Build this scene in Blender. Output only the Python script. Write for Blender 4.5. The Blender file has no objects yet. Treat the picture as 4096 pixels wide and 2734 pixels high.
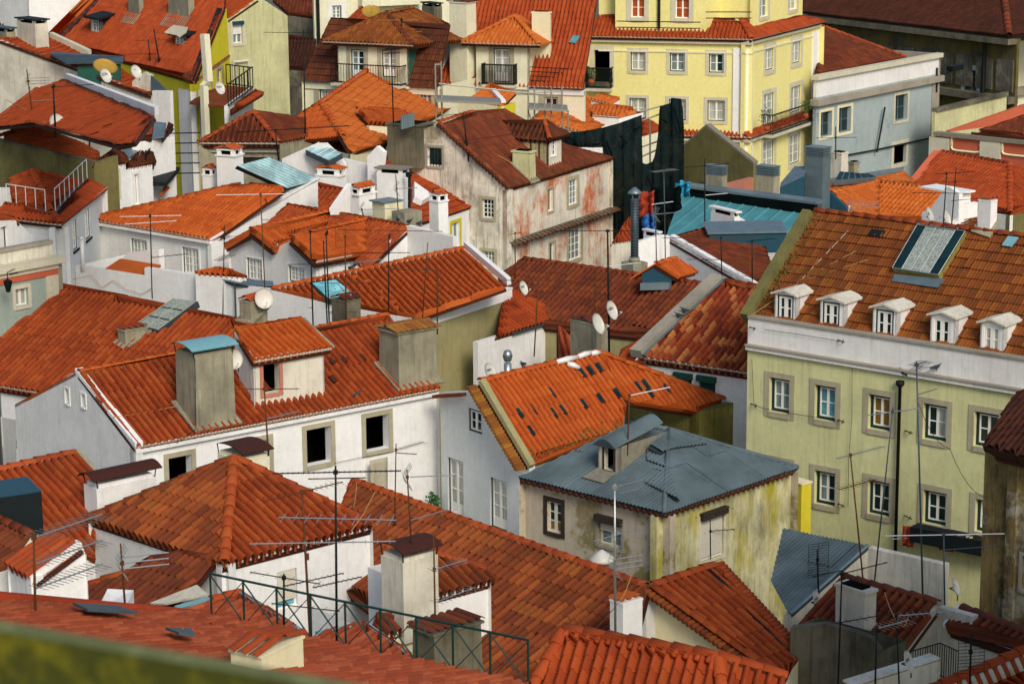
import bpy, math, random
import numpy as np
from mathutils import Vector as V, Matrix
from mathutils.geometry import tessellate_polygon
random.seed(7); rng = np.random.default_rng(7)
sc = bpy.context.scene
COL = sc.collection
rad = math.radians

# ------------------------------------------------------------------ camera, sky, sun, exposure
PITCH, ROLL, FPX, CZ = rad(12.9), rad(0.45), 9765.0, 35.0
CAM = V((0, 0, CZ))
FWD = V((0, math.cos(PITCH), -math.sin(PITCH)))
_r = V((1, 0, 0)); _u = V((0, math.sin(PITCH), math.cos(PITCH)))
RGT = _r * math.cos(ROLL) - _u * math.sin(ROLL)
UPV = _u * math.cos(ROLL) + _r * math.sin(ROLL)
cam = bpy.data.cameras.new('camera'); camo = bpy.data.objects.new('camera', cam); COL.objects.link(camo)
camo.matrix_world = Matrix(((RGT.x, UPV.x, -FWD.x, 0), (RGT.y, UPV.y, -FWD.y, 0), (RGT.z, UPV.z, -FWD.z, CZ), (0, 0, 0, 1)))
cam.sensor_width = 36.0; cam.lens = FPX / 4096 * 36.0; cam.clip_start = 0.5; cam.clip_end = 2000
cam.dof.use_dof = True; cam.dof.focus_distance = 85; cam.dof.aperture_fstop = 2.8
sc.camera = camo
SUN_AZ, SUN_EL = 160.0, 36.0         # azimuth clockwise from +Y (view direction), elevation
world = bpy.data.worlds.new('World'); sc.world = world; world.use_nodes = True
wn = world.node_tree.nodes; wn.clear()
sky = wn.new('ShaderNodeTexSky'); sky.sky_type = 'NISHITA'; sky.sun_disc = False
sky.sun_elevation = rad(SUN_EL); sky.sun_rotation = rad(SUN_AZ); sky.air_density = 1.3; sky.dust_density = 2.5; sky.ozone_density = 1.5
bg = wn.new('ShaderNodeBackground'); bg.inputs[1].default_value = 0.115
wo = wn.new('ShaderNodeOutputWorld')
world.node_tree.links.new(sky.outputs[0], bg.inputs[0]); world.node_tree.links.new(bg.outputs[0], wo.inputs[0])
sl = bpy.data.lights.new('sun', 'SUN'); sl.energy = 2.1; sl.angle = rad(20); sl.color = (1.0, 0.93, 0.80)
so = bpy.data.objects.new('sun', sl); COL.objects.link(so)
sdir = V((math.sin(rad(SUN_AZ)) * math.cos(rad(SUN_EL)), math.cos(rad(SUN_AZ)) * math.cos(rad(SUN_EL)), math.sin(rad(SUN_EL))))
so.rotation_euler = sdir.to_track_quat('Z', 'Y').to_euler()
so.location = sdir * 200
vs = sc.view_settings; vs.view_transform = 'Standard'; vs.look = 'None'; vs.exposure = 0.08; vs.gamma = 1.0; vs.use_curve_mapping = False

# ------------------------------------------------------------------ pixels of the survey crops -> rays
OX = {'1': 0, '2': 1000, '3': 2000, '4': 2996}; OY = {'a': 0, 'b': 660, 'c': 1320, 'd': 1994}
KUR = ['a1']
def K(c): KUR[0] = c
def px(p):
    c = p[2] if len(p) > 2 else KUR[0]
    if c == 'f': return p[0] * 4096 / 2349, p[1] * 4096 / 2349
    return OX[c[1]] + p[0] / 2.119, OY[c[0]] + p[1] / 2.119
def ray(p):
    x, y = px(p)
    return FWD + RGT * ((x - 2048) / FPX) - UPV * ((y - 1367) / FPX)
DS = [1.0]
def Dp(p, d): r = ray(p); return CAM + r * (d * DS[0] / r.y)
def Zp(p, z): r = ray(p); return CAM + r * ((z - CZ) / r.z)
def On(p, pl):
    r = ray(p); return CAM + r * ((pl[0] - CAM).dot(pl[1]) / r.dot(pl[1]))
def vplane(A, B): d = B - A; return (A, V((d.y, -d.x, 0)).normalized())
def Vp(p, A, B): return On(p, vplane(A, B))
def proj(P):
    d = P - CAM; f = d.dot(FWD)
    return 2048 + d.dot(RGT) / f * FPX, 1367 - d.dot(UPV) / f * FPX
def ext(P, d, p):                       # length along d from P at which the image column of pixel p is reached
    x = (px(p)[0] - 2048) / FPX; q = P - CAM
    return (x * q.dot(FWD) - q.dot(RGT)) / (d.dot(RGT) - x * d.dot(FWD))
def zat(P, p):                          # height on the vertical through P seen at the image row of pixel p
    y = (1367 - px(p)[1]) / FPX; q = P - CAM; k = V((0, 0, 1))
    return P.z + (y * q.dot(FWD) - q.dot(UPV)) / (k.dot(UPV) - y * k.dot(FWD))
def plane3(a, b, c):
    n = (b - a).cross(c - a).normalized()
    return (a, n if n.z > 0 else -n)
def slope(A, B, al, sgn=1):             # plane through level line AB rising at al degrees, away from the camera (sgn 1) or towards it
    d = (B - A); d.z = 0; d.normalize(); h = V((-d.y, d.x, 0))
    if h.y * sgn < 0: h = -h
    return (A, (V((0, 0, 1)) * math.cos(rad(al)) - h * math.sin(rad(al))))
def hdir(A, B): d = B - A; d = V((d.x, d.y, 0)); return d.normalized()
def perp(d, back=True):
    h = V((-d.y, d.x, 0)); return h if (h.y > 0) == back else -h
def at(P, z): return V((P.x, P.y, z))

# ------------------------------------------------------------------ materials
MATS = {}
def srgb(h):
    h = h.lstrip('#'); c = [int(h[i:i + 2], 16) / 255 for i in (0, 2, 4)]
    return tuple(x / 12.92 if x < .04045 else ((x + .055) / 1.055) ** 2.4 for x in c)
class NT:
    def __init__(s, name):
        m = bpy.data.materials.new(name); m.use_nodes = True; s.m = m; s.t = m.node_tree; s.t.nodes.clear()
        s.o = s.n('ShaderNodeOutputMaterial'); s.b = s.n('ShaderNodeBsdfPrincipled'); s.l(s.b.outputs[0], s.o.inputs[0])
        MATS[name] = m
    def n(s, k, **kw):
        x = s.t.nodes.new(k)
        for a, b in kw.items(): setattr(x, a, b)
        return x
    def l(s, a, b): s.t.links.new(a, b)
    def val(s, x, sock):
        if hasattr(x, 'is_linked') or hasattr(x, 'links'): s.l(x, sock)
        else: sock.default_value = x if not isinstance(x, tuple) or len(x) == 4 else (*x, 1)
    def pos(s, scale=(1, 1, 1)):
        g = s.n('ShaderNodeNewGeometry'); mp = s.n('ShaderNodeMapping'); mp.inputs['Scale'].default_value = scale
        s.l(g.outputs['Position'], mp.inputs[0]); return mp.outputs[0]
    def noise(s, vec, scale, detail=4, rough=.6):
        x = s.n('ShaderNodeTexNoise'); x.inputs['Scale'].default_value = scale; x.inputs['Detail'].default_value = detail
        x.inputs['Roughness'].default_value = rough; s.l(vec, x.inputs['Vector']); return x.outputs[0]
    def ramp(s, f, a, b):
        x = s.n('ShaderNodeMapRange'); x.inputs[1].default_value = a; x.inputs[2].default_value = b; s.l(f, x.inputs[0]); return x.outputs[0]
    def mix(s, f, a, b):
        x = s.n('ShaderNodeMix', data_type='RGBA'); s.val(f, x.inputs[0]); s.val(a, x.inputs[6]); s.val(b, x.inputs[7]); return x.outputs[2]
    def math(s, op, a, b=0.0):
        x = s.n('ShaderNodeMath', operation=op); s.val(a, x.inputs[0]); s.val(b, x.inputs[1]); return x.outputs[0]
    def bump(s, f, strength=.3, dist=.02):
        x = s.n('ShaderNodeBump'); x.inputs['Strength'].default_value = strength; x.inputs['Distance'].default_value = dist
        s.l(f, x.inputs['Height']); s.l(x.outputs[0], s.b.inputs['Normal'])
def set_rough(t, r, spec=.3):
    t.b.inputs['Roughness'].default_value = r; t.b.inputs['Specular IOR Level'].default_value = spec
def plaster(name, c, stain='#6d675a', amt=.35, streak=.3, peel=None, pth=.6, psc=.7, peel2=None, p2th=.6, rough=.9, off=0.0, soft=.07, pz=1.0):
    t = NT(name); v = t.pos(); v2 = t.pos((4.5, 4.5, .3))
    big = t.noise(v, .55 + off, 5, .62); fine = t.noise(v, 4.5, 6, .7); col = srgb(c)
    col = t.mix(t.ramp(fine, .35, .75), tuple(x * 1.0 for x in col), tuple(x * .86 for x in col))
    if peel:
        n = t.noise(t.pos((1, 1, pz)), psc, 12, .72); col = t.mix(t.ramp(n, pth - .02, pth - .02 + soft), col, srgb(peel))
    if peel2:
        n = t.noise(t.pos((1, 1, .5)), psc * 2.3 + .3, 10, .75); col = t.mix(t.ramp(n, p2th - .06, p2th + .1), col, srgb(peel2))
    a = t.math('MULTIPLY', t.ramp(big, .42, .72), amt); col = t.mix(a, col, srgb(stain))
    s2 = t.math('MULTIPLY', t.ramp(t.noise(v2, 1.6, 6, .65), .5, .8), streak); col = t.mix(s2, col, srgb(stain))
    t.l(col, t.b.inputs['Base Color']); set_rough(t, rough, .2); t.bump(t.noise(v, 16, 5, .7), .35, .015); return t.m
def plain(name, c, rough=.6, metal=0.0, var=.15, spec=.3, sc_=6):
    t = NT(name); v = t.pos(); col = srgb(c)
    col = t.mix(t.ramp(t.noise(v, sc_, 5), .3, .75), col, tuple(x * (1 - var) for x in col))
    t.l(col, t.b.inputs['Base Color']); set_rough(t, rough, spec); t.b.inputs['Metallic'].default_value = metal
    t.bump(t.noise(v, 25, 3), .15, .005); return t.m
def tilemat(name, c1, c2, c3, moss='#4a4a1c', mamt=.25, dark=.3, rough=.78, vm=.55):
    """fired clay: every tile its own tone, lichen and soot in patches"""
    t = NT(name); g = t.n('ShaderNodeNewGeometry'); oi = t.n('ShaderNodeObjectInfo')
    r = t.math('FRACT', t.math('ADD', g.outputs['Random Per Island'], t.math('MULTIPLY', oi.outputs['Random'], 7.31)))
    cr = t.n('ShaderNodeValToRGB'); e = cr.color_ramp.elements
    tn = lambda h: tuple(x * k for x, k in zip(srgb(h), (.92, .98, .85))); e[0].color = (*tn(c3), 1); e[1].color = (*tn(c2), 1); m = e.new(.5); m.color = (*tn(c1), 1)
    t.l(r, cr.inputs[0]); v = t.pos()
    col = t.mix(vm, cr.outputs[0], tn(c1)); col = t.mix(t.math('MULTIPLY', t.ramp(t.noise(v, .5, 5), .45, .75), dark), col, tuple(x * .35 for x in srgb(c3)))
    fn = t.noise(v, 9, 5, .7); col = t.mix(t.math('MULTIPLY', t.ramp(fn, .5, .8), .45), col, tuple(x * .5 for x in srgb(c1)))
    md = t.math('MULTIPLY', t.ramp(t.noise(v, 2.3, 6, .7), .56, .68), mamt); col = t.mix(md, col, srgb(moss))
    t.l(col, t.b.inputs['Base Color']); set_rough(t, rough, .25); t.bump(t.noise(v, 30, 3), .25, .006); return t.m
def glass(name, c, curtain=False, rough=.08):
    t = NT(name); v = t.pos((9, 9, .7)); col = srgb(c)
    if curtain: col = t.mix(t.ramp(t.noise(v, 1.5, 3), .4, .65), col, tuple(x * .55 for x in col))
    else: col = t.mix(t.ramp(t.noise(t.pos(), 1.2, 3), .4, .7), col, tuple(x * 2.2 for x in col))
    t.val(col, t.b.inputs['Base Color']); set_rough(t, rough, .5)
    t.bump(t.noise(t.pos(), 1.5, 2), .08, .02)
    return t.m

plaster('white', '#f1f0ee', '#98958c', .25, .3)
plaster('white_clean', '#f7f6f4', '#a8a59d', .16, .2)
plaster('white_grey', '#ecebe9', '#94918b', .25, .3)  # greyer white; puts shade into left-facing walls of white houses
plaster('white_stained', '#e2dccb', '#6f6a58', .5, .55, peel='#b7ad94', pth=.66, psc=.9)
plaster('cream', '#eee6c0', '#a79c76', .2, .2)
plaster('cream_pale', '#ece8cb', '#a29a80', .25, .25)
plaster('green_pale', '#dbdaa4', '#8d8b66', .3, .4)
plaster('olive_wall', '#a79f72', '#6b6648', .45, .45)
plaster('olive_dark', '#7c7648', '#2f2e22', .6, .5)
plaster('lime_wall', '#d3d09f', '#77745a', .5, .65)
plaster('yellow', '#f4ea9c', '#b5a558', .1, .1)
plaster('yellow_deep', '#ddcd3a', '#a89420', .2, .2)
plaster('yellow_house', '#d0c42f', '#8a8428', .25, .3)
plaster('tin_yellow', '#e2dcb2', '#5d5a40', .5, .65, peel='#bcae3c', pth=.50, psc=.8, peel2='#a5a07c', p2th=.56, soft=.16, pz=.45)
plaster('tin_grey', '#c9bea8', '#6d6350', .45, .45, peel='#948a5a', pth=.52, psc=.55, peel2='#b3a792', p2th=.58, soft=.05)
plaster('old_white', '#ece5d3', '#2b2822', .7, .95, peel='#c4b698', pth=.56, psc=.7, peel2='#7d7564', p2th=.62)
plaster('old_pink', '#eee6d4', '#5f5648', .35, .5, peel='#cc6f40', pth=.50, psc=.5, peel2='#d8ccb4', p2th=.60, soft=.12, pz=.7)
plaster('blue_grey', '#a9b6b7', '#6c7a7c', .3, .3, peel='#7f9297', pth=.6, psc=.35)
plaster('house_blue', '#dde2e2', '#98a1a3', .2, .25)
plaster('stone', '#b5ad92', '#6e6a58', .4, .35)
plaster('stone_grey', '#a79f90', '#5d584f', .4, .35)
plaster('stone_light', '#d5cfb8', '#8e876f', .3, .3)
plaster('cement', '#a39d86', '#3c3930', .6, .65, peel='#c3bda8', pth=.62, psc=1.2)
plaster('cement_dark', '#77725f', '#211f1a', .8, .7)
plaster('decay', '#8a774c', '#15130f', .8, .8, peel='#a9a392', pth=.54, psc=.6, peel2='#3a352a', p2th=.55, soft=.06)
plaster('moss_block', '#9a8f4a', '#1d1b12', .6, .75, peel='#b0a66a', pth=.55, psc=.9)
plaster('moss_wall', '#4a4e1a', '#262c12', .45, .2, peel='#9c921c', pth=.5, psc=5.0, soft=.25)
plaster('coping_moss', '#6f7850', '#3f4a38', .7, .3, peel='#8f9468', pth=.5, psc=9.0, soft=.2)
plaster('salmon', '#c8664a', '#8a4634', .25, .2)
plaster('red_paint', '#a83f22', '#6d2a18', .4, .4)
plaster('pink_wall', '#c5806a', '#8a5a4a', .4, .4)
plaster('dark_stone', '#6b675b', '#121212', .8, .7, peel='#8a8470', pth=.55, psc=.6)
plaster('dark_yellow', '#6d6230', '#232117', .6, .6, peel='#5c594d', pth=.52, psc=.5)
plaster('turquoise', '#a3b3a8', '#6d7a72', .4, .3)
plaster('green_cladding', '#2f5f52', '#1d3a34', .3, .4)
plaster('ground', '#6d675c', '#3c3933', .5, .2)
plain('white_paint', '#f2f0ea', .45, 0, .06)
plain('frame_dark', '#12322e', .5, 0, .2)
plain('iron', '#101817', .6, .2, .3)
plain('green_iron', '#0c3531', .5, .1, .25)
plain('zinc', '#7f929a', .45, .55, .25, sc_=3)
plain('zinc_dark', '#4a5a62', .5, .4, .3, sc_=3)
plain('teal_metal', '#5aa0a8', .5, .25, .3, sc_=1.0)
plain('light_blue', '#7fb4bd', .5, .1, .15)
plain('blue_box', '#1f4a5c', .5, .1, .2)
plain('tin', '#66777c', .7, .12, .55, sc_=.9)
plain('steel', '#b9bdbd', .35, .8, .15)
plain('rust', '#6a4023', .8, .2, .4, sc_=14)
plain('rust_sheet', '#4a251b', .85, .1, .35, sc_=10)
plain('rib_metal', '#b9ad84', .7, .1, .4, sc_=4)
plain('slate', '#101b1f', .7, .05, .3)
plain('net', '#0b1617', .95, 0, .6, .05, sc_=1.5)
plain('bar_white', '#e9e9e6', .5, .1, .05)
plain('dish', '#d9d6cb', .5, .05, .1)
plain('dish_tan', '#b58f3a', .6, .1, .2)
plain('letter', '#222428', .6)
plain('letter_blue', '#3b7fb0', .6)
plain('black_hole', '#050909', .95, 0, .3, .05)  # near black, stands in for the unlit depth of openings
plain('shutter', '#ded8c8', .7, 0, .1)
plain('shutter_green', '#16483c', .6, 0, .25)
plain('wood_dark', '#3c332a', .8, 0, .4)
plain('concrete_slab', '#8e8878', .9, 0, .35)
plain('lime_board', '#7fbf3f', .7, 0, .1)
plain('red_plastic', '#b41a14', .4, 0, .1)
plain('green_plastic', '#3f9a2a', .4, 0, .1)
plain('teal_cloth', '#3f9a8a', .9, 0, .2)
plain('blue_tarp', '#2f9fc6', .6, 0, .25)
plain('blue_cloth', '#2f6fb8', .8, 0, .25)
plain('red_cloth', '#a8402a', .9, 0, .3)
plain('beige_cloth', '#b8b09a', .9, 0, .2)
plain('orange_pipe', '#d5621f', .6)
plain('cable_tan', '#b98f5e', .8)
plain('cable_dark', '#1c1f20', .8)
plain('scaffold', '#a8a598', .5, .6, .2)
plain('pigeon', '#3a4650', .8, 0, .4, sc_=20)
plain('leaf', '#2c6a26', .7, 0, .45, sc_=9)
plain('leaf_dry', '#6d6632', .9, 0, .4)
plain('terracotta', '#a8502c', .8, 0, .2)
plain('yellow_board', '#d9c92a', .7, 0, .15)
plain('mortar', '#d9d0bd', .95, 0, .25)
plain('lichen', '#8a7a2c', 1, 0, .4)
plain('curtain_orange', '#b85a2a', .9, 0, .3)
glass('glass_dark', '#0c2426'); glass('glass_blue', '#4f7f8c'); glass('glass_curtain', '#b9bdb4', True, .2)
glass('glass_grey', '#7d8f90', True, .15); glass('glass_orange', '#b4552a', True, .3); glass('glass_roof', '#86a6aa', False, .3)
glass('glass_dusty', '#a3aea6', True, .25); glass('glass_teal', '#6fb4b8', False, .1); glass('glass_brown', '#8a6a2c', True, .3)
t_ = NT('net_mesh'); v_ = t_.pos(); n_ = t_.noise(v_, 1.2, 6, .7); t_.val(t_.mix(n_, srgb('#0a1314'), srgb('#1a2a2b')), t_.b.inputs['Base Color']); set_rough(t_, .95, .05); t_.l(t_.math('ADD', t_.math('MULTIPLY', t_.ramp(n_, .35, .6), .16), .84), t_.b.inputs['Alpha'])
tilemat('tile_orange', '#bd5420', '#cd6b2d', '#a24419', mamt=.12, dark=.2)
tilemat('tile_new', '#c9652a', '#d67d3c', '#b9551f', mamt=.06, dark=.1)
tilemat('tile_red', '#a8431d', '#ba5527', '#8a3317', mamt=.15, dark=.3)
tilemat('tile_mid', '#a4441f', '#bb5e2b', '#7a3018', mamt=.22, dark=.4)
tilemat('tile_old', '#8a3f20', '#b2602c', '#4d2417', mamt=.4, dark=.5, vm=.5)
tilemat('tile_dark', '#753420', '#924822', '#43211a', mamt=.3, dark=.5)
tilemat('tile_flat', '#8a471e', '#ab6526', '#4f2a15', mamt=.4, dark=.5)
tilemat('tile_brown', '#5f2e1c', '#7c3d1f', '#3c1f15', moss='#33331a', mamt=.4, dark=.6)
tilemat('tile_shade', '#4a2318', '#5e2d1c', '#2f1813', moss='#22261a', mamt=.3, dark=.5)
tilemat('tile_varied', '#9c3d20', '#c9804a', '#6a2a1c', moss='#4f5348', mamt=.35, dark=.3, vm=.15)
tilemat('tile_brick', '#a0622c', '#c08a3c', '#6b3a20', moss='#5a4a22', mamt=.3, dark=.4)
tilemat('tile_salmon', '#a5492c', '#b96040', '#8a3b24', moss='#5f3a24', mamt=.5, dark=.4, vm=.3)

# ------------------------------------------------------------------ mesh helpers
class MB:
    def __init__(s): s.v = []; s.f = []
    def add(s, vs, fs):
        k = len(s.v); s.v += [tuple(x) for x in vs]; s.f += [tuple(i + k for i in f) for f in fs]; return s
    def hexa(s, c):                     # 8 corners: 0-3 one face, 4-7 the opposite face
        return s.add(c, [(0, 1, 2, 3), (7, 6, 5, 4), (0, 4, 5, 1), (1, 5, 6, 2), (2, 6, 7, 3), (3, 7, 4, 0)])
    def box(s, o, a, b, c): return s.hexa([o, o + a, o + a + b, o + b, o + c, o + a + c, o + a + b + c, o + b + c])
    def abox(s, c, dx, dy, dz, sx, sy, sz):
        a, b, e = dx * sx, dy * sy, dz * sz; return s.box(c - a / 2 - b / 2, a, b, e)
    def prism(s, poly, vec):
        n = len(poly); vs = list(poly) + [p + vec for p in poly]
        return s.add(vs, [tuple(range(n)), tuple(range(2 * n - 1, n - 1, -1))] + [(i, i + n, (i + 1) % n + n, (i + 1) % n) for i in range(n)])
    def tube(s, pts, r, n=5, cap=True):
        rings = []
        for i, p in enumerate(pts):
            d = (pts[min(i + 1, len(pts) - 1)] - pts[max(i - 1, 0)]).normalized()
            a = d.cross(V((0, 0, 1))); a = a.normalized() if a.length > .05 else V((1, 0, 0)); b = d.cross(a).normalized()
            rr = r[i] if isinstance(r, (list, tuple)) else r
            rings.append([p + a * (rr * math.cos(6.2832 * k / n)) + b * (rr * math.sin(6.2832 * k / n)) for k in range(n)])
        k0 = len(s.v); s.v += [tuple(x) for q in rings for x in q]
        for i in range(len(pts) - 1):
            for k in range(n):
                a, b = k0 + i * n + k, k0 + i * n + (k + 1) % n; s.f.append((a, b, b + n, a + n))
        if cap: s.f.append(tuple(range(k0 + n - 1, k0 - 1, -1))); s.f.append(tuple(range(k0 + (len(pts) - 1) * n, k0 + len(pts) * n)))
        return s
    def build(s, name, m, parent, smooth=False):
        me = bpy.data.meshes.new(name); me.from_pydata(s.v, [], s.f); me.update(); fixn(me)
        if smooth: me.polygons.foreach_set('use_smooth', [True] * len(me.polygons))
        return link(name, me, m, parent)
def fixn(me): pass
def link(name, me, m, parent):
    if m: 
        if not me.materials: me.materials.append(MATS[m])
    o = bpy.data.objects.new(name, me); COL.objects.link(o)
    if parent is not None:
        o.parent = parent
        if parent.type == 'EMPTY': o.matrix_parent_inverse = Matrix.Translation(-parent.location)
    return o
def tag(o, label, cat, group=None, kind=None):
    if label: o['label'] = label
    if cat: o['category'] = cat
    if group: o['group'] = group
    if kind: o['kind'] = kind
    return o
def thing(name, label, cat, base, group=None):
    o = bpy.data.objects.new(name, None); o.empty_display_size = .3; COL.objects.link(o); o.location = base
    if name.endswith(('wall', 'roof')): o['kind'] = 'thing'
    return tag(o, label, cat, group)
ZB = 3.0
def house(label, base, name='house', cat='house', group='houses of the hillside quarter'):
    return thing(name, label, cat, V((base.x, base.y, ZB)), group)

# ------------------------------------------------------------------ walls with real openings, windows
Z1 = V((0, 0, 1))
def S(**k): return k
CAS = S(rows=2, cols=2, fr='white_paint', pane='glass_curtain', sw=.16, sm='stone_light', outer='frame_dark')
def st(base=CAS, **k): d = dict(base); d.update(k); return d
def wall(H, A, B, wins=(), m='white', zb=ZB, top=(), name='wall', inset=0.0, sur_mat=None):
    """vertical wall from A to B (tops), extra top points run from B to A; wins: (x0,y0,x1,y1,style) in pixels"""
    u = hdir(A, B); n = V((u.y, -u.x, 0))
    if n.dot(CAM - A) < 0: n = -n
    A2, B2 = A - n * inset, B - n * inset
    def co(P): return ((P - A2).dot(u), P.z)
    outer = [(0, zb), ((B2 - A2).dot(u), zb)] + [co(B2)] + [co(P - n * inset) for P in top] + [co(A2)]
    holes = []
    for w in wins:
        c = w[5] if len(w) > 5 else KUR[0]
        p, q = On((w[0], w[1], c), (A2, n)), On((w[2], w[3], c[:] if len(w) < 7 else w[6]), (A2, n))
        (s0, z1), (s1, z0) = co(p), co(q)
        if s1 < s0: s0, s1 = s1, s0
        holes.append((s0, s1, z0, z1, w[4]))
    loops = [[V((a, b, 0)) for a, b in outer]]; flat = list(outer)
    for s0, s1, z0, z1, _ in holes:
        q = [(s0, z0), (s0, z1), (s1, z1), (s1, z0)]; loops.append([V((a, b, 0)) for a, b in q]); flat += q
    tris = tessellate_polygon(loops)
    P3 = lambda s_, z_, d=0.0: V((A2.x + u.x * s_ - n.x * d, A2.y + u.y * s_ - n.y * d, z_))
    mb = MB(); mb.add([P3(a, b) for a, b in flat], tris)
    ot = len(outer); mb.add([P3(a, b) for a, b in outer] + [P3(a, b, .25) for a, b in outer], [(i, (i + 1) % ot, ot + (i + 1) % ot, ot + i) for i in range(ot)])
    for s0, s1, z0, z1, s_ in holes:
        rd = s_.get('rd', .16); q = [(s0, z0), (s0, z1), (s1, z1), (s1, z0)]
        mb.add([P3(a, b) for a, b in q] + [P3(a, b, rd + .05) for a, b in q], [(i, (i + 1) % 4, 4 + (i + 1) % 4, 4 + i) for i in range(4)])
    wo_ = mb.build(name, m, H)
    for h in holes: window(H, P3, *h)
    return wo_
def window(H, P3, s0, s1, z0, z1, d):
    rd = d.get('rd', .16)
    def bx(mb, a, b, c, e, d0, d1): mb.hexa([P3(a, c, d0), P3(b, c, d0), P3(b, e, d0), P3(a, e, d0), P3(a, c, d1), P3(b, c, d1), P3(b, e, d1), P3(a, e, d1)])
    if d.get('open'):
        mb = MB(); im = d.get('im', .3); dp = d.get('dp', 1.6); c = [P3(s0 - im, z0 - im, rd + .05), P3(s1 + im, z0 - im, rd + .05), P3(s1 + im, z1 + im, rd + .05), P3(s0 - im, z1 + im, rd + .05)]
        b = [P3(s0 - im, z0 - im, dp), P3(s1 + im, z0 - im, dp), P3(s1 + im, z1 + im, dp), P3(s0 - im, z1 + im, dp)]
        mb.add(c + b, [(4, 5, 6, 7), (0, 1, 5, 4), (1, 2, 6, 5), (2, 3, 7, 6), (3, 0, 4, 7)]); W = mb.build('window', 'black_hole', H)  # room walls painted near black in place of real darkness
    else:
        mb = MB(); f = d.get('fw', .055); a, b, c, e = s0, s1, z0, z1
        if d.get('outer'):
            ow = d.get('ow', .06); om = MB()
            for q in ((a, a + ow, c, e), (b - ow, b, c, e), (a + ow, b - ow, e - ow, e), (a + ow, b - ow, c, c + ow)): bx(om, *q, rd - .05, rd + .04)
            a, b, c, e = a + ow, b - ow, c + ow, e - ow
        for q in ((a, a + f, c, e), (b - f, b, c, e), (a + f, b - f, e - f, e), (a + f, b - f, c, c + f)): bx(mb, *q, rd - .03, rd + .03)
        nc, nr = d.get('cols', 2), d.get('rows', 2); bar = d.get('bar', .035)
        a, b, c, e = a + f, b - f, c + f, e - f; cells = []; op = d.get('ajar')
        for i in range(1, nc):
            x = a + (b - a) * i / nc; k = f if (nc == 2 or (nc == 4 and i == 2)) else bar / 2 * 1.2; bx(mb, x - k, x + k, c, e, rd - .025, rd + .025)
        lo = d.get('kick', 0) * (e - c)
        if lo: bx(mb, a, b, c, c + lo, rd - .02, rd + .02)
        for j in range(1, nr):
            y = c + lo + (e - c - lo) * j / nr; bx(mb, a, b, y - bar / 2, y + bar / 2, rd - .02, rd + .02)
        W = mb.build('window', d.get('fr', 'white_paint'), H)
        if d.get('outer'): om.build('outer_frame', d['outer'], W)
        pm = d.get('pane', 'glass_dark')
        for i in range(nc):
            for j in range(nr):
                x0, x1 = a + (b - a) * i / nc, a + (b - a) * (i + 1) / nc; y0, y1 = c + lo + (e - c - lo) * j / nr, c + lo + (e - c - lo) * (j + 1) / nr
                q = MB(); bx(q, x0, x1, y0, y1, rd + .005, rd + .015); pmm = pm if isinstance(pm, str) else pm[(i + j * nc) % len(pm)]
                q.build('pane', pmm, W)
    sw = d.get('sw', 0)
    if sw:
        q = MB(); k = -.03; sm = d.get('sm', 'stone')
        bx(q, s0 - sw, s0 - .001, z0 - sw * .9, z1 + sw, k, .05); bx(q, s1 + .001, s1 + sw, z0 - sw * .9, z1 + sw, k, .05)
        bx(q, s0, s1, z1 + .001, z1 + sw, k + .004, .05); bx(q, s0, s1, z0 - sw * .9, z0 - .001, k - .03, .05); q.build('surround', sm, W)
    if d.get('sill'):
        q = MB(); bx(q, s0 - .06, s1 + .06, z0 - .09, z0 - .002, -.07, .1); q.build('sill', d['sill'], W)
    if d.get('blind'):
        q = MB(); h = (z1 - z0) * d['blind']; n = max(3, int(h / .07))
        for i in range(n):
            y = z1 - h * (i + 1) / n; bx(q, s0 + .03, s1 - .03, y + .006, y + h / n - .004, rd - .09, rd - .06)
        q.build('blind', d.get('blind_mat', 'shutter'), W)
    if d.get('box'):
        q = MB(); bx(q, s0 - .05, s1 + .05, z1 - .06, z1 + .16, -.16, .04); q.build('shutter_box', d['box'], W)
    if d.get('bars'):
        q = MB()
        for i in range(1, 5): x = s0 + (s1 - s0) * i / 5; bx(q, x - .012, x + .012, z0, z1, .03, .055)
        bx(q, s0, s1, (z0 + z1) / 2 - .015, (z0 + z1) / 2 + .015, .02, .03); q.build('grille', 'iron', W)
    return W
def shell(H, pts, m='white_grey', zb=ZB, name='rear_wall'):
    mb = MB()
    for a, b in zip(pts, pts[1:]): mb.add([at(a, zb), at(b, zb), b, a], [(0, 1, 2, 3)])
    return mb.build(name, m, H)
def band(H, A, B, h0, h1, out, m, name='cornice', thick=.3, ends=0.0):
    """moulding along the wall A-B between heights h0..h1 (relative to A.z), standing out by out"""
    u = hdir(A, B); n = V((u.y, -u.x, 0)); n = n if n.dot(CAM - A) > 0 else -n
    a, b = A - u * ends, B + u * ends
    mb = MB(); mb.hexa([at(a, A.z + h0) + n * out, at(b, B.z + h0) + n * out, at(b, B.z + h1) + n * out, at(a, A.z + h1) + n * out,
                        at(a, A.z + h0) - n * thick, at(b, B.z + h0) - n * thick, at(b, B.z + h1) - n * thick, at(a, A.z + h1) - n * thick])
    return mb.build(name, m, H)

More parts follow.
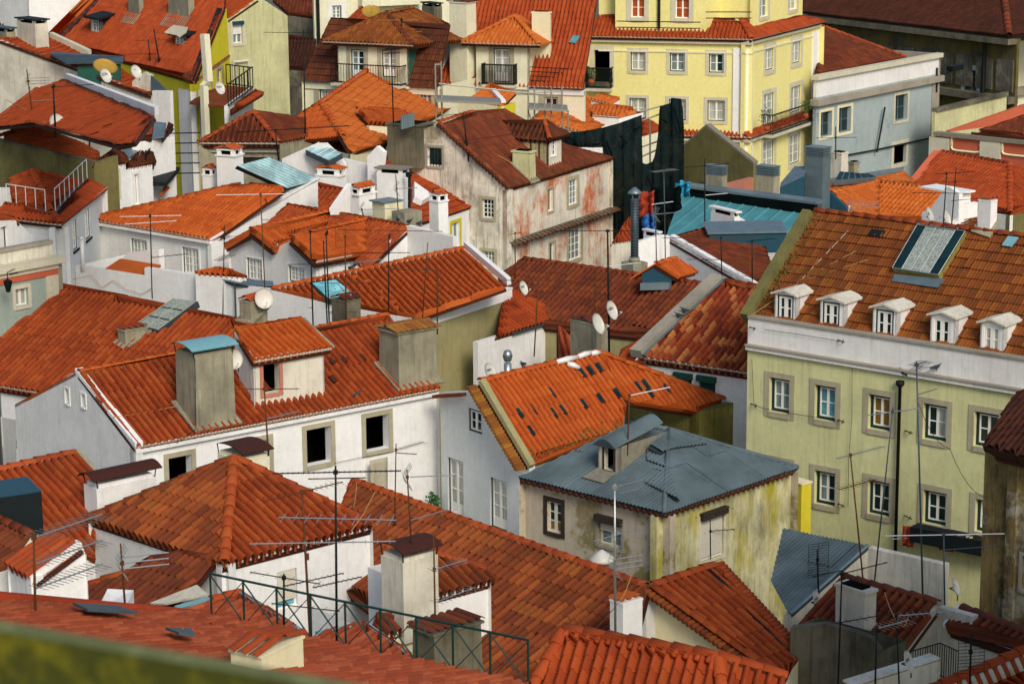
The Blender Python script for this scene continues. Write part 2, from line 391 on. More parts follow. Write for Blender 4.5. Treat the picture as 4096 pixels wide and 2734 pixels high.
# ------------------------------------------------------------------ roofs: a deck, and every tile laid on it
def profile(kind):
    if kind == 'roman':   # S-shaped interlocking tile
        w, L = .25, .40; xs = [0, .03, .17, .35, .54, .68, 1.0]; hs = [-.07, .02, .095, .12, .085, -.07, -.08]
    elif kind == 'barrel':  # over-and-under tile
        w, L = .265, .43; xs = [0, .03, .14, .33, .52, .63, .66, 1.0]; hs = [-.15, .0, .10, .135, .10, .0, -.18, -.18]
    elif kind == 'flat':   # flat interlocking tile with ribs
        w, L = .235, .40; xs = [0, .08, .16, .46, .54, .62, .92, 1.0]; hs = [.022, .030, .004, .004, .020, .004, .004, .022]
    elif kind == 'bigroman':
        w, L = .26, .42; xs = [0, .03, .16, .32, .48, .61, 1.0]; hs = [-.05, .02, .09, .112, .08, -.05, -.06]
    elif kind == 'far':
        w, L = .25, .42; xs = [0, .08, .35, .62, 1.0]; hs = [-.06, .05, .10, -.05, -.08]
    return w, L, np.array(xs), np.array(hs)
def template(kind):
    w, L, xs, hs = profile(kind); n = len(xs); lift = {'flat': .055, 'barrel': .014}.get(kind, .022)
    lo = np.stack([xs * w, np.full(n, -.05), hs + lift], 1)            # butt end, lying on the course below
    tp = 1.0 if kind != 'barrel' else .88
    mid = xs.copy()
    if kind == 'barrel': mid = .35 + (xs - .35) * np.where(xs < .75, tp, 1)
    hi = np.stack([mid * w, np.full(n, L), hs * (.9 if kind == 'barrel' else 1)], 1)
    lip = lo.copy(); lip[:, 2] -= .03
    v = np.concatenate([lip, lo, lo, hi]); f = []
    for r in (0, 2):
        for i in range(n - 1): a = r * n + i; f.append((a, a + 1, a + 1 + n, a + n))
    return v, f, w, L
TPL = {k: template(k) for k in ('roman', 'barrel', 'flat', 'bigroman', 'far')}
ROOFS = []          # tiles are laid once everything that can hide them stands
def roof(H, poly, kind='roman', m='tile_mid', udir=None, org=None, deck='tile_shade', name='roof', eave=True, n_ind=300, mortar=False, over=.0, thick=.12):
    """sloping roof over the polygon; poly[0]->poly[1] is the eave unless udir is given"""
    n = V((0, 0, 0))
    for i in range(1, len(poly) - 1): n += (poly[i] - poly[0]).cross(poly[i + 1] - poly[0])
    n.normalize(); n = n if n.z > 0 else -n
    dk = {'barrel': .20, 'flat': .03}.get(kind, .10); mb = MB(); mb.prism([p - n * dk for p in poly], -n * thick); R = mb.build(name, deck, H)
    u = (udir or (poly[1] - poly[0])); u = (u - n * u.dot(n)).normalized(); v = n.cross(u)
    if v.z < 0: u = -u; v = -v
    ROOFS.append((H, R, [p.copy() for p in poly], u, v, n, kind, m, n_ind, org or poly[0]))
    if mortar and eave:
        a, b = poly[0], poly[1]; e = MB(); e.box(a - n * .04 + v * .0, (b - a), -v * .035, n * .07); e.build('eave_mortar', 'mortar', R)
    return R
def lohi(P2, vals):
    lo = np.full(vals.shape, 1e9); hi = np.full(vals.shape, -1e9)
    for (a, b), (c, d) in zip(P2, P2[1:] + P2[:1]):
        if abs(d - b) < 1e-9: continue
        t = (vals - b) / (d - b); ok = (t >= -1e-9) & (t <= 1 + 1e-9); x = a + (c - a) * t
        lo = np.where(ok & (x < lo), x, lo); hi = np.where(ok & (x > hi), x, hi)
    return lo, hi
TILE_ME = {}
def lay_tiles(H, R, poly, u, v, n, kind, m, n_ind, org, budget, dg):
    tv, tf, w, L = TPL[kind]; o = org
    P2 = [((p - o).dot(u), (p - o).dot(v)) for p in poly]
    us = [a for a, b in P2]; vsx = [b for a, b in P2]; vmin, vmax = min(vsx), max(vsx); umin, umax = min(us), max(us); v0 = vmin; umin = math.floor(umin / w + 1e-4) * w; vmin = math.floor(vmin / L + 1e-4) * L
    nr = int(math.ceil((vmax - vmin) / L)) + 1; nc = int(math.ceil((umax - umin) / w)) + 1
    I, J = np.meshgrid(np.arange(nc), np.arange(nr)); I = I.ravel(); J = J.ravel(); N = len(I)
    U = umin + I[:, None] * w + tv[None, :, 0]; Vv = vmin + J[:, None] * L + tv[None, :, 1]
    Vc = np.clip(Vv, v0 + 1e-4, vmax - 1e-4); lo, hi = lohi(P2, Vc); lo2, hi2 = np.minimum(lo, hi), np.maximum(lo, hi)
    bad = lo > hi; Uc = np.clip(U, lo2, hi2)
    Vf = np.where(Vv < v0, np.maximum(Vv, v0 - .05), Vc)
    nk = len(TPL[kind][0]) // 4
    span = Uc[:, 2 * nk:3 * nk].max(1) - Uc[:, 2 * nk:3 * nk].min(1); span2 = Uc[:, 3 * nk:].max(1) - Uc[:, 3 * nk:].min(1)
    keep = (np.maximum(span, span2) > .03) & ((Vf.max(1) - Vf.min(1)) > .06) & ~bad.any(1)
    cut = (np.abs(Uc - U).max(1) > .004) | (np.abs(Vv - Vf).max(1) > .004)
    Hh = np.repeat(tv[None, :, 2], N, 0).copy(); jit = rng.normal(0, 1, (N, 3)); slip = rng.random(N) < .03; jit[slip] *= 3.5
    Hh[:, :3 * nk] += (jit[:, :1] * .006)
    Uj = Uc + np.where(cut, 0, 1)[:, None] * (jit[:, 1:2] * .004 + (tv[None, :, 1] / L) * jit[:, 2:3] * .006)
    ph = rng.random(6) * 6.28; sag = lambda a, b: .022 * np.sin(a * .9 + ph[0]) + .018 * np.sin(b * 1.5 + ph[1]) + .012 * np.sin(a * 2.3 + b * 1.1 + ph[2]); wob = lambda a, b: .02 * np.sin(b * 1.2 + ph[3] + .25 * a) + .012 * np.sin(b * 3.1 + a + ph[4])
    Hh += sag(Uc, Vf); Uj = Uj + np.where(cut, 0, 1)[:, None] * wob(Uc, Vf)
    un, vn, nn, on = (np.array(x) for x in (u, v, n, o))
    W3 = on + Uj[..., None] * un + Vf[..., None] * vn + Hh[..., None] * nn
    good = keep & ~cut
    # the tiles that show largest become single pieces
    cen = W3.mean(1); d = cen - np.array(CAM); f = d @ np.array(FWD); X = 2048 + d @ np.array(RGT) / f * FPX; Y = 1367 - d @ np.array(UPV) / f * FPX
    inf = good & (X > 5) & (X < 4091) & (Y > 5) & (Y < 2729)
    idx = np.nonzero(inf)[0]; idx = idx[np.argsort(f[idx])]; take = []
    lim = min(n_ind, budget)
    for i in idx:
        if len(take) >= lim: break
        p = V(cen[i]) + n * .12; dr = p - CAM; dist = dr.length
        if dg.ray_cast(CAM + dr / dist * 10.0, dr / dist, dist - 10.1)[0] is None: take.append(i)
    tk = np.zeros(N, bool); tk[take] = True
    key = (kind, m)
    if key not in TILE_ME:
        me = bpy.data.meshes.new('tile_' + kind); me.from_pydata([tuple(x) for x in tv], [], tf); me.materials.append(MATS[m])
        me.polygons.foreach_set('use_smooth', [True] * len(me.polygons)); TILE_ME[key] = me
    for i in take:
        t = bpy.data.objects.new('tile', TILE_ME[key]); COL.objects.link(t); t.parent = R
        a = jit[i, 2] * .008; uu = u * math.cos(a) + v * math.sin(a); vv = v * math.cos(a) - u * math.sin(a)
        a0, b0 = umin + I[i] * w, vmin + J[i] * L; p = o + u * (a0 + float(wob(a0, b0))) + v * b0 + n * (abs(jit[i, 0]) * .005 + float(sag(a0, b0)))
        t.matrix_basis = Matrix(((uu.x, vv.x, n.x, p.x), (uu.y, vv.y, n.y, p.y), (uu.z, vv.z, n.z, p.z), (0, 0, 0, 1)))
    rest = keep & ~tk; k = int(rest.sum())
    if k:
        me = bpy.data.meshes.new('tiles'); vv = W3[rest].reshape(-1, 3); nvt = len(tv); tfa = np.array(tf)
        fa = (tfa[None] + (np.arange(k) * nvt)[:, None, None]).reshape(-1, 4)
        me.vertices.add(len(vv)); me.vertices.foreach_set('co', vv.ravel()); me.loops.add(fa.size); me.loops.foreach_set('vertex_index', fa.ravel().astype(np.int32))
        me.polygons.add(len(fa)); me.polygons.foreach_set('loop_start', np.arange(0, fa.size, 4, dtype=np.int32)); me.polygons.foreach_set('use_smooth', np.ones(len(fa), bool))
        me.update(calc_edges=True); me.validate(); q = link('remaining_tiles', me, m, R); q['kind'] = 'stuff'
    return len(take)
def ridge(R, A, B, m='tile_mid', r=.12, L=.42, name='ridge_tile', z=.05, start=0.0):
    """bedded row of capping tiles from A to B"""
    d = B - A; n = max(1, int(d.length / L)); st_ = d / n; dn = d.normalized(); s = dn.cross(Z1).normalized(); up = s.cross(dn)
    key = ('cap', m, round(r, 3), round(st_.length, 2))
    if key not in TILE_ME:
        k = 6; vs_ = []; l = st_.length
        for y, rr, dz in ((0, r * 1.08, .025), (.001, r * 1.08, .025), (l + .04, r * .9, 0)):
            for i in range(k + 1):
                a = math.pi * i / k; q = rr - (.03 if y == 0 else 0); vs_.append((math.cos(a) * q, y, math.sin(a) * q * .8 + dz - .03))
        fs = [(j * (k + 1) + i, j * (k + 1) + i + 1, (j + 1) * (k + 1) + i + 1, (j + 1) * (k + 1) + i) for j in range(2) for i in range(k)]
        me = bpy.data.meshes.new('cap_tile'); me.from_pydata(vs_, [], fs); me.materials.append(MATS[m])
        me.polygons.foreach_set('use_smooth', [True] * len(me.polygons)); TILE_ME[key] = me
    if (B.z < A.z - .05): pass
    for i in range(n):
        t = bpy.data.objects.new(name, TILE_ME[key]); COL.objects.link(t); t.parent = R
        j = random.gauss(0, .012); p = A + st_ * i + up * (z + random.gauss(0, .004)); s2 = (s + dn * j).normalized(); d2 = (dn - s * j).normalized()
        t.matrix_basis = Matrix(((s2.x, d2.x, up.x, p.x), (s2.y, d2.y, up.y, p.y), (s2.z, d2.z, up.z, p.z), (0, 0, 0, 1)))
def sheets(H, poly, m='tin', udir=None, wave=.14, amp=.026, sw=.95, sl=1.9, name='roof', deck='zinc_dark', seam=False):
    """metal roof of single corrugated (or standing-seam) sheets"""
    n = V((0, 0, 0))
    for i in range(1, len(poly) - 1): n += (poly[i] - poly[0]).cross(poly[i + 1] - poly[0])
    n.normalize(); n = n if n.z > 0 else -n
    mb = MB(); mb.prism([p - n * .03 for p in poly], -n * .08); R = mb.build(name, deck, H)
    u = (udir or (poly[1] - poly[0])).normalized(); u = (u - n * u.dot(n)).normalized(); v = n.cross(u)
    if v.z < 0: u = -u; v = -v
    o = poly[0]; P2 = [((p - o).dot(v), (p - o).dot(u)) for p in poly]
    us = [b for a, b in P2]; vv = [a for a, b in P2]; u0, u1, v0, v1 = min(us), max(us), min(vv), max(vv)
    st_ = wave / 4 if not seam else sw / 8
    for ci in range(int((u1 - u0) / sw) + 1):
        for rj in range(int((v1 - v0) / sl) + 1):
            a, b = u0 + ci * sw, min(u0 + (ci + 1) * sw + .02, u1); c, e = v0 + rj * sl - .06, v0 + (rj + 1) * sl
            if b - a < .05: continue
            ss = np.linspace(a + 1e-4, b - 1e-4, max(3, int((b - a) / st_))); lo, hi = lohi(P2, ss); lo = np.maximum(lo - .05, c); hi = np.minimum(hi, e)
            ok = hi > lo + .02
            if ok.sum() < 2: continue
            q = MB(); tilt = random.gauss(0, .006); lift = .012 * ((rj + ci) % 2); pts = []
            for s_, l_, h_, k in zip(ss, lo, hi, ok):
                if not k: continue
                zz = amp * math.sin((s_ - u0) / wave * 6.2832) if not seam else (.045 if min(abs(s_ - a), abs(s_ - b)) < st_ * .3 else 0)
                pts.append((o + u * s_ + v * l_ + n * (zz + .03 + lift + tilt + .02 * (1 - rj % 2)), o + u * s_ + v * h_ + n * (zz + lift + .012)))
            k = len(pts); q.add([p[0] for p in pts] + [p[1] for p in pts], [(i, i + 1, k + i + 1, k + i) for i in range(k - 1)])
            q.build('sheet', m, R, smooth=not seam)
    return R
def slab(poly, vec, name, m, parent): return MB().prism(poly, vec).build(name, m, parent)

# ------------------------------------------------------------------ chimneys
def chimney(H, P, dr, wr, wl, h, m='white', cap='tiles', taper=.0, capm='tile_mid', sink=.7, label=None, name='chimney'):
    """P near bottom corner, dr direction of the right-hand face, left-hand face square to it"""
    dl = perp(dr) if perp(dr).x < 0 or abs(perp(dr).x) < .2 else -perp(dr)
    if dl.dot(CAM - P) > 0 and dr.dot(CAM - P) > 0: dl = -dl
    a, b = dr * wr, dl * wl; t = taper
    base = [P - Z1 * sink, P + a - Z1 * sink, P + a + b - Z1 * sink, P + b - Z1 * sink]
    c = P + (a + b) / 2; topz = Z1 * h
    up = [p + Z1 * (h + sink) + (c - p - Z1 * ((c - p).z)) * t for p in base]
    mb = MB(); mb.hexa(base + up); C = mb.build(name, m, H)
    if label: C['label'] = label
    q = P + topz; c = q + (a + b) / 2
    def blk(sx, sy, z, hh, mm, nm): MB().abox(at(c, q.z + z), dr, dl, Z1, wr * sx, wl * sy, hh).build(nm, mm, C)
    if cap == 'vent':       # flared neck with slots under a cap of tiles
        blk(1.14, 1.14, 0, .07, m, 'collar'); x = MB()
        for sx in (-1, 1):
            for sy in (-1, 1): x.abox(at(c, q.z + .07) + dr * (sx * wr * .38) + dl * (sy * wl * .38), dr, dl, Z1, wr * .2, wl * .2, .2)
        x.build('vent_pier', m, C); blk(.7, .7, .07, .19, 'black_hole', 'flue')
        blk(1.0, 1.0, .27, .05, m, 'top_slab'); captiles(C, c, q.z + .30, dr, dl, wr, wl, capm)
    elif cap == 'tiles': blk(1.06, 1.06, 0, .05, m, 'collar'); captiles(C, c, q.z + .04, dr, dl, wr, wl, capm)
    elif cap == 'slab':
        x = MB()
        for sx in (-1, 1):
            for sy in (-1, 1): x.abox(at(c, q.z) + dr * (sx * wr * .42) + dl * (sy * wl * .4), dr, dl, Z1, wr * .12, wl * .14, .18)
        x.build('vent_pier', m, C); blk(.8, .8, 0, .1, 'black_hole', 'flue'); blk(1.16, 1.16, .18, .07, capm, 'top_slab')
    elif cap == 'curve':
        x = MB(); k = 7; prof = []
        for i in range(k + 1):
            s_ = i / k - .5; prof.append(at(c, q.z + .26 + .16 * (1 - (2 * s_) ** 2)) + dl * (s_ * wl * 1.25) - dr * (wr * .58))
        x.add(prof + [p + dr * wr * 1.16 for p in prof], [(i, i + 1, k + 2 + i, k + 1 + i) for i in range(k)])
        x.add([p - Z1 * .02 for p in prof] + [p - Z1 * .02 + dr * wr * 1.16 for p in prof], [(i, k + 1 + i, k + 2 + i, i + 1) for i in range(k)])
        x.build('metal_cap', capm, C); x = MB()
        for sx in (-1, 1):
            for sy in (-1, 1): x.tube([at(c, q.z - .2) + dr * (sx * wr * .46) + dl * (sy * wl * .46), at(c, q.z + .3) + dr * (sx * wr * .5) + dl * (sy * wl * .5)], .018)
        x.build('cap_post', 'iron', C); blk(.9, .9, 0, .1, m, 'collar')
    elif cap == 'louvre':
        for i in range(5): blk(1.05, 1.05, .01 + i * .085, .05, capm, 'louvre')
        blk(.9, .9, 0, .42, 'slate', 'flue'); blk(1.08, 1.08, .43, .05, capm, 'top_slab')
    elif cap == 'rough': blk(1.08, 1.1, 0, .08, m, 'collar'); blk(.7, .7, .08, .05, 'black_hole', 'flue')
    elif cap == 'barrelrow': blk(1.05, 1.05, 0, .06, m, 'collar'); captiles(C, c, q.z + .06, dr, dl, wr, wl, capm, one=True)
    return C
def captiles(C, c, z, dr, dl, wr, wl, m, one=False):
    """two little slopes of barrel tiles on a chimney"""
    n = max(2, int(wr / .2)); k = 5
    for sgn in ((1,) if one else (-1, 1)):
        for i in range(n):
            x = MB(); o = at(c, z) + dr * ((i + .5) / n - .5) * wr * 1.1; vs_ = []
            for (t, zz, rr) in ((0 if not one else -.55, .16 if not one else .06, .085), (.62, .02, .1)):
                for j in range(k + 1):
                    a = math.pi * j / k; vs_.append(o + dl * (sgn * t * wl) + dr * (math.cos(a) * rr) + Z1 * (zz + math.sin(a) * rr * .75))
            x.add(vs_, [(j, j + 1, k + 2 + j, k + 1 + j) for j in range(k)]); x.build('tile', m, C, smooth=True)
    if not one:
        x = MB(); o = at(c, z + .15); s = dr * (wr * .56); vs_ = []
        for e in (-1, 1):
            for j in range(k + 1): a = math.pi * j / k; vs_.append(o + s * e + dl * (math.cos(a) * .1) + Z1 * (math.sin(a) * .09))
        x.add(vs_, [(j, j + 1, k + 2 + j, k + 1 + j) for j in range(k)]); x.build('ridge_tile', m, C, smooth=True)
def chim(H, base, src, topy, xl, xr, dr, **k):
    """chimney from pixels: near base corner, a plane or depth it stands on, top row, left and right columns"""
    P = On(base, src) if isinstance(src, tuple) else Dp(base, src)
    cc = base[2] if len(base) > 2 else KUR[0]; dl = perp(dr)
    if dl.x > 0: dl = -dl
    tp = topy if isinstance(topy, tuple) else (base[0], topy, cc)
    h = zat(P, tp) - P.z; lt = xl if isinstance(xl, tuple) else (xl, 0, cc); rt = xr if isinstance(xr, tuple) else (xr, 0, cc)
    wr, wl = abs(ext(P, dr, rt)), abs(ext(P, dl, lt)); C = chimney(H, P, dr, wr, wl, h, **k)
    if isinstance(src, tuple) and src[1].z > .5:       # mortar fillet where it meets the tiles
        o, n = src; q = []
        for a, b in ((-.13, -.13), (wr + .13, -.13), (wr + .13, wl + .13), (-.13, wl + .13)):
            g = P + dr * a + dl * b; g.z = o.z - ((g.x - o.x) * n.x + (g.y - o.y) * n.y) / n.z; q.append(g + n * .05)
        slab(q, n * .07, 'mortar_fillet', 'cement', C)
    return C
def lichen(R, A, B, n, w, dn, m='lichen', k=.03):
    mb = MB(); d = (B - A); L = d.length
    for i in range(n):
        t = random.random(); p = A + d * t + dn * (random.random() ** 2 * w) + Z1 * .10; r = random.uniform(.4, 1.2) * k
        c = [p + V((math.cos(j * 1.2566) * r * random.uniform(.7, 1.3), math.sin(j * 1.2566) * r * random.uniform(.7, 1.3), random.uniform(-.02, .0))) for j in range(5)]
        mb.add(c + [p + Z1 * r * .9], [(j, (j + 1) % 5, 5) for j in range(5)])
    q = mb.build('lichen', m, R); q['kind'] = 'stuff'

# ------------------------------------------------------------------ rooftop things
def yagi(mb, C, d, L, n, el, r=.011, vert=False, grow=.0):
    s = Z1 if vert else perp(d)
    mb.tube([C - d * L * .5, C + d * L * .5], r * 1.25, 4)
    for i in range(n):
        t = -.46 + .92 * i / max(1, n - 1); e = el * (1 + grow * (i / max(1, n - 1) - .5)); p = C + d * (L * t)
        mb.tube([p - s * e / 2, p + s * e / 2], r * .62, 3, False)
def azd(a): return V((math.cos(rad(a)), math.sin(rad(a)), 0))
def panel(mb, C, d, w, h, n, tilt=0.0, r=.008):
    s = perp(d); u = (Z1 * math.cos(tilt) + d * math.sin(tilt))
    for i in range(n):
        p = C + u * (h * (i / (n - 1) - .5)); mb.tube([p - s * w / 2, p + s * w / 2], r, 3, False)
    for e in (-.5, 0, .5): mb.tube([C + s * w * e - u * h / 2, C + s * w * e + u * h / 2], r, 3, False)
def antenna(label, base, src, topy, parts, m='iron', r=.022, tilt=(0, 0), group='television antennas', extra=0.0):
    P = On(base, src) if isinstance(src, tuple) else Dp(base, src); c = base[2] if len(base) > 2 else KUR[0]
    tp = topy if isinstance(topy, tuple) else (base[0], topy, c)
    T = V((P.x, P.y, zat(P, tp)))
    T += V((ext(T, V((1, 0, 0)), tp), 0, 0))
    A = thing('antenna', label, 'antenna', P, group); ln = (T - P).length; P0 = P - (T - P).normalized() * .25
    r *= .82; MB().tube([P0, P + (T - P) * .5, T], [r, r * .95, r * .75], 6).build('mast', m, A, True)
    for q in parts:
        k, fr, az, L = q[:4]; o = q[4] if len(q) > 4 else {}; C = P + (T - P) * fr; d = azd(az); mm = o.get('m', m); mb = MB()
        off = o.get('off', 0.0); C = C + d * (L * off)
        if 'el' in o and o['el'] is None: pass
        if k == 'yagi': yagi(mb, C + d * r, d, L, o.get('n', 9), o.get('w', .34), o.get('r', .011), o.get('v', False), o.get('g', .2)); nm = 'dipole_array'
        elif k == 'corner':
            yagi(mb, C + d * (L * .55), d, L, o.get('n', 9), o.get('w', .16), .011, o.get('v', False), 0)
            panel(mb, C + Z1 * .17, d, .42, .34, 6, .6); panel(mb, C - Z1 * .17, d, .42, .34, 6, -.6); nm = 'dipole_array'
        elif k == 'grid': panel(mb, C + d * .05, d, o.get('w', .4), L, o.get('n', 12)); nm = 'reflector'
        elif k == 'tri':
            for e in (-.13, 0, .13): yagi(mb, C + d * (L * .5) + Z1 * e * (1 if e == 0 else 1), (d + Z1 * e * .0).normalized(), L, 6, .1, .012, False, 0)
            panel(mb, C + Z1 * .2, d, .4, .36, 5, .55); panel(mb, C - Z1 * .2, d, .4, .36, 5, -.55); nm = 'dipole_array'
        elif k == 'arm': mb.tube([C, C + d * L], .012, 4); nm = 'arm'
        elif k == 'box': mb.abox(C + d * .04, d, perp(d), Z1, .07, .1, .14); nm = 'amplifier_box'
        mb.build(nm, mm, A)
    # clamp where mast and first array meet
    if parts: MB().abox(P + (T - P) * parts[0][1] - Z1 * .04, V((1, 0, 0)), V((0, 1, 0)), Z1, r * 3.4, r * 3.4, .08).build('clamp', m, A)
    return A
def dish(label, c, depth, dia, az, el=28, text=None, m='dish', post=.5, arm=True, tm='letter', group='satellite dishes', ts=.3, back=None):
    C = Dp(c, depth); d = (azd(az) * math.cos(rad(el)) + Z1 * math.sin(rad(el))).normalized(); s = d.cross(Z1).normalized(); u = s.cross(d)
    bd = (azd(az) * -1 if back is None else back); B = C + bd * .3 - Z1 * post
    A = thing('satellite_dish', label, 'satellite dish', B, group); k, R_ = 18, dia / 2; mb = MB(); vs_ = []; f = []
    for sd, of in ((0, 0), (1, -.018)):
        vs_.append(C - d * (.09 * dia / .8 - of))
        for rr in (.4, .75, 1.0):
            for i in range(k):
                a = 6.2832 * i / k; vs_.append(C + s * (math.cos(a) * R_ * rr) + u * (math.sin(a) * R_ * 1.08 * rr) + d * (.09 * dia / .8 * (rr * rr - 1) + of))
    for b in (0, 1 + 3 * k):
        f += [(b, b + 1 + i, b + 1 + (i + 1) % k) for i in range(k)]
        for j in (0, 1): f += [(b + 1 + j * k + i, b + 1 + (j + 1) * k + i, b + 1 + (j + 1) * k + (i + 1) % k, b + 1 + j * k + (i + 1) % k) for i in range(k)]
    q = 1 + 2 * k; f += [(q + i, q + (i + 1) % k, q + 1 + 3 * k + (i + 1) % k, q + 1 + 3 * k + i) for i in range(k)]
    mb.add(vs_, f); Rf = mb.build('reflector', m, A, True)
    MB().tube([C - d * .1, C - d * .2, B + Z1 * max(.1, post * .5), B], .018, 6).build('mount', 'zinc_dark', A, True)
    if arm:
        e = C + d * dia * .55 - u * dia * .28
        MB().tube([C - u * R_ * .95 - d * .02, e], .012 * dia, 5).build('feed_arm', m, A); MB().tube([e - d * .02, e - d * .14 * dia + u * .05 * dia], .035 * dia, 7).build('receiver', 'bar_white', A)
    if text:
        t = bpy.data.objects.new('lettering', TXT[text]); COL.objects.link(t); t.parent = Rf; k = dia * ts; sx = s if s.cross(u).dot(d) > 0 else -s
        p = C - d * .05 * dia / .8 + u * dia * .12; t.matrix_basis = Matrix(((sx.x * k, u.x * k, d.x * k, p.x), (sx.y * k, u.y * k, d.y * k, p.y), (sx.z * k, u.z * k, d.z * k, p.z), (0, 0, 0, 1)))
    return A
TXT = {}
for w_ in ('ZON', 'meo', 'cabo', 'dis', 'o', '*'):
    cu = bpy.data.curves.new('lettering', 'FONT'); cu.body = w_; cu.align_x = 'CENTER'; cu.align_y = 'CENTER'; cu.size = 1; cu.extrude = .004
    t_ = bpy.data.objects.new('lettering', cu); COL.objects.link(t_); bpy.context.view_layer.update()
    me_ = bpy.data.meshes.new_from_object(t_.evaluated_get(bpy.context.evaluated_depsgraph_get())); me_.name = 'lettering'; me_.materials.clear(); me_.materials.append(MATS['letter']); TXT[w_] = me_
    bpy.data.objects.remove(t_); bpy.data.curves.remove(cu)
_pig = []
def pigeon(label, c, src, az, lift=.0, col='pigeon'):
    P = On(c, src) if isinstance(src, tuple) else Dp(c, src)
    if not _pig:
        rings = [(-.19, .10, .004, .03), (-.12, .105, .018, .035), (-.06, .12, .05, .05), (.02, .13, .065, .066), (.08, .15, .052, .058), (.11, .19, .03, .034), (.125, .225, .027, .029), (.145, .24, .02, .022), (.165, .235, .007, .007), (.19, .228, .001, .001)]
        vs_ = []; f = []; k = 8
        for x, z, ry, rz in rings:
            for i in range(k): a = 6.2832 * i / k; vs_.append((x + (rz * .2 * math.sin(a) if x > .05 else 0), math.cos(a) * ry, z + math.sin(a) * rz))
        for j in range(len(rings) - 1): f += [(j * k + i, j * k + (i + 1) % k, (j + 1) * k + (i + 1) % k, (j + 1) * k + i) for i in range(k)]
        f.append(tuple(range(k)))
        for y in (-.025, .025):
            b = len(vs_)
            for dx, dy in ((-.006, 0), (.006, 0), (0, .008)): vs_ += [(.02 + dx, y + dy, 0), (.02 + dx, y + dy, .09)]
            f += [(b, b + 2, b + 3, b + 1), (b + 2, b + 4, b + 5, b + 3), (b + 4, b, b + 1, b + 5)]
        me = bpy.data.meshes.new('pigeon'); me.from_pydata(vs_, [], f); me.polygons.foreach_set('use_smooth', [True] * len(me.polygons)); me.materials.append(MATS['pigeon']); _pig.append(me)
    o = bpy.data.objects.new('pigeon', _pig[0]); COL.objects.link(o); o.location = P + Z1 * lift; o.rotation_euler = (0, 0, rad(az)); o.scale = (1.1,) * 3
    return tag(o, label, 'pigeon', 'pigeons on the roofs')
def cable(label, pts, r=.008, m='cable_tan', sag=.0, cat='cable', name='cable', group='loose cables'):
    q = []
    for a, b in zip(pts, pts[1:]):
        for i in range(6): t = i / 6; q.append(a + (b - a) * t - Z1 * (sag * 4 * t * (1 - t)))
    q.append(pts[-1]); o = MB().tube(q, r, 4).build(name, m, None); return tag(o, label, cat, group)
def railing(name, label, A, B, h, n, m='iron', cat='railing', sub='bar', r=.012, mid=True, cross=False, parent=None):
    T = parent or thing(name, label, cat, A); MB().tube([A + Z1 * h, B + Z1 * h], r * 1.4, 5).build('top_rail', m, T)
    MB().tube([A + Z1 * .06, B + Z1 * .06], r * 1.2, 5).build('bottom_rail', m, T)
    for i in range(n + 1):
        p = A + (B - A) * i / n; MB().tube([p, p + Z1 * h], r, 4).build(sub, m, T)
    return T
# ------------------------------------------------------------------ ground
g = MB(); g.add([V((-700, -60, ZB)), V((700, -60, ZB)), V((700, 900, ZB)), V((-700, 900, ZB))], [(0, 1, 2, 3)])
tag(g.build('ground', 'ground', None), None, None, kind='structure')

# ------------------------------------------------------------------ blurred mossy parapet in front of the lens
K('d1')
f0 = Dp((0, 1030), 6.5); f1 = Zp((2331, 1440), f0.z); n0 = Zp((0, 1075), f0.z); n1 = Zp((2331, 1480), f0.z)
du = (f1 - f0).normalized(); L0_, L1_ = -1.0, .55
H = thing('parapet_wall', 'mossy green stone parapet, out of focus, nearest thing at the bottom corner', 'wall', at(f0, f0.z - 1.5))
A, B, C_, D_ = f0 + du * L0_, f1 + du * L1_, n1 + du * L1_, n0 + du * L0_
slab([A, B, C_, D_], V((0, 0, -.018)), 'coping', 'coping_moss', H)
nn_ = (D_ - A).normalized() * .02
slab([A + nn_ - Z1 * .018, B + nn_ - Z1 * .018, C_ - nn_ * .3 - Z1 * .018, D_ - nn_ * .3 - Z1 * .018], V((0, 0, -1.4)), 'wall', 'moss_wall', H)

# ------------------------------------------------------------------ roof below the viewpoint, with the green railing
EL = Dp((1795, 1018), 50); ER = Zp((240, 1612, 'd3'), EL.z); PL1 = slope(EL, ER, 15.3, -1)
H = house('salmon tiled roof sloping away below the green railing, bottom of the picture', EL); H1 = H
L0 = On((-60, 880), PL1); NB = [On((300, 1700, 'd3'), PL1), On((-20, 1800, 'd2'), PL1), On((-60, 1500), PL1)]
R = roof(H, [EL, ER] + NB[:2] + [NB[2], L0], 'barrel', 'tile_salmon', deck='tile_dark')
shell(H, [at(L0, L0.z - .1), at(EL, EL.z - .1), at(ER, ER.z - .1)], 'cream')
d = (L0 - EL); wv = perp(hdir(L0, EL)) * .18
MB().hexa([L0 - Z1 * .4, EL - Z1 * .4, EL - Z1 * .4 + wv, L0 - Z1 * .4 + wv, Vp((-60, 795), L0, EL), Vp((1800, 965), L0, EL), Vp((1800, 965), L0, EL) + wv, Vp((-60, 795), L0, EL) + wv]).build('parapet', 'red_paint', H)
nl = PL1[1]
for q in ([(600, 1008), (725, 1065), (1150, 1090), (985, 1030)], [(1385, 1222), (1500, 1268), (1640, 1285), (1600, 1230)]):
    slab([On(p, PL1) + nl * .27 for p in q], nl * .05, 'roof_hatch', 'zinc_dark', H)
chim(H, (1960, 1445), PL1, 1290, 1590, 2222, hdir(EL, ER), m='cream', cap='tiles', capm='tile_mid')
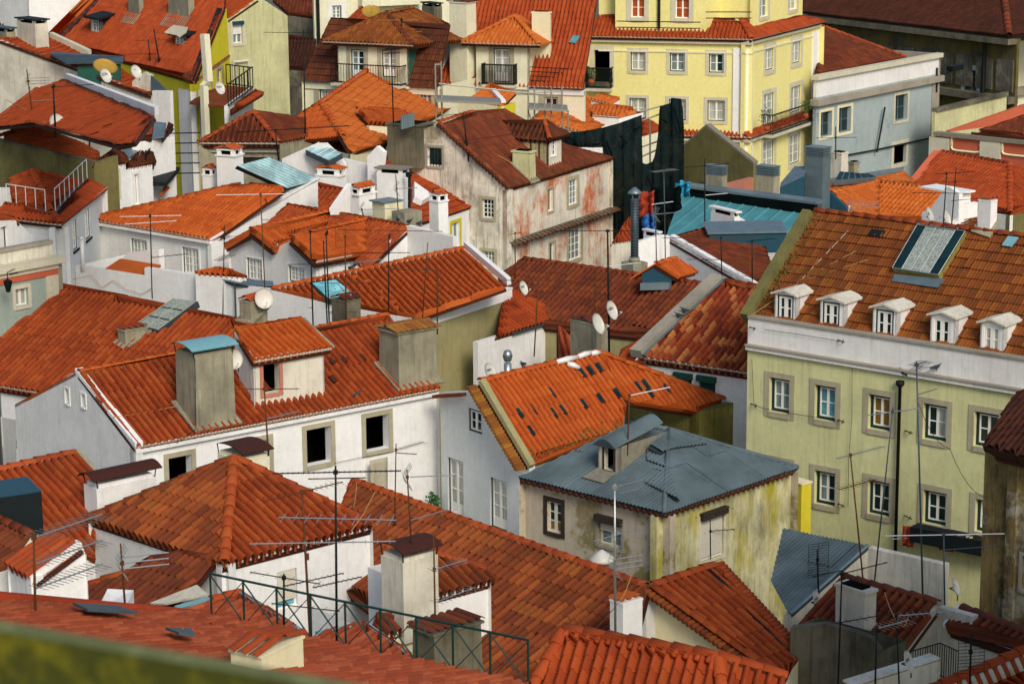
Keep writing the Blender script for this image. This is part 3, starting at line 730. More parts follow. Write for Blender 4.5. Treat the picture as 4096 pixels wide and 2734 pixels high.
# railing
T = thing('railing', 'dark green steel railing with crossed bars above the salmon roof', 'railing', EL)
n_ = 9; RB_ = Zp((240, 1612, 'd3'), EL.z); hr = zat(EL, (1795, 632)) - EL.z
for z_, nm in ((hr, 'top_rail'), (.03, 'bottom_rail')): MB().tube([EL + Z1 * z_, RB_ + Z1 * z_], .026, 6).build(nm, 'green_iron', T)
for i in range(n_ + 1):
    p = EL + (RB_ - EL) * i / n_; MB().tube([p - Z1 * .25, p + Z1 * hr], .024, 6).build('post', 'green_iron', T)
    if i < n_:
        q = EL + (RB_ - EL) * (i + 1) / n_
        MB().tube([p + Z1 * (hr - .03), q + Z1 * .05], .018, 5).build('diagonal_bar', 'green_iron', T); MB().tube([q + Z1 * (hr - .03), p + Z1 * .05], .011, 5).build('diagonal_bar', 'green_iron', T)

# ------------------------------------------------------------------ red roof bottom centre
K('d3')
RA = Dp((545, 1108), 52); RB = Zp((1850, 1338), RA.z); P2 = slope(RA, RB, 26)
H = house('large bright red roof with bedded ridge tiles at the bottom centre', RA)
bl, br = On((230, 1680), P2), On((1890, 1700), P2)
R = roof(H, [bl, br, RB, RA], 'bigroman', 'tile_red')
ridge(R, RA, RB, 'tile_red', .15, .48); ridge(R, bl, RA, 'tile_red', .15, .48); ridge(R, br, RB, 'tile_red', .14, .48)
rc = Zp((2420, 1500), RA.z - .35); P2b = plane3(RB, rc, br)
R = roof(H, [br, On((2420, 1720), P2b), rc, RB], 'bigroman', 'tile_red', udir=rc - RB); ridge(R, RB, rc, 'tile_red', .14, .48)
bk = perp(hdir(RA, RB)); slab([RA, RB, RB + bk * 4 - Z1 * 2, RA + bk * 4 - Z1 * 2], -Z1 * .1, 'rear_slope', 'tile_red', H)
shell(H, [at(bl, bl.z - .1), at(br, br.z - .1), RB + bk * 4 - Z1 * 2, RA + bk * 4 - Z1 * 2, at(bl, bl.z - .1)], 'cream')
# caps bedded under the ridge
for i in range(14):
    t = (i + .5) / 14; p = RA + (RB - RA) * t; dn = (bl - RA); q = p - P2[1].cross(hdir(RA, RB)).normalized() * 0
    vdn = (RB - RA).normalized().cross(P2[1]); vdn = vdn if vdn.z < 0 else -vdn
    MB().tube([p + vdn * .10 + P2[1] * .07, p + vdn * .27 + P2[1] * .06], .075, 8).build('filler_tile', 'tile_red', R, True)

# ------------------------------------------------------------------ long roof running down to the right (centre foreground)
Rr = Dp((1240, 748), 60.5); Rl = Zp((880, 1285, 'c2'), Rr.z); P5 = slope(Rl, Rr, 25)
H = house('long weathered terracotta roof with mossy ridge descending to the cream gable', Rr); H5 = H
b1 = On((1130, 1180), P5); b2 = On((1960, 1640, 'd2'), P5); b3 = On((600, 640, 'd2'), P5)
R = roof(H, [b3, b2, b1, Rr, Rl], 'barrel', 'tile_old', udir=Rr - Rl); ridge(R, Rr, Rl, 'tile_mid', .14, .45)
ridge(R, b3 + (Rl - b3) * .0, Rl, 'tile_mid', .13, .45)
bk = perp(hdir(Rl, Rr)); slab([Rl, Rr, Rr + bk * 3.2 - Z1 * 1.5, Rl + bk * 3.2 - Z1 * 1.5], -Z1 * .1, 'rear_slope', 'tile_old', H)
shell(H, [at(b1, b1.z - .15), Rr - Z1 * .2, Rr + bk * 3.2 - Z1 * 1.6, Rl + bk * 3.2 - Z1 * 1.6, Rl - Z1 * .2, at(b3, b3.z - .15)], 'white')
# moss cushions along the ridge
mb = MB()
for i in range(420):
    t = random.random(); p = Rl + (Rr - Rl) * t + (b2 - Rr).normalized() * random.uniform(.08, .34) + P5[1] * .05; r_ = random.uniform(.012, .035)
    mb.add([p + V((r_, 0, 0)), p + V((-r_ * .5, r_, 0)), p + V((-r_ * .5, -r_, 0)), p + P5[1] * r_ * 1.6], [(0, 1, 3), (1, 2, 3), (2, 0, 3)])
q = mb.build('moss', 'leaf_dry', R); q['kind'] = 'stuff'
# white annex with chimney standing in that roof
K('d2'); DR = V((.767, .64, 0)).normalized()
A5 = Dp((1590, 812), 59.6); B5 = A5 + DR * ext(A5, DR, (2042, 0))
H = house('small white rooftop annex with a mossy scrap of roof behind the railing', A5)
wall(H, A5, B5, m='white_clean', inset=.12); shell(H, [B5, B5 + perp(DR) * 3, A5 + perp(DR) * 3, A5], 'white_clean')
Pa = slope(A5, B5, 24); R = roof(H, [A5 - DR * .3, B5 + DR * .1, On((1985, 590), Pa), On((1560, 470), Pa)], 'barrel', 'tile_old'); ridge(R, On((1560, 470), Pa), On((1985, 590), Pa), 'tile_mid', .13)
A6 = Dp((1110, 1160), 58.2); B6 = A6 + DR * ext(A6, DR, (1640, 0)); wall(H, A6, B6, m='cream_pale', inset=.1, name='lower_wall'); Pb = slope(A6, B6, 24)
shell(H, [A6, A6 + perp(DR) * 3], 'white_clean')
R = roof(H, [A6 - DR * .35, A6 + DR * 1.25, On((1360, 1000), Pb), On((1060, 990), Pb)], 'barrel', 'tile_dark')
chim(H, (1305, 1010), 58.6, 545, 1118, 1600, DR, m='white_stained', cap='curve', capm='rust_sheet')
chim(H, (1560, 1430), 54.6, 1170, 1370, 1975, DR, m='cement_dark', cap='barrelrow', capm='tile_dark', label='soot-black chimney block with a row of tiles', taper=.05)

# ------------------------------------------------------------------ cream gable with verge tiles
K('d3')
Ra = Zp((1290, 742), Rr.z - .02); Rb = Zp((1812, 565), Ra.z); P3_ = slope(Ra, Rb, 25)
H = house('cream gable house whose verge tiles stick out like teeth, bottom centre', Ra)
e0, e1 = On((300, 1540, 'd4'), P3_), On((430, 1350, 'd4'), P3_)
R = roof(H, [e0, e1, Rb, Ra], 'barrel', 'tile_mid', udir=Rb - Ra); ridge(R, Ra, Rb, 'tile_mid', .14)
wall(H, Ra - Z1 * .12, e0 - Z1 * .12, m='cream', inset=.12)
dn = (e0 - Ra).normalized(); rr = (Rb - Ra).normalized()
for (a, b, k, off, nm) in ((Rb, e1, 26, .0, 'verge_tile'), (Ra, e0, 30, -.30, 'verge_tile')):
    for i in range(k):
        p = a + (b - a) * (i + .3) / k + rr * off + P3_[1] * (.02 if off == 0 else -.10)
        MB().tube([p, p + rr * .34], [.085, .075], 8).build(nm, 'tile_mid' if off == 0 else 'tile_old', R, True)
mb = MB(); gp = rr * -.32; mb.box(Rb + gp + P3_[1] * .06, (e1 - Rb), rr * .12, P3_[1] * .01); mb.build('gutter', 'slate', R)
ridge(R, Ra + rr * -.02, e0 + rr * -.02, 'tile_mid', .12, .42)
bk = -perp(rr) if perp(rr).x > 0 else perp(rr)
slab([Ra, Rb, Rb + bk * 3 - Z1 * 1.4, Ra + bk * 3 - Z1 * 1.4], -Z1 * .1, 'rear_slope', 'tile_old', H)
shell(H, [e0, e1, at(Rb, Rb.z - .1), Rb + bk * 3 - Z1 * 1.4], 'cream')
chim(H, (1042, 1215), 57.5, 905, 932, 1206, V((.767, .64, 0)), m='white_clean', cap='barrelrow', capm='tile_orange', label='slim white chimney with one round tile on top')

# ------------------------------------------------------------------ white house with hipped roof (left foreground)
K('d1')
C4 = Dp((1900, 545), 62); Le = Zp((748, 165), C4.z); Re = Zp((1040, 222, 'd2'), C4.z); P4 = slope(Le, C4, 24)
H = house('white house under a hipped roof of dark mossy barrel tiles, behind the railing', C4)
Pk = On((1985, 1085, 'c1'), P4); P4b = plane3(C4, Re, Pk)
R = roof(H, [Le, C4, Pk], 'barrel', 'tile_old'); ridge(R, C4, Pk, 'tile_mid', .15, .5); ridge(R, Le, Pk, 'tile_mid', .14, .5); lichen(R, C4, Pk, 160, .2, -hdir(Le, C4)); lichen(R, Le, Pk, 200, .25, -perp(hdir(Le, C4)), 'leaf_dry')
Rw = roof(H, [C4, Re, Pk], 'barrel', 'tile_mid'); ridge(Rw, Re, Pk, 'tile_mid', .14, .5)
bkc = Le + (Re - C4); slab([Le, Pk, bkc], -Z1 * .1, 'rear_slope', 'tile_old', H); slab([Re, bkc, Pk], -Z1 * .1, 'rear_slope', 'tile_old', H)
dn_ = Z1 * .08
wall(H, Le - dn_, C4 - dn_, m='white_grey', inset=.14); wall(H, C4 - dn_, Re - dn_, [(228, 625, 405, 905, st(sw=.0, outer=None, fr='white_paint', pane='glass_blue', rows=1, cols=1, blind=.78, rd=.12), 'd2')], m='white_clean', inset=.14)  # left wall greyer, right wall whiter: light and shade painted into the plaster
shell(H, [Re - dn_, bkc - dn_, Le - dn_], 'white_grey')
R = roof(H, [On((650, 960), P4), On((1300, 960), P4), On((1640, 700), P4), On((1800, 500), P4), On((1395, 440), P4), On((1030, 645), P4), On((700, 755), P4)], 'barrel', 'tile_dark', udir=C4 - Le, name='lean_to_roof')
ridge(R, On((700, 755), P4), On((1030, 645), P4), 'tile_mid', .14); ridge(R, On((1300, 960), P4), On((1640, 700), P4), 'tile_old', .12)
w_ = [On((1290, 925), P4), On((1420, 930), P4), On((1780, 850), P4), On((1690, 770), P4)]
slab([p + P4[1] * .12 for p in w_], P4[1] * .06, 'whitewashed_edge', 'white_stained', H)
chim(H, (828, 1565, 'c1'), 66.5, (828, 1345, 'c1'), (720, 0, 'c1'), (1335, 0, 'c1'), V((.767, .64, 0)), m='white', cap='curve', capm='rust_sheet', label='wide white chimney under a rusty sheet')
chim(H, (2060, 1300, 'c1'), 70.5, (2060, 1115, 'c1'), (1850, 0, 'c1'), (2290, 0, 'c1'), V((.767, .64, 0)), m='cream_pale', cap='curve', capm='rust_sheet')

# low roofs between railing and hipped house
K('d1')
a = Dp((1450, 975), 54.5); b = Zp((330, 1300, 'd2'), a.z - .1); c = Dp((2030, 800), 56.0); pl = plane3(a, b, c)
H = house('low red roof with a blue flashed edge just behind the railing', a)
R = roof(H, [a, b, On((475, 1150, 'd2'), pl), c, On((1790, 850), pl)], 'roman', 'tile_salmon'); ridge(R, On((1790, 870), pl), c, 'tile_red', .13)
for p, q in (((2040, 795), (475, 1148, 'd2')), ((1480, 935), (1790, 850))):
    x, y = On(p, pl), On(q, pl); MB().box(x + pl[1] * .04, y - x, (y - x).normalized().cross(pl[1]) * .12, pl[1] * .05).build('flashing', 'light_blue', H)
shell(H, [a, b], 'cream')
K('d2')
a = Dp((560, 1290), 53.5); b = Zp((1375, 1400), a.z); c = Dp((950, 1075), 55.5); pl = plane3(a, b, c)
H = house('small red roof with dead weeds and blue flashing, middle of the railing', a)
R = roof(H, [a, b, On((1370, 1335), pl), c, On((560, 1150), pl)], 'roman', 'tile_salmon')
for p, q in (((1000, 1075), (1375, 1340)), ((550, 1150), (840, 1095))):
    x, y = On(p, pl), On(q, pl); MB().box(x + pl[1] * .04, y - x, (y - x).normalized().cross(pl[1]) * .12, pl[1] * .05).build('flashing', 'light_blue', H)
shell(H, [a, b], 'cream')

# ------------------------------------------------------------------ left edge: small white block, dark roof, blue box, roof behind
K('d1')
P = Dp((270, 668), 55.5); dr = V((.8, .6, 0)); dl = perp(dr); wl_ = ext(P, dl, (62, 0)); Q = Vp((665, 375), P, P + dr)
H = house('little white block with three rows of round tiles beside the antenna ladder', P)
R = roof(H, [P + dl * wl_, P, Q, Q + dl * wl_], 'barrel', 'tile_mid'); E = Vp((732, 470), P, P + dr)
wall(H, P, at(E, E.z), m='white_clean', inset=.06, top=[Vp((700, 370), P, P + dr), Q]); wall(H, P + dl * wl_, P, m='white', inset=.05)
shell(H, [E, E + dl * wl_, P + dl * wl_], 'white')
a = Dp((-40, 165), 60); b = Zp((275, 312), a.z - .3); pl = (a, V((-.35, -.25, .9)).normalized())
H = house('dark red roof corner with a bedded ridge at the left edge, lower part', a)
b = On((275, 312), pl); R = roof(H, [On((-60, 640), pl), On((60, 600), pl), b, On((-40, 165), pl)], 'barrel', 'tile_dark', udir=b - On((-40, 165), pl)); ridge(R, On((-40, 165), pl), b, 'tile_mid', .14)
MB().box(b, On((60, 600), pl) - b, V((.3, .1, 0)), -Z1 * .3).build('verge', 'white_stained', H)
shell(H, [On((-60, 640), pl), On((60, 600), pl), b], 'white_grey')
K('c1')
P = Dp((352, 1368), 60.5); Lp = Zp((-60, 1428), P.z); bd = perp(hdir(Lp, P))
H = thing('rooftop_tank_house', 'dark blue metal clad box on the roofs at the left edge', 'tank house', at(P, P.z - 3))
back = (Zp((232, 1246), P.z) - P); MB().hexa([Lp - Z1 * 4, P - Z1 * 4, P + back - Z1 * 4, Lp + back - Z1 * 4, Lp, P, P + back, Lp + back]).build('cladding', 'slate', H)
MB().hexa([Lp, P, P + back, Lp + back, Lp + Z1 * .03, P + Z1 * .03, P + back + Z1 * .03, Lp + back + Z1 * .03]).build('lid', 'blue_box', H)
R2 = Dp((632, 1040), 69.5); R1 = Zp((-40, 1195), R2.z); pl = slope(R1, R2, 26)
H = house('red roof with a rough right verge, behind the dark blue box', R2)
R = roof(H, [On((-60, 330, 'd1'), pl), On((800, 520, 'd1'), pl), On((830, 1262), pl), R2, R1], 'roman', 'tile_mid', udir=R2 - R1); ridge(R, R1, R2, 'tile_mid', .14)
x, y = R2, On((830, 1262), pl); MB().box(x + pl[1] * .02, y - x, (R2 - R1).normalized() * .16, pl[1] * .1).build('verge', 'cement', H)
shell(H, [On((-60, 330, 'd1'), pl), On((800, 520, 'd1'), pl)], 'white')

# ------------------------------------------------------------------ long white house with the two big chimneys
K('c1')
A7 = Dp((1150, 990), 76); B7 = Zp((1600, 500, 'c2'), A7.z); P7 = slope(A7, B7, 26); D7 = hdir(A7, B7); N7 = perp(D7); D7_ = D7
H = house('long white house with black open windows, dormer and two massive chimneys', A7); H7 = H
R1 = On((668, 362), P7); R2 = On((1165, 1275, 'b2'), P7)
R = roof(H, [A7, B7, R2, R1], 'roman', 'tile_mid', mortar=True); ridge(R, R1, R2, 'tile_orange', .13); R7 = R; lichen(R, R1, R2, 500, .35, (A7 - R1).normalized())
G = A7 + N7
gt = [Vp(p, A7, G) for p in ((905, 690), (640, 358), (610, 365), (480, 452), (350, 540), (250, 592), (125, 628))]
wall(H, A7 + Z1 * .02, gt[-1], [(552, 490, 590, 625, st(sw=.07, sm='white', rows=1, cols=1, outer=None, rd=.2)), (690, 535, 728, 655, st(sw=.07, sm='white', rows=1, cols=1, outer=None, rd=.2))], m='white_grey', top=list(reversed(gt[:-1])), name='gable_wall')  # left gable greyer than the front, its shade put into the colour
mb = MB(); pr = [A7] + gt[:2]
for a, b in zip(pr, pr[1:]): mb.hexa([a - D7 * .02, b - D7 * .02, b + D7 * .28, a + D7 * .28, a - D7 * .02 + Z1 * .14, b - D7 * .02 + Z1 * .14, b + D7 * .28 + Z1 * .14, a + D7 * .28 + Z1 * .14])
mb.build('verge_coping', 'white', H)
OPN = st(open=True, sw=.17, sm='stone', rd=.3)
wall(H, A7 - Z1 * .1, B7 - Z1 * .1, [(1425, 1088, 1630, 1340, OPN), (2092, 958, 165, 1175, OPN, 'c1', 'c2'), (475, 848, 690, 1112, OPN, 'c2'), (978, 745, 1178, 997, OPN, 'c2')], m='white_clean', inset=.16)
bk = gt[-1]; shell(H, [bk, bk + (B7 - A7), B7 - Z1 * .1], 'white_grey')
slab([gt[1], R2, R2 + (bk - gt[1]), bk], -Z1 * .12, 'rear_slope', 'tile_mid', H)
band(H, A7 - N7 * -.0, B7, -.22, -.1, .02, 'white', 'cornice', .2)
chim(H, (1662, 852), P7, 238, 1500, 2003, D7, m='cement', cap='curve', capm='light_blue', label='tall grey rendered chimney under a pale blue metal sheet', taper=.04)
chim(H, (1262, 505, 'c2'), P7, (1262, 40, 'c2'), (1090, 0, 'c2'), (1594, 0, 'c2'), D7, m='cement', cap='tiles', capm='tile_brick', label='broad grey rendered chimney with pale round tiles', taper=.07)
# dormer
K('c2')
q0 = On((42, 648), P7); q1 = On((645, 552), P7); zt = zat(q0, (42, 238)); a0, a1 = at(q0, zt), at(q0, zt) + D7 * (q1 - q0).dot(D7)
wall(H, a0, a1, [(108, 285, 252, 520, st(open=True, sw=.13, sm='pink_wall', rd=.25, im=.02, dp=1.0))], m='white_stained', zb=q0.z - .6, name='dormer_front')
pd = slope(a0, a1, 19); e0, e1 = a0 - N7 * .2 - Z1 * .06 - D7 * .12, a1 - N7 * .2 - Z1 * .06 + D7 * .18; pd = slope(e0, e1, 19)
t0, t1 = On((1985, 1402, 'b1'), pd), On((430, 1308, 'b2'), pd)
Rd = roof(H, [e0, e1, t1, t0], 'roman', 'tile_orange', name='dormer_roof', mortar=True); ridge(Rd, t0, t1, 'tile_orange', .12); lichen(Rd, t0, t1, 160, .3, (e0 - t0).normalized())
MB().prism([a0, at(q0, q0.z - .5), at(t0, q0.z - .3) + D7 * .0, at(t0, t0.z - .05)], D7 * .06).build('dormer_cheek', 'white_grey', H)
for i in range(16):
    t = i / 16; p0 = a0 + (at(t0, a0.z) - a0) * t; MB().abox(at(p0, q0.z - .4) - D7 * .012, D7, N7, Z1, .02, .05, a0.z - q0.z + .4 + (t0.z - a0.z) * t).build('cladding_rib', 'white_grey', H)
MB().box(t1, e1 - t1, D7 * .14, pd[1] * .07).build('verge_coping', 'cement', H)
MB().prism([a1, at(a1, q0.z - .5), at(t1, q0.z - .3), at(t1, t1.z - .05)], -D7 * .06).build('dormer_cheek', 'white_grey', H)
for (x, y) in ((690, 275), (790, 262), (945, 245), (700, 430)):   # gaps where vent tiles sit
    p = On((x, y), P7); MB().abox(p + P7[1] * .06, D7, P7[1].cross(D7), P7[1], .2, .34, .06).build('vent_tile', 'tile_shade', R7)

# ------------------------------------------------------------------ orange roof with dark glass tiles, gable towards the yard
K('c3')
E9 = Dp((248, 1150), 78.6); R9a = Vp((1950, 440, 'c2'), E9, E9 + N7); R9b = Zp((835, 190), R9a.z); P9 = plane3(R9a, R9b, E9)
H = house('white house with an orange roof dotted with dark glass tiles', E9); H9 = H
R = roof(H, [E9, On((1035, 850), P9), On((1065, 612), P9), R9b, R9a], 'roman', 'tile_orange', udir=R9b - R9a); R9 = R
roof(H, [On((1065, 612), P9), On((1640, 702), P9), On((1895, 592), P9), R9b], 'roman', 'tile_orange', udir=R9b - R9a, org=E9)
lichen(R, E9, On((1035, 850), P9), 300, .5, (R9a - E9).normalized(), 'leaf_dry', .045); ridge(R, R9a, R9b, 'tile_orange', .15, .5); ridge(R, On((1895, 592), P9), R9b, 'tile_orange', .15, .5)
n9 = P9[1]; v9 = n9.cross((R9b - R9a).normalized()); v9 = v9 if v9.z > 0 else -v9; u9 = (R9b - R9a).normalized()
for (x, y) in ((428, 545), (268, 688), (165, 717), (445, 717), (522, 690), (702, 637), (845, 590), (988, 545), (690, 375), (762, 355), (835, 330), (1160, 488), (1228, 470), (1265, 545), (1400, 508), (255, 865)):
    p = On((x, y), P9) + n9 * .075
    t = []
    for s_ in (-.5, .5):
        for j in range(5): a = math.pi * j / 4; t.append(p + u9 * (.10 * math.cos(a)) + n9 * (.085 * math.sin(a)) + v9 * (s_ * .40))
    MB().add(t, [(j, j + 1, 6 + j, 5 + j) for j in range(4)] + [tuple(range(5))]).build('glass_tile', 'glass_dark', R, True)
mb = MB()
for (x0, y0, x1, y1) in ((470, 285, 640, 245), (560, 300, 660, 335), (650, 240, 760, 205), (760, 215, 830, 205)):
    a, b = On((x0, y0), P9) + n9 * .1, On((x1, y1), P9) + n9 * .1; mb.tube([a, (a + b) / 2 + n9 * .03, b], [.09, .11, .08], 7)
mb.build('sealing_foil', 'bar_white', R, True)
gA = Vp((1612, 530, 'c2'), E9, E9 + N7); fl = Vp((1855, 515, 'c2'), E9, E9 + N7)
FD = st(rows=3, cols=2, pane='glass_curtain', sw=0, outer='frame_dark', kick=.18, rd=.12, ow=.05)
wall(H, gA, E9 - Z1 * .05, [(1852, 655, 1968, 885, st(rows=2, cols=2, pane='glass_dark', sw=0, outer='frame_dark', rd=.08), 'c2'), (1672, 1070, 1812, 1600, FD, 'c2'), (2032, 1240, 2180, 290, FD, 'c2', 'd2')], m='house_blue', top=[R9a - Z1 * .05, fl], name='gable_wall')
# verge: brick-coloured tile ends under a rendered coping
vd = (E9 - R9a); k = 26
for i in range(k):
    p = R9a + vd * (i + .5) / k - u9 * .42 - Z1 * .10
    MB().abox(p, u9, N7, Z1, .4, .2, .10).build('verge_tile', 'tile_brick', R9)
MB().box(R9a - u9 * .12 + n9 * .02, vd * 1.02, u9 * .26, n9 * .16).build('verge_coping', 'olive_wall', H)
e_ = gA + D7 * 0; MB().box(gA - Z1 * .15 - D7 * .1, fl - gA, -D7 * .25, Z1 * .12).build('eave_ledge', 'tile_dark', H)
# weathered parapet block on its far corner
P = On((1640, 702), P9); a = ext(P, N7, (1062, 0)); b = ext(P, D7, (1985, 0))
A_, B_ = P + N7 * a, P + D7 * b; A_.z = P.z + .02
H = house('mossy blackened parapet block at the low corner of the orange roof', P, 'parapet_block', 'parapet', None)
wall(H, A_, P, m='moss_block', zb=P.z - 4.5); wall(H, P, B_, m='moss_block', zb=P.z - 5)
MB().hexa([P, A_, A_ + D7 * .25, P + D7 * .25 + N7 * .25, P + Z1 * .08, A_ + Z1 * .08, A_ + D7 * .25 + Z1 * .08, P + D7 * .25 + N7 * .25 + Z1 * .08]).build('coping', 'cement_dark', H)
MB().hexa([P, B_, B_ + N7 * .25, P + D7 * .25 + N7 * .25, P + Z1 * .07, B_ + Z1 * .07, B_ + N7 * .25 + Z1 * .07, P + D7 * .25 + N7 * .25 + Z1 * .07]).build('coping', 'olive_dark', H)
for i in range(6):
    p = P + N7 * (a * (.1 + i * .15)) + D7 * .1 + Z1 * .1; MB().tube([p - N7 * .2, p + N7 * .2], .1, 8).build('tile', 'tile_dark', H, True)

# ------------------------------------------------------------------ derelict house with corrugated tin roof
C8 = Dp((1392, 1548), 68); L8 = Zp((160, 1245), C8.z); Q8 = Zp((420, 1165, 'c4'), C8.z); Pr = slope(C8, Q8, 21)
H = house('derelict ochre house with a blue-grey corrugated tin roof', C8); H8 = H
T2 = On((1430, 842), Pr); T1 = Zp((1095, 790), T2.z); Pl8 = plane3(L8, C8, T2)
T1 = On((1095, 790), Pl8); ca = C8 + (C8 - CAM) * 0
R = sheets(H, [L8, C8, T2, T1], 'tin', sl=2.0); Rt = R
sheets(H, [C8, Q8, T2], 'tin', sl=1.7)
for a, b in ((C8, T2), (T1, T2), (Q8, T2)): MB().tube([a + Z1 * .03, b + Z1 * .03], .07, 8).build('hip_flashing', 'tin', H, True)
bb = L8 + (Q8 - C8); slab([L8, T1, T2, Q8, bb], -Z1 * .05, 'rear_slope', 'tin', H)
wall(H, L8 - Z1 * .15, C8 - Z1 * .15, [(400, 1440, 520, 300, st(rows=3, cols=2, fr='shutter', pane=['glass_dark', 'glass_dark', 'glass_dark', 'glass_dark', 'glass_brown', 'glass_brown'][::-1], outer=None, sw=.14, sm='wood_dark', rd=.1), 'c3', 'd3'),
     (832, 165, 1030, 430, st(rows=1, cols=2, fr='shutter', pane='glass_grey', outer=None, sw=.1, sm='stone_grey', rd=.16, blind=.45, box='wood_dark'), 'd3')], m='tin_grey', inset=.28)
wall(H, C8 - Z1 * .15, Q8 - Z1 * .15, [(1700, 165, 1892, 470, st(rows=1, cols=1, pane='glass_dark', outer=None, sw=.08, sm='white_stained', rd=.12, blind=.93, box='wood_dark'), 'd3')], m='tin_yellow', inset=.28)
shell(H, [Q8 - Z1 * .15, bb - Z1 * .15, L8 - Z1 * .15], 'tin_grey')
u8, u8b = hdir(L8, C8), hdir(C8, Q8)
for (a, b) in ((L8, C8), (C8, Q8)):
    uu = hdir(a, b); nn2 = V((uu.y, -uu.x, 0)); nn2 = nn2 if nn2.dot(CAM - a) > 0 else -nn2; k = int((b - a).length / .24)
    for i in range(k):
        p = a + uu * (.12 + i * .24) - Z1 * .1 - nn2 * .1; MB().tube([p - nn2 * .25, p + nn2 * .1], .085, 7).build('eave_tile', 'tile_brown', H, True)
for q_, ud in (([(1262, 985), (1345, 1045), (1475, 1010), (1745, 978), (1440, 850)], u8b), ([(1235, 1300), (1440, 1402), (1520, 1440), (1425, 1165)], u8), ([(1255, 1110), (1420, 1170), (1340, 1045), (1262, 985)], u8)):
    sheets(H, [On(p, Pl8 if ud is u8 else Pr) + (Pl8 if ud is u8 else Pr)[1] * .06 for p in q_], 'tin', udir=ud + V((.12, .1, 0)), sw=1.4, sl=3, name='patch')
# dormer on the tin roof
p0 = On((832, 1190), Pl8); zt = zat(p0, (832, 965)); wd = ext(p0, u8, (985, 0)); bk8 = perp(u8)
a0 = at(p0, zt); a1 = a0 + u8 * wd
wall(H, a0, a1, [(885, 990, 965, 1195, st(open=True, sw=.06, sm='wood_dark', rd=.12, im=.01, dp=.7))], m='white_stained', zb=p0.z - .3, name='dormer_front')
for s_ in (a0, a1): MB().prism([s_, at(s_, p0.z - .6), at(s_, p0.z - .6) + bk8 * 2.4, s_ + bk8 * 2.4], u8 * (.05 if s_ is a0 else -.05)).build('dormer_cheek', 'concrete_slab', H)
mb = MB(); k = 8; pf = [a0 + u8 * (wd * (i / k * 1.2 - .1)) - bk8 * .15 + Z1 * (.22 * math.sin(math.pi * i / k) + .02) for i in range(k + 1)]
mb.add(pf + [p + bk8 * 2.3 + Z1 * .35 for p in pf], [(i, i + 1, k + 2 + i, k + 1 + i) for i in range(k)]); mb.build('dormer_roof', 'tin', H, True)
mb = MB(); mb.add(pf + [at(p, zt - .0) for p in pf], [(i, i + 1, k + 2 + i, k + 1 + i) for i in range(k)]); mb.build('dormer_arch', 'zinc_dark', H)
fl_ = [On(p, Pl8) + Pl8[1] * .07 for p in ((700, 1265), (880, 1315), (985, 1225), (835, 1185))]; slab(fl_, Pl8[1] * .03, 'flashing', 'concrete_slab', H)
# ------------------------------------------------------------------ pale green tenement on the right
K('c4')
A10 = Dp((-8, 1288, 'b4'), 80); B10 = Zp((2290, 247), A10.z); D10 = hdir(A10, B10); B10 = B10 + D10 * 3; N10 = perp(D10)
zl = zat(A10, (-8, 118)); P10 = slope(A10 + N10 * .25, B10 + N10 * .25, 39.5)
H = house('pale green tenement with five white dormers above a white parapet', A10); H10 = H
gw = lambda x0, y0, x1, y1, pn, **k: (x0, y0, x1, y1, st(rows=2, cols=2, pane=pn, sw=.19, sm='stone', outer='frame_dark', ow=.1, rd=.2, fw=.045, **k))
W10 = [gw(175, 395, 343, 716, 'glass_grey'), gw(560, 457, 732, 783, 'glass_blue'), gw(1015, 537, 1195, 863, 'glass_brown'), gw(1480, 614, 1672, 953, ['glass_dark', 'glass_curtain']), gw(1912, 682, 2112, 1015, 'glass_dark'),
       gw(175, 1102, 343, 1425, 'glass_dark'), gw(558, 1180, 730, 1500, ['glass_grey', 'glass_dark']), gw(1010, 1260, 1190, 1588, 'glass_dark'), gw(1480, 1347, 1670, 1668, 'glass_dark'), gw(1922, 1425, 2112, 1740, 'glass_dark')]
wall(H, at(A10, zl), at(B10, zl), W10, m='green_pale')
wall(H, A10, B10, m='white_grey', zb=zl + .002, name='parapet')
band(H, at(A10, zl), at(B10, zl), -.16, -.02, .14, 'white_grey', 'cornice'); band(H, at(A10, zl), at(B10, zl), -.02, .03, .2, 'stone_grey', 'cornice_cap'); band(H, A10, B10, 0.0, .06, .07, 'stone_grey', 'parapet_cap', .3)
K('b4')
t0, t1 = On((560, 392), P10), On((2500, 650), P10); t1 = B10 + N10 * .25 + (t0 - (A10 + N10 * .25))
R = roof(H, [A10 + N10 * .3, B10 + N10 * .3, t1, t0], 'flat', 'tile_flat'); ridge(R, t0, t1, 'tile_mid', .13, .5); lichen(R, A10 + N10 * .3, t0, 260, .5, D10, 'leaf_dry', .04); n10 = P10[1]; v10 = n10.cross(D10); R10 = R
a = A10 + N10 * .25; MB().box(a - D10 * .3 + n10 * .02 - Z1 * .3, (t0 - a), D10 * .34, n10 * .5).build('verge_wall', 'olive_dark', H)
bk = t0 + N10 * 4 - Z1 * 3; slab([t0, t1, t1 + N10 * 4 - Z1 * 3, bk], -Z1 * .1, 'rear_slope', 'tile_flat', H); shell(H, [at(A10, zl), A10, t0, bk], 'green_pale'); 
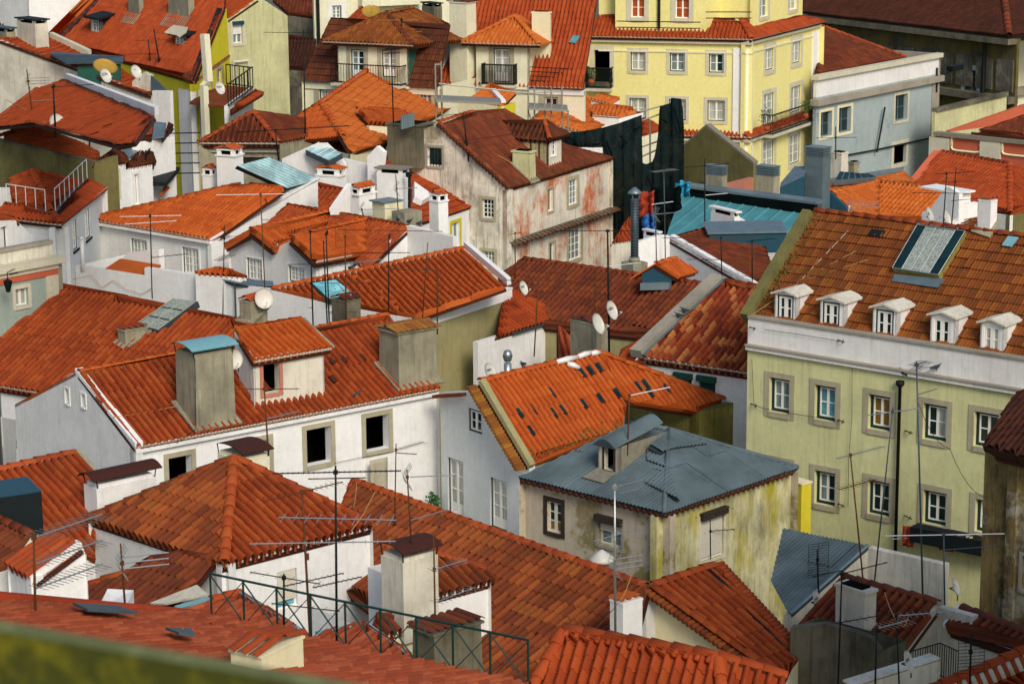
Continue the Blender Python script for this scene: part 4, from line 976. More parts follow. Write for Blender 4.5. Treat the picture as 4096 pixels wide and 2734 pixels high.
for (x0, yb, x1, yt, wx0, wy0, wx1, wy1, fm, pm) in ((216, 1322, 396, 1085, 243, 1092, 375, 1335, 'frame_dark', 'glass_dark'), (600, 1385, 800, 1140, 626, 1150, 764, 1395, 'frame_dark', 'glass_dark'), (1046, 1455, 1246, 1205, 1078, 1215, 1222, 1468, 'frame_dark', 'glass_dark'),
                     (1533, 1535, 1740, 1268, 1558, 1282, 1706, 1545, 'white_paint', 'glass_dark'), (1955, 1605, 2152, 1332, 1982, 1345, 2130, 1612, 'white_paint', 'glass_curtain')):
    o = A10 + N10 * .32; p0 = Vp((x0, yb), o, o + D10); w_ = ext(p0, D10, (x1, 0)); zt = zat(p0, (x0, yt)); a0 = at(p0, zt); a1 = a0 + D10 * w_; mid = (a0 + a1) / 2 + Z1 * .1
    wall(H, a0, a1, [(wx0, wy0, wx1, wy1, st(rows=2, cols=2, outer=fm, pane=pm, sw=0, rd=.06, ow=.05, fw=.07))], m='white_clean', zb=p0.z - .3, top=[mid], name='dormer_front')
    for s_, k in ((a0, 1), (a1, -1)): MB().prism([s_, at(s_, p0.z - .3), at(s_, p0.z - .3) + N10 * 2.4, s_ + N10 * 2.4], D10 * (.05 * k)).build('dormer_cheek', 'white', H)
    for s_, k in ((a0, -1), (a1, 1)):
        e = s_ + D10 * (.1 * k) - Z1 * .02; MB().hexa([e - N10 * .12, mid + Z1 * .03 - N10 * .12, mid + Z1 * .03 + N10 * 2.3, e + N10 * 2.3, e - N10 * .12 + Z1 * .06, mid + Z1 * .09 - N10 * .12, mid + Z1 * .09 + N10 * 2.3, e + N10 * 2.3 + Z1 * .06]).build('dormer_roof', 'white_stained', H)
# skylight
sk = [On(p, P10) for p in ((1232, 912), (1622, 972), (1850, 602), (1442, 548))]; up = n10 * .22
mb = MB(); mb.hexa([p - n10 * .05 for p in sk] + [p + up * .9 for p in sk]); SK = mb.build('skylight', 'moss_block', H)
for i in range(5):
    for j in range(3):
        g_ = lambda s_, t_: (sk[0] * (1 - s_) + sk[1] * s_) * (1 - t_) + (sk[3] * (1 - s_) + sk[2] * s_) * t_
        q = [g_(i / 5, j / 3), g_((i + 1) / 5, j / 3), g_((i + 1) / 5, (j + 1) / 3), g_(i / 5, (j + 1) / 3)]; slab([p + up * .92 + n10 * .012 * (2 - j) for p in q], n10 * .012, 'pane', 'glass_dusty' if 0 < i < 4 and 0 < j + 1 else 'glass_dark', SK)
for i in range(6): a, b = g_(i / 5, 0) + up + n10 * .03, g_(i / 5, 1) + up + n10 * .03; MB().tube([a, b], .012, 4).build('glazing_bar', 'steel', SK)
for a, b in ((0, 1), (3, 2)): MB().tube([sk[a] + up + n10 * .03, sk[b] + up + n10 * .03], .02, 4).build('glazing_bar', 'steel', SK)
slab([On(p, P10) + n10 * .06 for p in ((1215, 995), (1605, 1052), (1665, 975), (1240, 935))], n10 * .02, 'flashing', 'zinc', SK)
slab([On(p, P10) + n10 * .08 for p in ((2150, 700), (2230, 712), (2292, 632), (2205, 622))], n10 * .05, 'roof_window', 'light_blue', H)
slab([On(p, P10) + n10 * .07 for p in ((1010, 608), (1135, 622), (1165, 570), (1045, 555))], n10 * .02, 'roof_window', 'slate', H)
K('c4')
p = On((1297, 445), (A10, -N10)) - N10 * .12
MB().tube([p + Z1 * .08, p - Z1 * .05, p - Z1 * .12, p - Z1 * 9], [.14, .14, .055, .055], 8).build('drainpipe', 'iron', H, True)
for (x, y, c) in ((62, 630, 'c4'), (800, 765, 'c4'), (1372, 858, 'c4'), (800, 90, 'c4'), (800, 1475, 'c4'), (50, 1378, 'b4'), (1368, 150, 'd4')):
    p = On((x, y, c), (A10, -N10)); mb = MB(); mb.tube([p - D10 * .22 - N10 * .0, p + D10 * .25 - N10 * .35 + Z1 * .05], .02, 4); mb.tube([p - D10 * .05 - Z1 * .1, p + D10 * .12 - N10 * .2 + Z1 * .08], .016, 4); mb.build('line_bracket', 'iron', H)
chim(H, (2040, 590, 'b4'), P10, (2040, 318, 'b4'), (1935, 0, 'b4'), (2095, 0, 'b4'), V((.75, .66, 0)), m='white_clean', cap='barrelrow', capm='tile_orange')

# ------------------------------------------------------------------ decayed house at the right edge
P = Dp((2000, 1035), 66.5); Bq = P + D10 * 5
H = house('crumbling ochre and black house cut off by the right edge', P)
wall(H, P, Bq, [(2320, 480, 2460, 800, st(open=True, sw=.1, sm='stone_grey'), 'd4')], m='decay'); shell(H, [P, P + N10 * 3], 'decay')
pl = (P, (Z1 * .86 - N10 * .35 - D10 * .38).normalized()); R = roof(H, [On((1985, 1015), pl), On((2420, 1120), pl), On((2420, 500), pl), On((2285, 545), pl)], 'barrel', 'tile_shade', udir=D10)
q = P + D10 * ext(P, D10, (2258, 0, 'd4')); MB().abox(at(q, ZB) - N10 * .04, D10, N10, Z1, .3, .2, P.z - ZB - .1).build('pilaster', 'decay', H)

# yellow chimney block between tin roof and green house
P = Dp((438, 300, 'd4'), 75); dr = V((.78, .62, 0)); H = thing('chimney_block', 'plain bright yellow rendered block beside the tin roof', 'chimney', P)
zt = zat(P, (438, 1312, 'c4')); wr_ = ext(P, dr, (521, 0, 'd4')); dl = perp(dr); wl_ = ext(P, dl, (300, 0, 'd4'))
MB().box(P - Z1 * 2, dr * wr_, dl * wl_, Z1 * (zt - P.z + 2)).build('shaft', 'yellow_deep', H); MB().box(at(P, zt) - dr * .03 - dl * .03, dr * (wr_ + .06), dl * (wl_ + .06), Z1 * .05).build('top_slab', 'cream', H)

# ------------------------------------------------------------------ yard cluster, bottom right
K('d4')
a = Dp((352, 980), 63.5); c = Dp((1010, 398), 70); pl = (a, V((-.36, -.2, .91)).normalized()); c = On((1010, 398), pl); b = On((300, 255), pl); e = On((200, 700), pl)
H = house('shed with a blue-grey corrugated lean-to roof and white stained gable', a)
sheets(H, [e, a, c, b], 'tin', udir=c - b, sl=2.2, wave=.15, amp=.03)
w1 = Vp((1660, 560), c, c + D10); wall(H, c - Z1 * .06, w1, m='white_stained', inset=0); wall(H, a - Z1 * .05, c - Z1 * .05, m='white_stained')
MB().tube([a + Z1 * .03, c + Z1 * .03], .05, 6).build('edge_flashing', 'zinc', H)
R1 = Dp((800, 668), 63); R2 = Zp((1600, 885), R1.z); pl = slope(R1, R2, 27)
H = house('shaded red roof over the yard with a sooty white chimney, bottom right', R1)
lo1, lo2 = On((330, 1180), pl), On((1290, 1310), pl)
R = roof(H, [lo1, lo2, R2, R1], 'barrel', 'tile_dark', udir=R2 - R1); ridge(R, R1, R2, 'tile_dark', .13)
wall(H, lo2 - Z1 * .05, R2 - Z1 * .05, m='white_stained'); w2 = R2 + hdir(R1, R2) * 1.1; wall(H, R2 - Z1 * .1, w2 - Z1 * .1, m='white_stained'); shell(H, [R1, R2 + perp(hdir(R1, R2)) * .1], 'white_grey'); shell(H, [lo1 - Z1 * .1, lo2 - Z1 * .1], 'white_grey')
chim(H, (970, 1215), pl, 815, 728, 1070, V((.75, .66, 0)), m='white_stained', cap='rough', label='white chimney with soot-blackened mouth')
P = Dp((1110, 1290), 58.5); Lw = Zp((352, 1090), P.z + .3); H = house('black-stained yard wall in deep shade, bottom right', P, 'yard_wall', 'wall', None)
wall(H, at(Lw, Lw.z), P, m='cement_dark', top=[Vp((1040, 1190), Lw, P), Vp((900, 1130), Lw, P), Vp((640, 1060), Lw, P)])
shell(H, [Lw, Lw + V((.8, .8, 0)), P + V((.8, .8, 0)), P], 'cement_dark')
R1 = Dp((1810, 932), 61); R2 = Zp((2420, 1165), R1.z); pl = slope(R1, R2, 24); H = house('small dark tiled porch roof on white walls at the lower right edge', R1)
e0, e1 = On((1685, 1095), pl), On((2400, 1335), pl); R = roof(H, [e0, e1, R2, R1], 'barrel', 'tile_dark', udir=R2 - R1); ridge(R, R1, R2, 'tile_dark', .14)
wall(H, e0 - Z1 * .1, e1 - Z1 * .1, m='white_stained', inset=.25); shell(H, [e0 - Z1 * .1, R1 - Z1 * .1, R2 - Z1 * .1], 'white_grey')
MB().box(e0 - D10 * .05, R1 - e0, -D10 * .1, Z1 * .1).build('verge_coping', 'white', H)
P = Dp((1370, 1290), 57.5); Q = Zp((1620, 1220), P.z); Q2 = Zp((1775, 1290), P.z)
T = railing('balcony_railing', 'black iron balcony railing in the shaded yard, bottom right', P - Z1 * .9, Q - Z1 * .9, .9, 12, 'iron')
railing('', '', Q - Z1 * .9, Q2 - Z1 * .9, .9, 8, 'iron', parent=T); slab([P - Z1 * .92, Q - Z1 * .92, Q2 - Z1 * .92, P + (Q2 - Q) - Z1 * .92], -Z1 * .1, 'floor_slab', 'concrete_slab', T)
a = Dp((880, 1600), 55); b = Zp((1620, 1370), a.z); H = house('white terrace ledge at the bottom edge, right of the gable', a, 'terrace', 'terrace', None)
wall(H, a, b, m='white_stained'); slab([a + Z1 * .03, b + Z1 * .03, b + V((-.2, .34, .03)), a + V((-.2, .34, .03))], Z1 * .05, 'terrace_floor', 'white_stained', H)
a = Dp((1500, 1640), 52); b = Dp((2400, 1270), 53.5); pl = plane3(a, b, a + V((.9, .75, .55))); 
b = On((2400, 1270), pl); H = house('red roof edge with a white scalloped verge in the bottom right corner', a)
R = roof(H, [On((1900, 1640), pl), On((2420, 1640), pl), b, a], 'barrel', 'tile_red', udir=b - a)
for i in range(24):
    p = a + (b - a) * (i + .5) / 24 + pl[1] * .06; q = (b - a).normalized(); s_ = pl[1].cross(q); s_ = s_ if s_.z < 0 else -s_
    MB().tube([p + s_ * .05, p + s_ * .38], [.09, .1], 8).build('verge_tile', 'white_stained' if i % 2 else 'tile_red', R, True)
ridge(R, a, b, 'tile_red', .15); shell(H, [On((1900, 1640), pl), a, b], 'white_grey')

# ------------------------------------------------------------------ big roof at the left, white wall, orange roof over olive wall
K('b1')
A = Dp((-40, 468, 'c1'), 88); dd = V((1, -.63, 0)).normalized(); B = A + dd * 5; P13 = slope(A, B, 25)
H = house('wide terracotta roof with a long metal skylight, left side', A); H13 = H
T1, T2, Lf = On((495, 1008), P13), On((330, 1400, 'b2'), P13), On((-50, 1370), P13)
R = roof(H, [A, B, T2, T1, Lf], 'barrel', 'tile_mid', mortar=True); wall(H, A - Z1 * .1, B - Z1 * .1, [(5, 735, 155, 1010, st(rows=3, cols=2, pane='glass_blue', sw=0, outer='frame_dark'), 'c1')], m='white_grey', inset=.25)
x = On((500, 985), P13); y = Lf; MB().box(y - dd * .5 + P13[1] * .02, x - y, dd * .45, P13[1] * .2).build('verge_coping', 'moss_block', H); shell(H, [Lf, T1], 'cement')
n13 = P13[1]; d13 = perp(dd)
sk = [On(p, P13) for p in ((1150, 1380), (1355, 1435), (1690, 1185), (1475, 1160))]
SK = MB().hexa([p - n13 * .1 for p in sk] + [p + n13 * .16 for p in sk]).build('skylight', 'zinc_dark', H)
g_ = lambda s_, t_: (sk[0] * (1 - s_) + sk[1] * s_) * (1 - t_) + (sk[3] * (1 - s_) + sk[2] * s_) * t_
for j in range(3):
    for i in range(2):
        q = [g_(i * .42 + .1, j / 3 + .02), g_(i * .42 + .48, j / 3 + .02), g_(i * .42 + .48, j / 3 + .31), g_(i * .42 + .1, j / 3 + .31)]; slab([p + n13 * .17 for p in q], n13 * .02, 'pane', 'glass_dusty', SK)
for s_ in (.06, .5, .95): MB().tube([g_(s_, .01) + n13 * .19, g_(s_, .99) + n13 * .19], .02, 4).build('glazing_bar', 'stone', SK)
DRr = V((.846, -.533, 0))
chim(H, (1065, 1555), P13, 1415, 1000, 1258, V((.78, .62, 0)), m='cement', cap='barrelrow', capm='tile_red', sink=1.0, taper=.04)
chim(H, (2130, 1345), P13, 1170, 2035, 2270, V((.6, .8, 0)), m='cement', cap='tiles', capm='tile_red', sink=1.0)
chim(H, (345, 1105), P13, 945, 250, 468, V((.78, .62, 0)), m='cement', cap='tiles', capm='tile_red', sink=1.0, taper=.06)
K('b2')
C = Dp((1400, 1302), 93); W0 = Zp((635, 852, 'b1'), C.z); dw = hdir(W0, C); Re = Zp((2222, 1045), C.z)
H = house('white walled house with a clean orange roof and an olive side wall', C)
R1 = Vp((185, 1052), W0, C); R2 = Vp((1815, 706), Re, Re - dw); pl = plane3(R1, R2, C)
Rj = On((2170, 1030), pl); R = roof(H, [C, Rj, R2, R1], 'roman', 'tile_orange', udir=R2 - R1); ridge(R, R1, R2, 'tile_orange', .13)
nb = perp(hdir(C, Re)); up_ = Z1 * .32
hd = hdir(C, Re)
wall(H, at(C, C.z - .45), at(Re, C.z - .45), m='olive_wall', inset=.04)
wall(H, C + Z1 * .0, Re, m='white_clean', zb=C.z - .45, name='parapet'); band(H, C, Re, 0, .05, .04, 'white_clean', 'parapet_cap', .22)
x, y = R2, On((2180, 1020), pl); MB().box(x + pl[1] * .0, y - x, hd * .3, pl[1] * .3).build('verge_coping', 'white_clean', H)
tops = [Vp(p, W0, C) for p in ((690, 1180), (150, 1050), (2030, 1000, 'b1'), (2030, 985, 'b1'), (1225, 868, 'b1'), (1225, 935, 'b1'), (880, 880, 'b1'))]
wall(H, at(W0, zat(W0, (635, 852, 'b1'))), C, m='white_clean', top=tops, name='long_wall', zb=8)
wl = perp(dw) if perp(dw).y > 0 else -perp(dw)
slab([tops[6] + wl * .05, tops[5] + wl * .05, tops[5] + wl * 1.0 + Z1 * .3, tops[6] + wl * 1.0 + Z1 * .3], -Z1 * .1, 'lean_to_roof', 'tile_orange', H)
bx0, bx1 = Vp((860, 845, 'b1'), W0, C) + wl * 1.1, Vp((1190, 750, 'b1'), W0, C) + wl * 1.1
MB().prism([at(bx0, 12), at(bx1, 12), bx1, Vp((1085, 742, 'b1'), bx0, bx1), at(bx0, bx0.z)], wl * .3).build('stepped_wall', 'white_clean', H)
shell(H, [Re, Re - dw * 7, W0 + wl * 6, W0], 'white')
MB().tube([Dp((700, 850, 'b1'), 102) - Z1 * .3, Dp((692, 628, 'b1'), 102)], .09, 9).build('flue_pipe', 'bar_white', H, True); p = Dp((688, 618, 'b1'), 102); MB().tube([p - Z1 * .03, p + Z1 * .06], [.16, .03], 9).build('flue_cap', 'bar_white', H, True)
sk = [On(p, pl) for p in ((500, 1018), (660, 1170), (925, 1135), (735, 985))]; SK = MB().hexa([p - pl[1] * .05 for p in sk] + [p + pl[1] * .13 for p in sk]).build('skylight', 'frame_dark', H)
cc = sum(sk, V()) / 4; slab([cc + (p - cc) * .84 + pl[1] * .135 for p in sk], pl[1] * .012, 'pane', 'glass_teal', SK)
for (x, y) in ((890, 968), (985, 1008), (1010, 1058), (1105, 1095), (1125, 1145), (1222, 1180), (1240, 1230)):
    p = On((x, y), pl) + pl[1] * .03; u_ = (R2 - R1).normalized(); MB().hexa([p - u_ * .12, p + u_ * .12, p + u_ * .10 + pl[1].cross(u_) * .3, p - u_ * .10 + pl[1].cross(u_) * .3, p - u_ * .1 + pl[1] * .13, p + u_ * .1 + pl[1] * .13, p + u_ * .08 + pl[1].cross(u_) * .28 + pl[1] * .06, p - u_ * .08 + pl[1].cross(u_) * .28 + pl[1] * .06]).build('vent_tile', 'tile_orange', R)
p = Vp((1943, 280, 'c2'), C, Re); MB().box(Vp((1890, 360, 'c2'), C, Re) - nb * .05, hd * ext(Vp((1890, 360, 'c2'), C, Re), hd, (1998, 0, 'c2')), -nb * .03, Z1 * .78).build('green_board', 'lime_board', H)
chim(H, (810, 1345), 90.5, 1165, 695, 940, V((.7, .7, 0)), m='cement_dark', cap='tiles', capm='tile_dark', label='small blackened chimney in front of the white wall', sink=2)

# ------------------------------------------------------------------ dark red roof, party walls and roofs in the middle
K('b3')
Ra = Dp((205, 797), 103); Rb = Zp((1795, 1022), Ra.z); pl = slope(Ra, Rb, 25); du = hdir(Ra, Rb)
H = house('long dark red barrel tiled roof below the pink ruin', Ra)
e0, e1 = On((120, 1330), pl), On((1480, 1470), pl)
R = roof(H, [e0, e1, On((1715, 1110), pl), Rb, Ra, On((-20, 960), pl)], 'barrel', 'tile_dark', udir=Rb - Ra); ridge(R, Ra, Rb, 'tile_mid', .13)
ee0, ee1 = On((470, 1282), pl), On((1480, 1410), pl)
wall(H, e0 - Z1 * .1, e1 - Z1 * .1, [(1145, 1428, 1165, 1500, st(open=True, sw=0))], m='olive_wall', inset=.2); shell(H, [Ra, Rb], 'white_grey')
A = Dp((104, 1412), 96); B = Zp((548, 1282), A.z); pl2 = slope(A, B, 23)
H = house('white box house with a small red roof right of the olive wall', A)
R = roof(H, [A, B, On((505, 1272), pl2) + Z1 * .05, On((104, 1072), pl2), On((40, 1060), pl2), A - (B - A) * .3], 'roman', 'tile_red'); ridge(R, On((104, 1072), pl2), On((510, 1272), pl2), 'tile_red', .12)
wall(H, A - (B - A) * .6 - Z1 * .05, B - Z1 * .05, m='white', inset=.08); band(H, A, B, -.12, -.03, .1, 'zinc_dark', 'gutter', .05); shell(H, [B, B + perp(hdir(A, B)) * 3], 'white')
H = thing('chimney_stack', 'square black-topped cement chimney with two dishes beside it', 'chimney', Dp((810, 240, 'c3'), 91))
chim(H, (812, 245, 'c3'), 91, (812, 1365, 'b3'), (598, 0, 'c3'), (912, 0, 'c3'), V((.75, .66, 0)), m='cement', cap='tiles', capm='tile_dark', name='shaft', sink=3)
A = Dp((500, 235, 'c3'), 94); pl2 = slope(A, A + V((1, .5, 0)), 50); H = house('narrow strip of pinkish tiles between white box and chimney', A)
roof(H, [On((495, 260, 'c3'), pl2), On((600, 260, 'c3'), pl2), On((595, 20, 'c3'), pl2), On((495, -30, 'c3'), pl2)], 'roman', 'tile_salmon')
shell(H, [On((495, 260, 'c3'), pl2), On((600, 260, 'c3'), pl2)], 'white')
# roof with mixed tiles and its coping
A = Dp((1225, 234, 'c3'), 88); B = Zp((2140, 367, 'c3'), A.z); pl = slope(A, B, 26); du = hdir(A, B); bk = perp(du)
H = house('white house with mottled roof tiles and dark green shutters', A)
t0, t1 = On((1912, 988), pl), On((2300, 1048), pl)
R = roof(H, [A, B, t1, t0], 'barrel', 'tile_varied', mortar=True); ridge(R, t0, t1, 'tile_mid', .12)
SHT = st(rows=1, cols=1, pane='glass_dark', sw=0, outer=None, rd=.1, blind=.95, blind_mat='shutter_green', box='shutter_green')
wall(H, A - Z1 * .12, B - Z1 * .12, [(1490, 385, 1625, 490, SHT, 'c3'), (1688, 412, 1825, 560, SHT, 'c3')], m='white', inset=.2)
c0, c1 = On((1205, 220, 'c3'), pl), On((1890, 975), pl); MB().box(c0 - du * .5 + pl[1] * -.1, c1 - c0, du * .5, pl[1] * .35).build('verge_coping', 'stone_grey', H)
MB().box(c0 + pl[1] * .03, c1 - c0, du * .14, pl[1] * .06).build('flashing', 'zinc', H)
shell(H, [A - Z1 * .12 - du * .4, c1 - du * .4], 'white_grey')
pl2 = slope(A - du * 3 - Z1 * .3, A - Z1 * .3, 24); H = house('low orange strip roof left of the grey sloping coping', A - du * 2)
R = roof(H, [On((955, 225, 'c3'), pl2), On((1230, 300, 'c3'), pl2), On((1205, 190, 'c3'), pl2), On((1420, 1365), pl2), On((1060, 1560), pl2)], 'roman', 'tile_red', udir=du)
band(H, On((955, 235, 'c3'), pl2), On((1230, 310, 'c3'), pl2), -.6, -.1, 0, 'slate', 'gutter', .1); shell(H, [On((955, 235, 'c3'), pl2), On((1230, 310, 'c3'), pl2)], 'white_grey')

# ------------------------------------------------------------------ white house with hipped corner and glass roof; twin gables
K('b1')
C15 = Dp((1782, 628), 105); L15 = Zp((752, 458), C15.z); P15 = slope(L15, C15, 24); D15 = hdir(L15, C15); N15 = perp(D15)
H = house('white house with french windows and a glazed terrace roof on its flank', C15)
pk = On((2035, 166), P15); rv = On((2400, 190), P15); R = roof(H, [L15, C15, rv, pk], 'barrel', 'tile_orange', mortar=True); ridge(R, L15, pk, 'tile_orange', .14)
bq = L15 + N15 * 4.2; slab([L15, pk, bq], -Z1 * .1, 'rear_slope', 'tile_orange', H)
FW = st(rows=3, cols=4, pane='glass_curtain', sw=.1, sm='white', outer='frame_dark', ow=.045, rd=.12, bar=.03)
wall(H, L15 - Z1 * .1, C15 - Z1 * .1, [(1108, 617, 1255, 885, FW), (1543, 690, 1690, 940, FW)], m='white', inset=.18)
band(H, L15, C15, -.22, -.1, .06, 'white', 'cornice', .2)
rw = Vp((582, 130, 'b2'), C15, C15 + N15); rb = Vp((582, 420, 'b2'), C15, C15 + N15)
wall(H, C15 - Z1 * .15, rw, m='white', top=[], inset=-.05, name='flank_wall'); shell(H, [rw, bq, L15], 'white_grey')
MB().box(C15 - Z1 * .08 + D15 * .02, rw - C15 + Z1 * .15, -D15 * .25, Z1 * .1).build('verge_coping', 'white', H)
BL, BR = Vp((312, 198, 'b2'), C15, C15 + N15), Vp((590, 1525, 'a2'), C15, C15 + N15); pg = plane3(BL, BR, Dp((2008, 1408, 'a1'), BL.y - .8))
TL, TR = On((2008, 1408, 'a1'), pg), On((160, 1335, 'a2'), pg); q = [BL, BR, TR, TL]; 
CN = MB().hexa([p - pg[1] * .2 for p in q] + [p for p in q]).build('glass_roof', 'slate', H)
g_ = lambda s_, t_: (q[0] * (1 - s_) + q[1] * s_) * (1 - t_) + (q[3] * (1 - s_) + q[2] * s_) * t_
for i in range(8): slab([g_(i / 8, 0) + pg[1] * .01, g_((i + 1) / 8, 0) + pg[1] * .01, g_((i + 1) / 8, 1) + pg[1] * .01, g_(i / 8, 1) + pg[1] * .01], pg[1] * .015, 'pane', 'glass_roof', CN)
for i in range(9): MB().tube([g_(i / 8, 0) + pg[1] * .03, g_(i / 8, 1) + pg[1] * .03], .016, 4).build('glazing_bar', 'steel', CN)
K('b2')
F0 = Dp((1935, 672, 'b1'), 103.5); F1 = Zp((572, 818), F0.z); DF = hdir(F0, F1); NF = perp(DF)
H = house('white house with twin front gables and rippling orange roofs', F0)
a1, v1, a2 = Vp((38, 545), F0, F1), Vp((212, 700), F0, F1), Vp((378, 612), F0, F1)
W_ = st(rows=3, cols=4, pane='glass_curtain', sw=.05, sm='white', outer=None, rd=.12, bar=.03)
wall(H, F0, F1, [(2088, 778, 108, 1000, st(W_, outer='frame_dark', ow=.04), 'b1', 'b2'), (325, 848, 465, 1010, st(W_, outer='frame_dark', ow=.04))], m='white', top=[a2 - Z1 * .05, v1, a1 - Z1 * .05], inset=.1)
g1b, g2b = Zp((662, 400), a1.z), Zp((1002, 460), a2.z); s1, s2 = slope(a1, g1b, 24), slope(a2, g2b, 24)
Ma, Mb = Zp((322, 345), g1b.z), Zp((1330, 522), g1b.z); sm = slope(Ma, Mb, 24); o_ = -NF * .2
R = roof(H, [On((208, 712), s1), On((372, 612), s1), On((642, 555), s1), g1b, a1 + o_], 'barrel', 'tile_orange', udir=g1b - a1); ridge(R, a1 + o_, g1b, 'tile_orange', .13)
R = roof(H, [On((560, 820), s2), On((985, 735), s2), g2b, a2 + o_], 'barrel', 'tile_orange', udir=g2b - a2, mortar=True); ridge(R, a2 + o_, g2b, 'tile_orange', .13)
sl1 = plane3(a1, g1b, F0); R = roof(H, [F0 + o_, a1 + o_, a1], 'barrel', 'tile_orange', udir=g1b - a1, eave=False)
R = roof(H, [On((60, 560), sm), g1b, Ma, On((140, 520), sm)], 'barrel', 'tile_mid', udir=Mb - Ma); ridge(R, Ma, g1b, 'tile_orange', .12)
R = roof(H, [On((640, 545), sm), On((700, 600), sm), g2b, g1b], 'barrel', 'tile_mid', udir=Mb - Ma); ridge(R, g1b, g2b, 'tile_orange', .12)
R = roof(H, [On((880, 830), sm), On((960, 880), sm), Mb, g2b, On((985, 722), sm)], 'barrel', 'tile_mid', udir=Mb - Ma); ridge(R, g2b, Mb, 'tile_orange', .12)
fl = [Vp(p, Mb, Mb - NF) for p in ((1350, 512), (880, 900))]; wr = Vp((1720, 605), Mb, Mb + DF)
wl0 = On((900, 895), sm); wall(H, wl0, Mb + Z1 * .05, m='white', zb=10, name='flank_wall')
wall(H, Mb + Z1 * .05, at(wr, zat(wr, (1720, 610))), [(1293, 770, 1425, 1000, st(rows=3, cols=2, pane='glass_curtain', sw=.07, sm='stone', outer=None))], m='white', zb=10, name='flank_wall')
p1 = Dp((900, 900), 99.5); p2 = p1 + V((.6, .8, 0)) * ext(p1, V((.6, .8, 0)), (1720, 0))
wall(H, F1 - Z1 * .02, F1 + V((.66, .75, 0)) * 4 - Z1 * .02, m='white', inset=.1); shell(H, [F0, F0 + NF * 6, Mb], 'white_grey')

# small canopies and low roofs behind the long white wall
K('b1')
A = Dp((1655, 915), 99.5); B = Zp((2090, 945), A.z); pl = slope(A, B, 20); H = house('low orange lean-to roof between the white house and the twin gables', A)
roof(H, [A, B, On((2090, 915), pl), On((1860, 878), pl)], 'roman', 'tile_orange'); shell(H, [A - Z1 * .05, B - Z1 * .05], 'white')
A = Dp((1990, 1010), 98.5); B = Zp((2331, 1040), A.z); pl = slope(A, B, 12); H = thing('canopy', 'grey corrugated canopy behind the long white wall', 'canopy', at(A, A.z - 2))
sheets(H, [A, B, On((2310, 985), pl), On((1800, 940), pl)], 'zinc', wave=.15, amp=.02); MB().tube([A - Z1 * 2, A], .04).build('post', 'zinc_dark', H); MB().tube([B - Z1 * 2, B], .04).build('post', 'zinc_dark', H)

# unseen house block added right of the frame to shade the yard
A = V((11.6, 49.5, 26.5)); u_ = V((.985, -.17, 0)).normalized(); n_ = perp(u_); H = house('unseen cream house block added right of the frame to shade the yard', A)
B = A + u_ * 14; pts = [A, B, B - n_ * 7, A - n_ * 7]
mb = MB(); mb.prism([at(p, ZB) for p in pts], Z1 * (A.z - ZB)); mb.build('wall', 'cream', H)
rm = (A + A - n_ * 7) / 2 + Z1 * 1.8; rn = rm + u_ * 14; slab([A + n_ * .3, B + n_ * .3, rn, rm], Z1 * .15, 'roof', 'tile_mid', H); slab([pts[3] - n_ * .3, pts[2] - n_ * .3, rn, rm], Z1 * .15, 'roof', 'tile_mid', H)
# ------------------------------------------------------------------ party-wall house with many white chimneys
K('b2')
E1 = Dp((1395, 512), 113); E2 = Zp((1930, 333), E1.z); DE = hdir(E1, E2); NE = perp(DE); P16 = slope(E1, E2, 24)
H = house('white house with a long roof sloping along a white coping, crowded with chimneys', E1); H16 = H
q = [On(p, P16) for p in ((1860, 245), (1600, 1568, 'a2'), (1150, 1235, 'a2'), (800, 1372, 'a2'), (1000, 130))]
R = roof(H, [E1, E2, q[0], q[1], q[2], On((1110, 1300, 'a2'), P16), On((1080, 330), P16)], 'flat', 'tile_red', udir=DE)
wall(H, E1 - DE * 3 - Z1 * .05, E2 - Z1 * .05, [(1705, 500, 1778, 700, st(rows=1, cols=2, pane='glass_grey', sw=.16, sm='yellow_house', outer=None, rd=.15))], m='white', inset=.1); shell(H, [E2, E2 + NE * 4], 'white')
x, y = On((1865, 235), P16), On((905, 1098, 'a2'), P16); MB().box(x - Z1 * .1, y - x, NE * .3, Z1 * .35).build('party_coping', 'white', H)
Ra = On((908, 1130, 'a2'), P16); pl = (Ra, V((.12, -.42, .9)).normalized())
R = roof(H, [On((760, 1330, 'a2'), pl), On((985, 1375, 'a2'), pl), On((1062, 1245, 'a2'), pl), On((905, 1128, 'a2'), pl), On((680, 1225, 'a2'), pl)], 'roman', 'tile_orange', name='hip_roof'); ridge(R, On((680, 1225, 'a2'), pl), On((905, 1128, 'a2'), pl), 'tile_orange', .12); ridge(R, On((905, 1128, 'a2'), pl), On((1062, 1245, 'a2'), pl), 'tile_orange', .12)
a = Dp((690, 1300, 'a2'), 112); b = Dp((1000, 1500, 'a2'), 110.5); wall(H, Dp((785, 1345, 'a2'), 112.5), Dp((1085, 1420, 'a2'), 111.5), m='white_grey', zb=12)
wall(H, Dp((270, 1345, 'a2'), 113), Dp((800, 1390, 'a2'), 112), m='white', zb=12, top=[Vp((760, 1330, 'a2'), Dp((270, 1345, 'a2'), 113), Dp((800, 1390, 'a2'), 112)), Vp((640, 1215, 'a2'), Dp((270, 1345, 'a2'), 113), Dp((800, 1390, 'a2'), 112)), Vp((560, 1215, 'a2'), Dp((270, 1345, 'a2'), 113), Dp((800, 1390, 'a2'), 112))])
a = Dp((995, 1420, 'a2'), 111); b = Dp((1112, 1470, 'a2'), 110.6); wall(H, a, b, m='white_clean', zb=12, top=[Vp((1135, 1290, 'a2'), a, b), Vp((1075, 1238, 'a2'), a, b), Vp((990, 1330, 'a2'), a, b)], name='dormer_front')
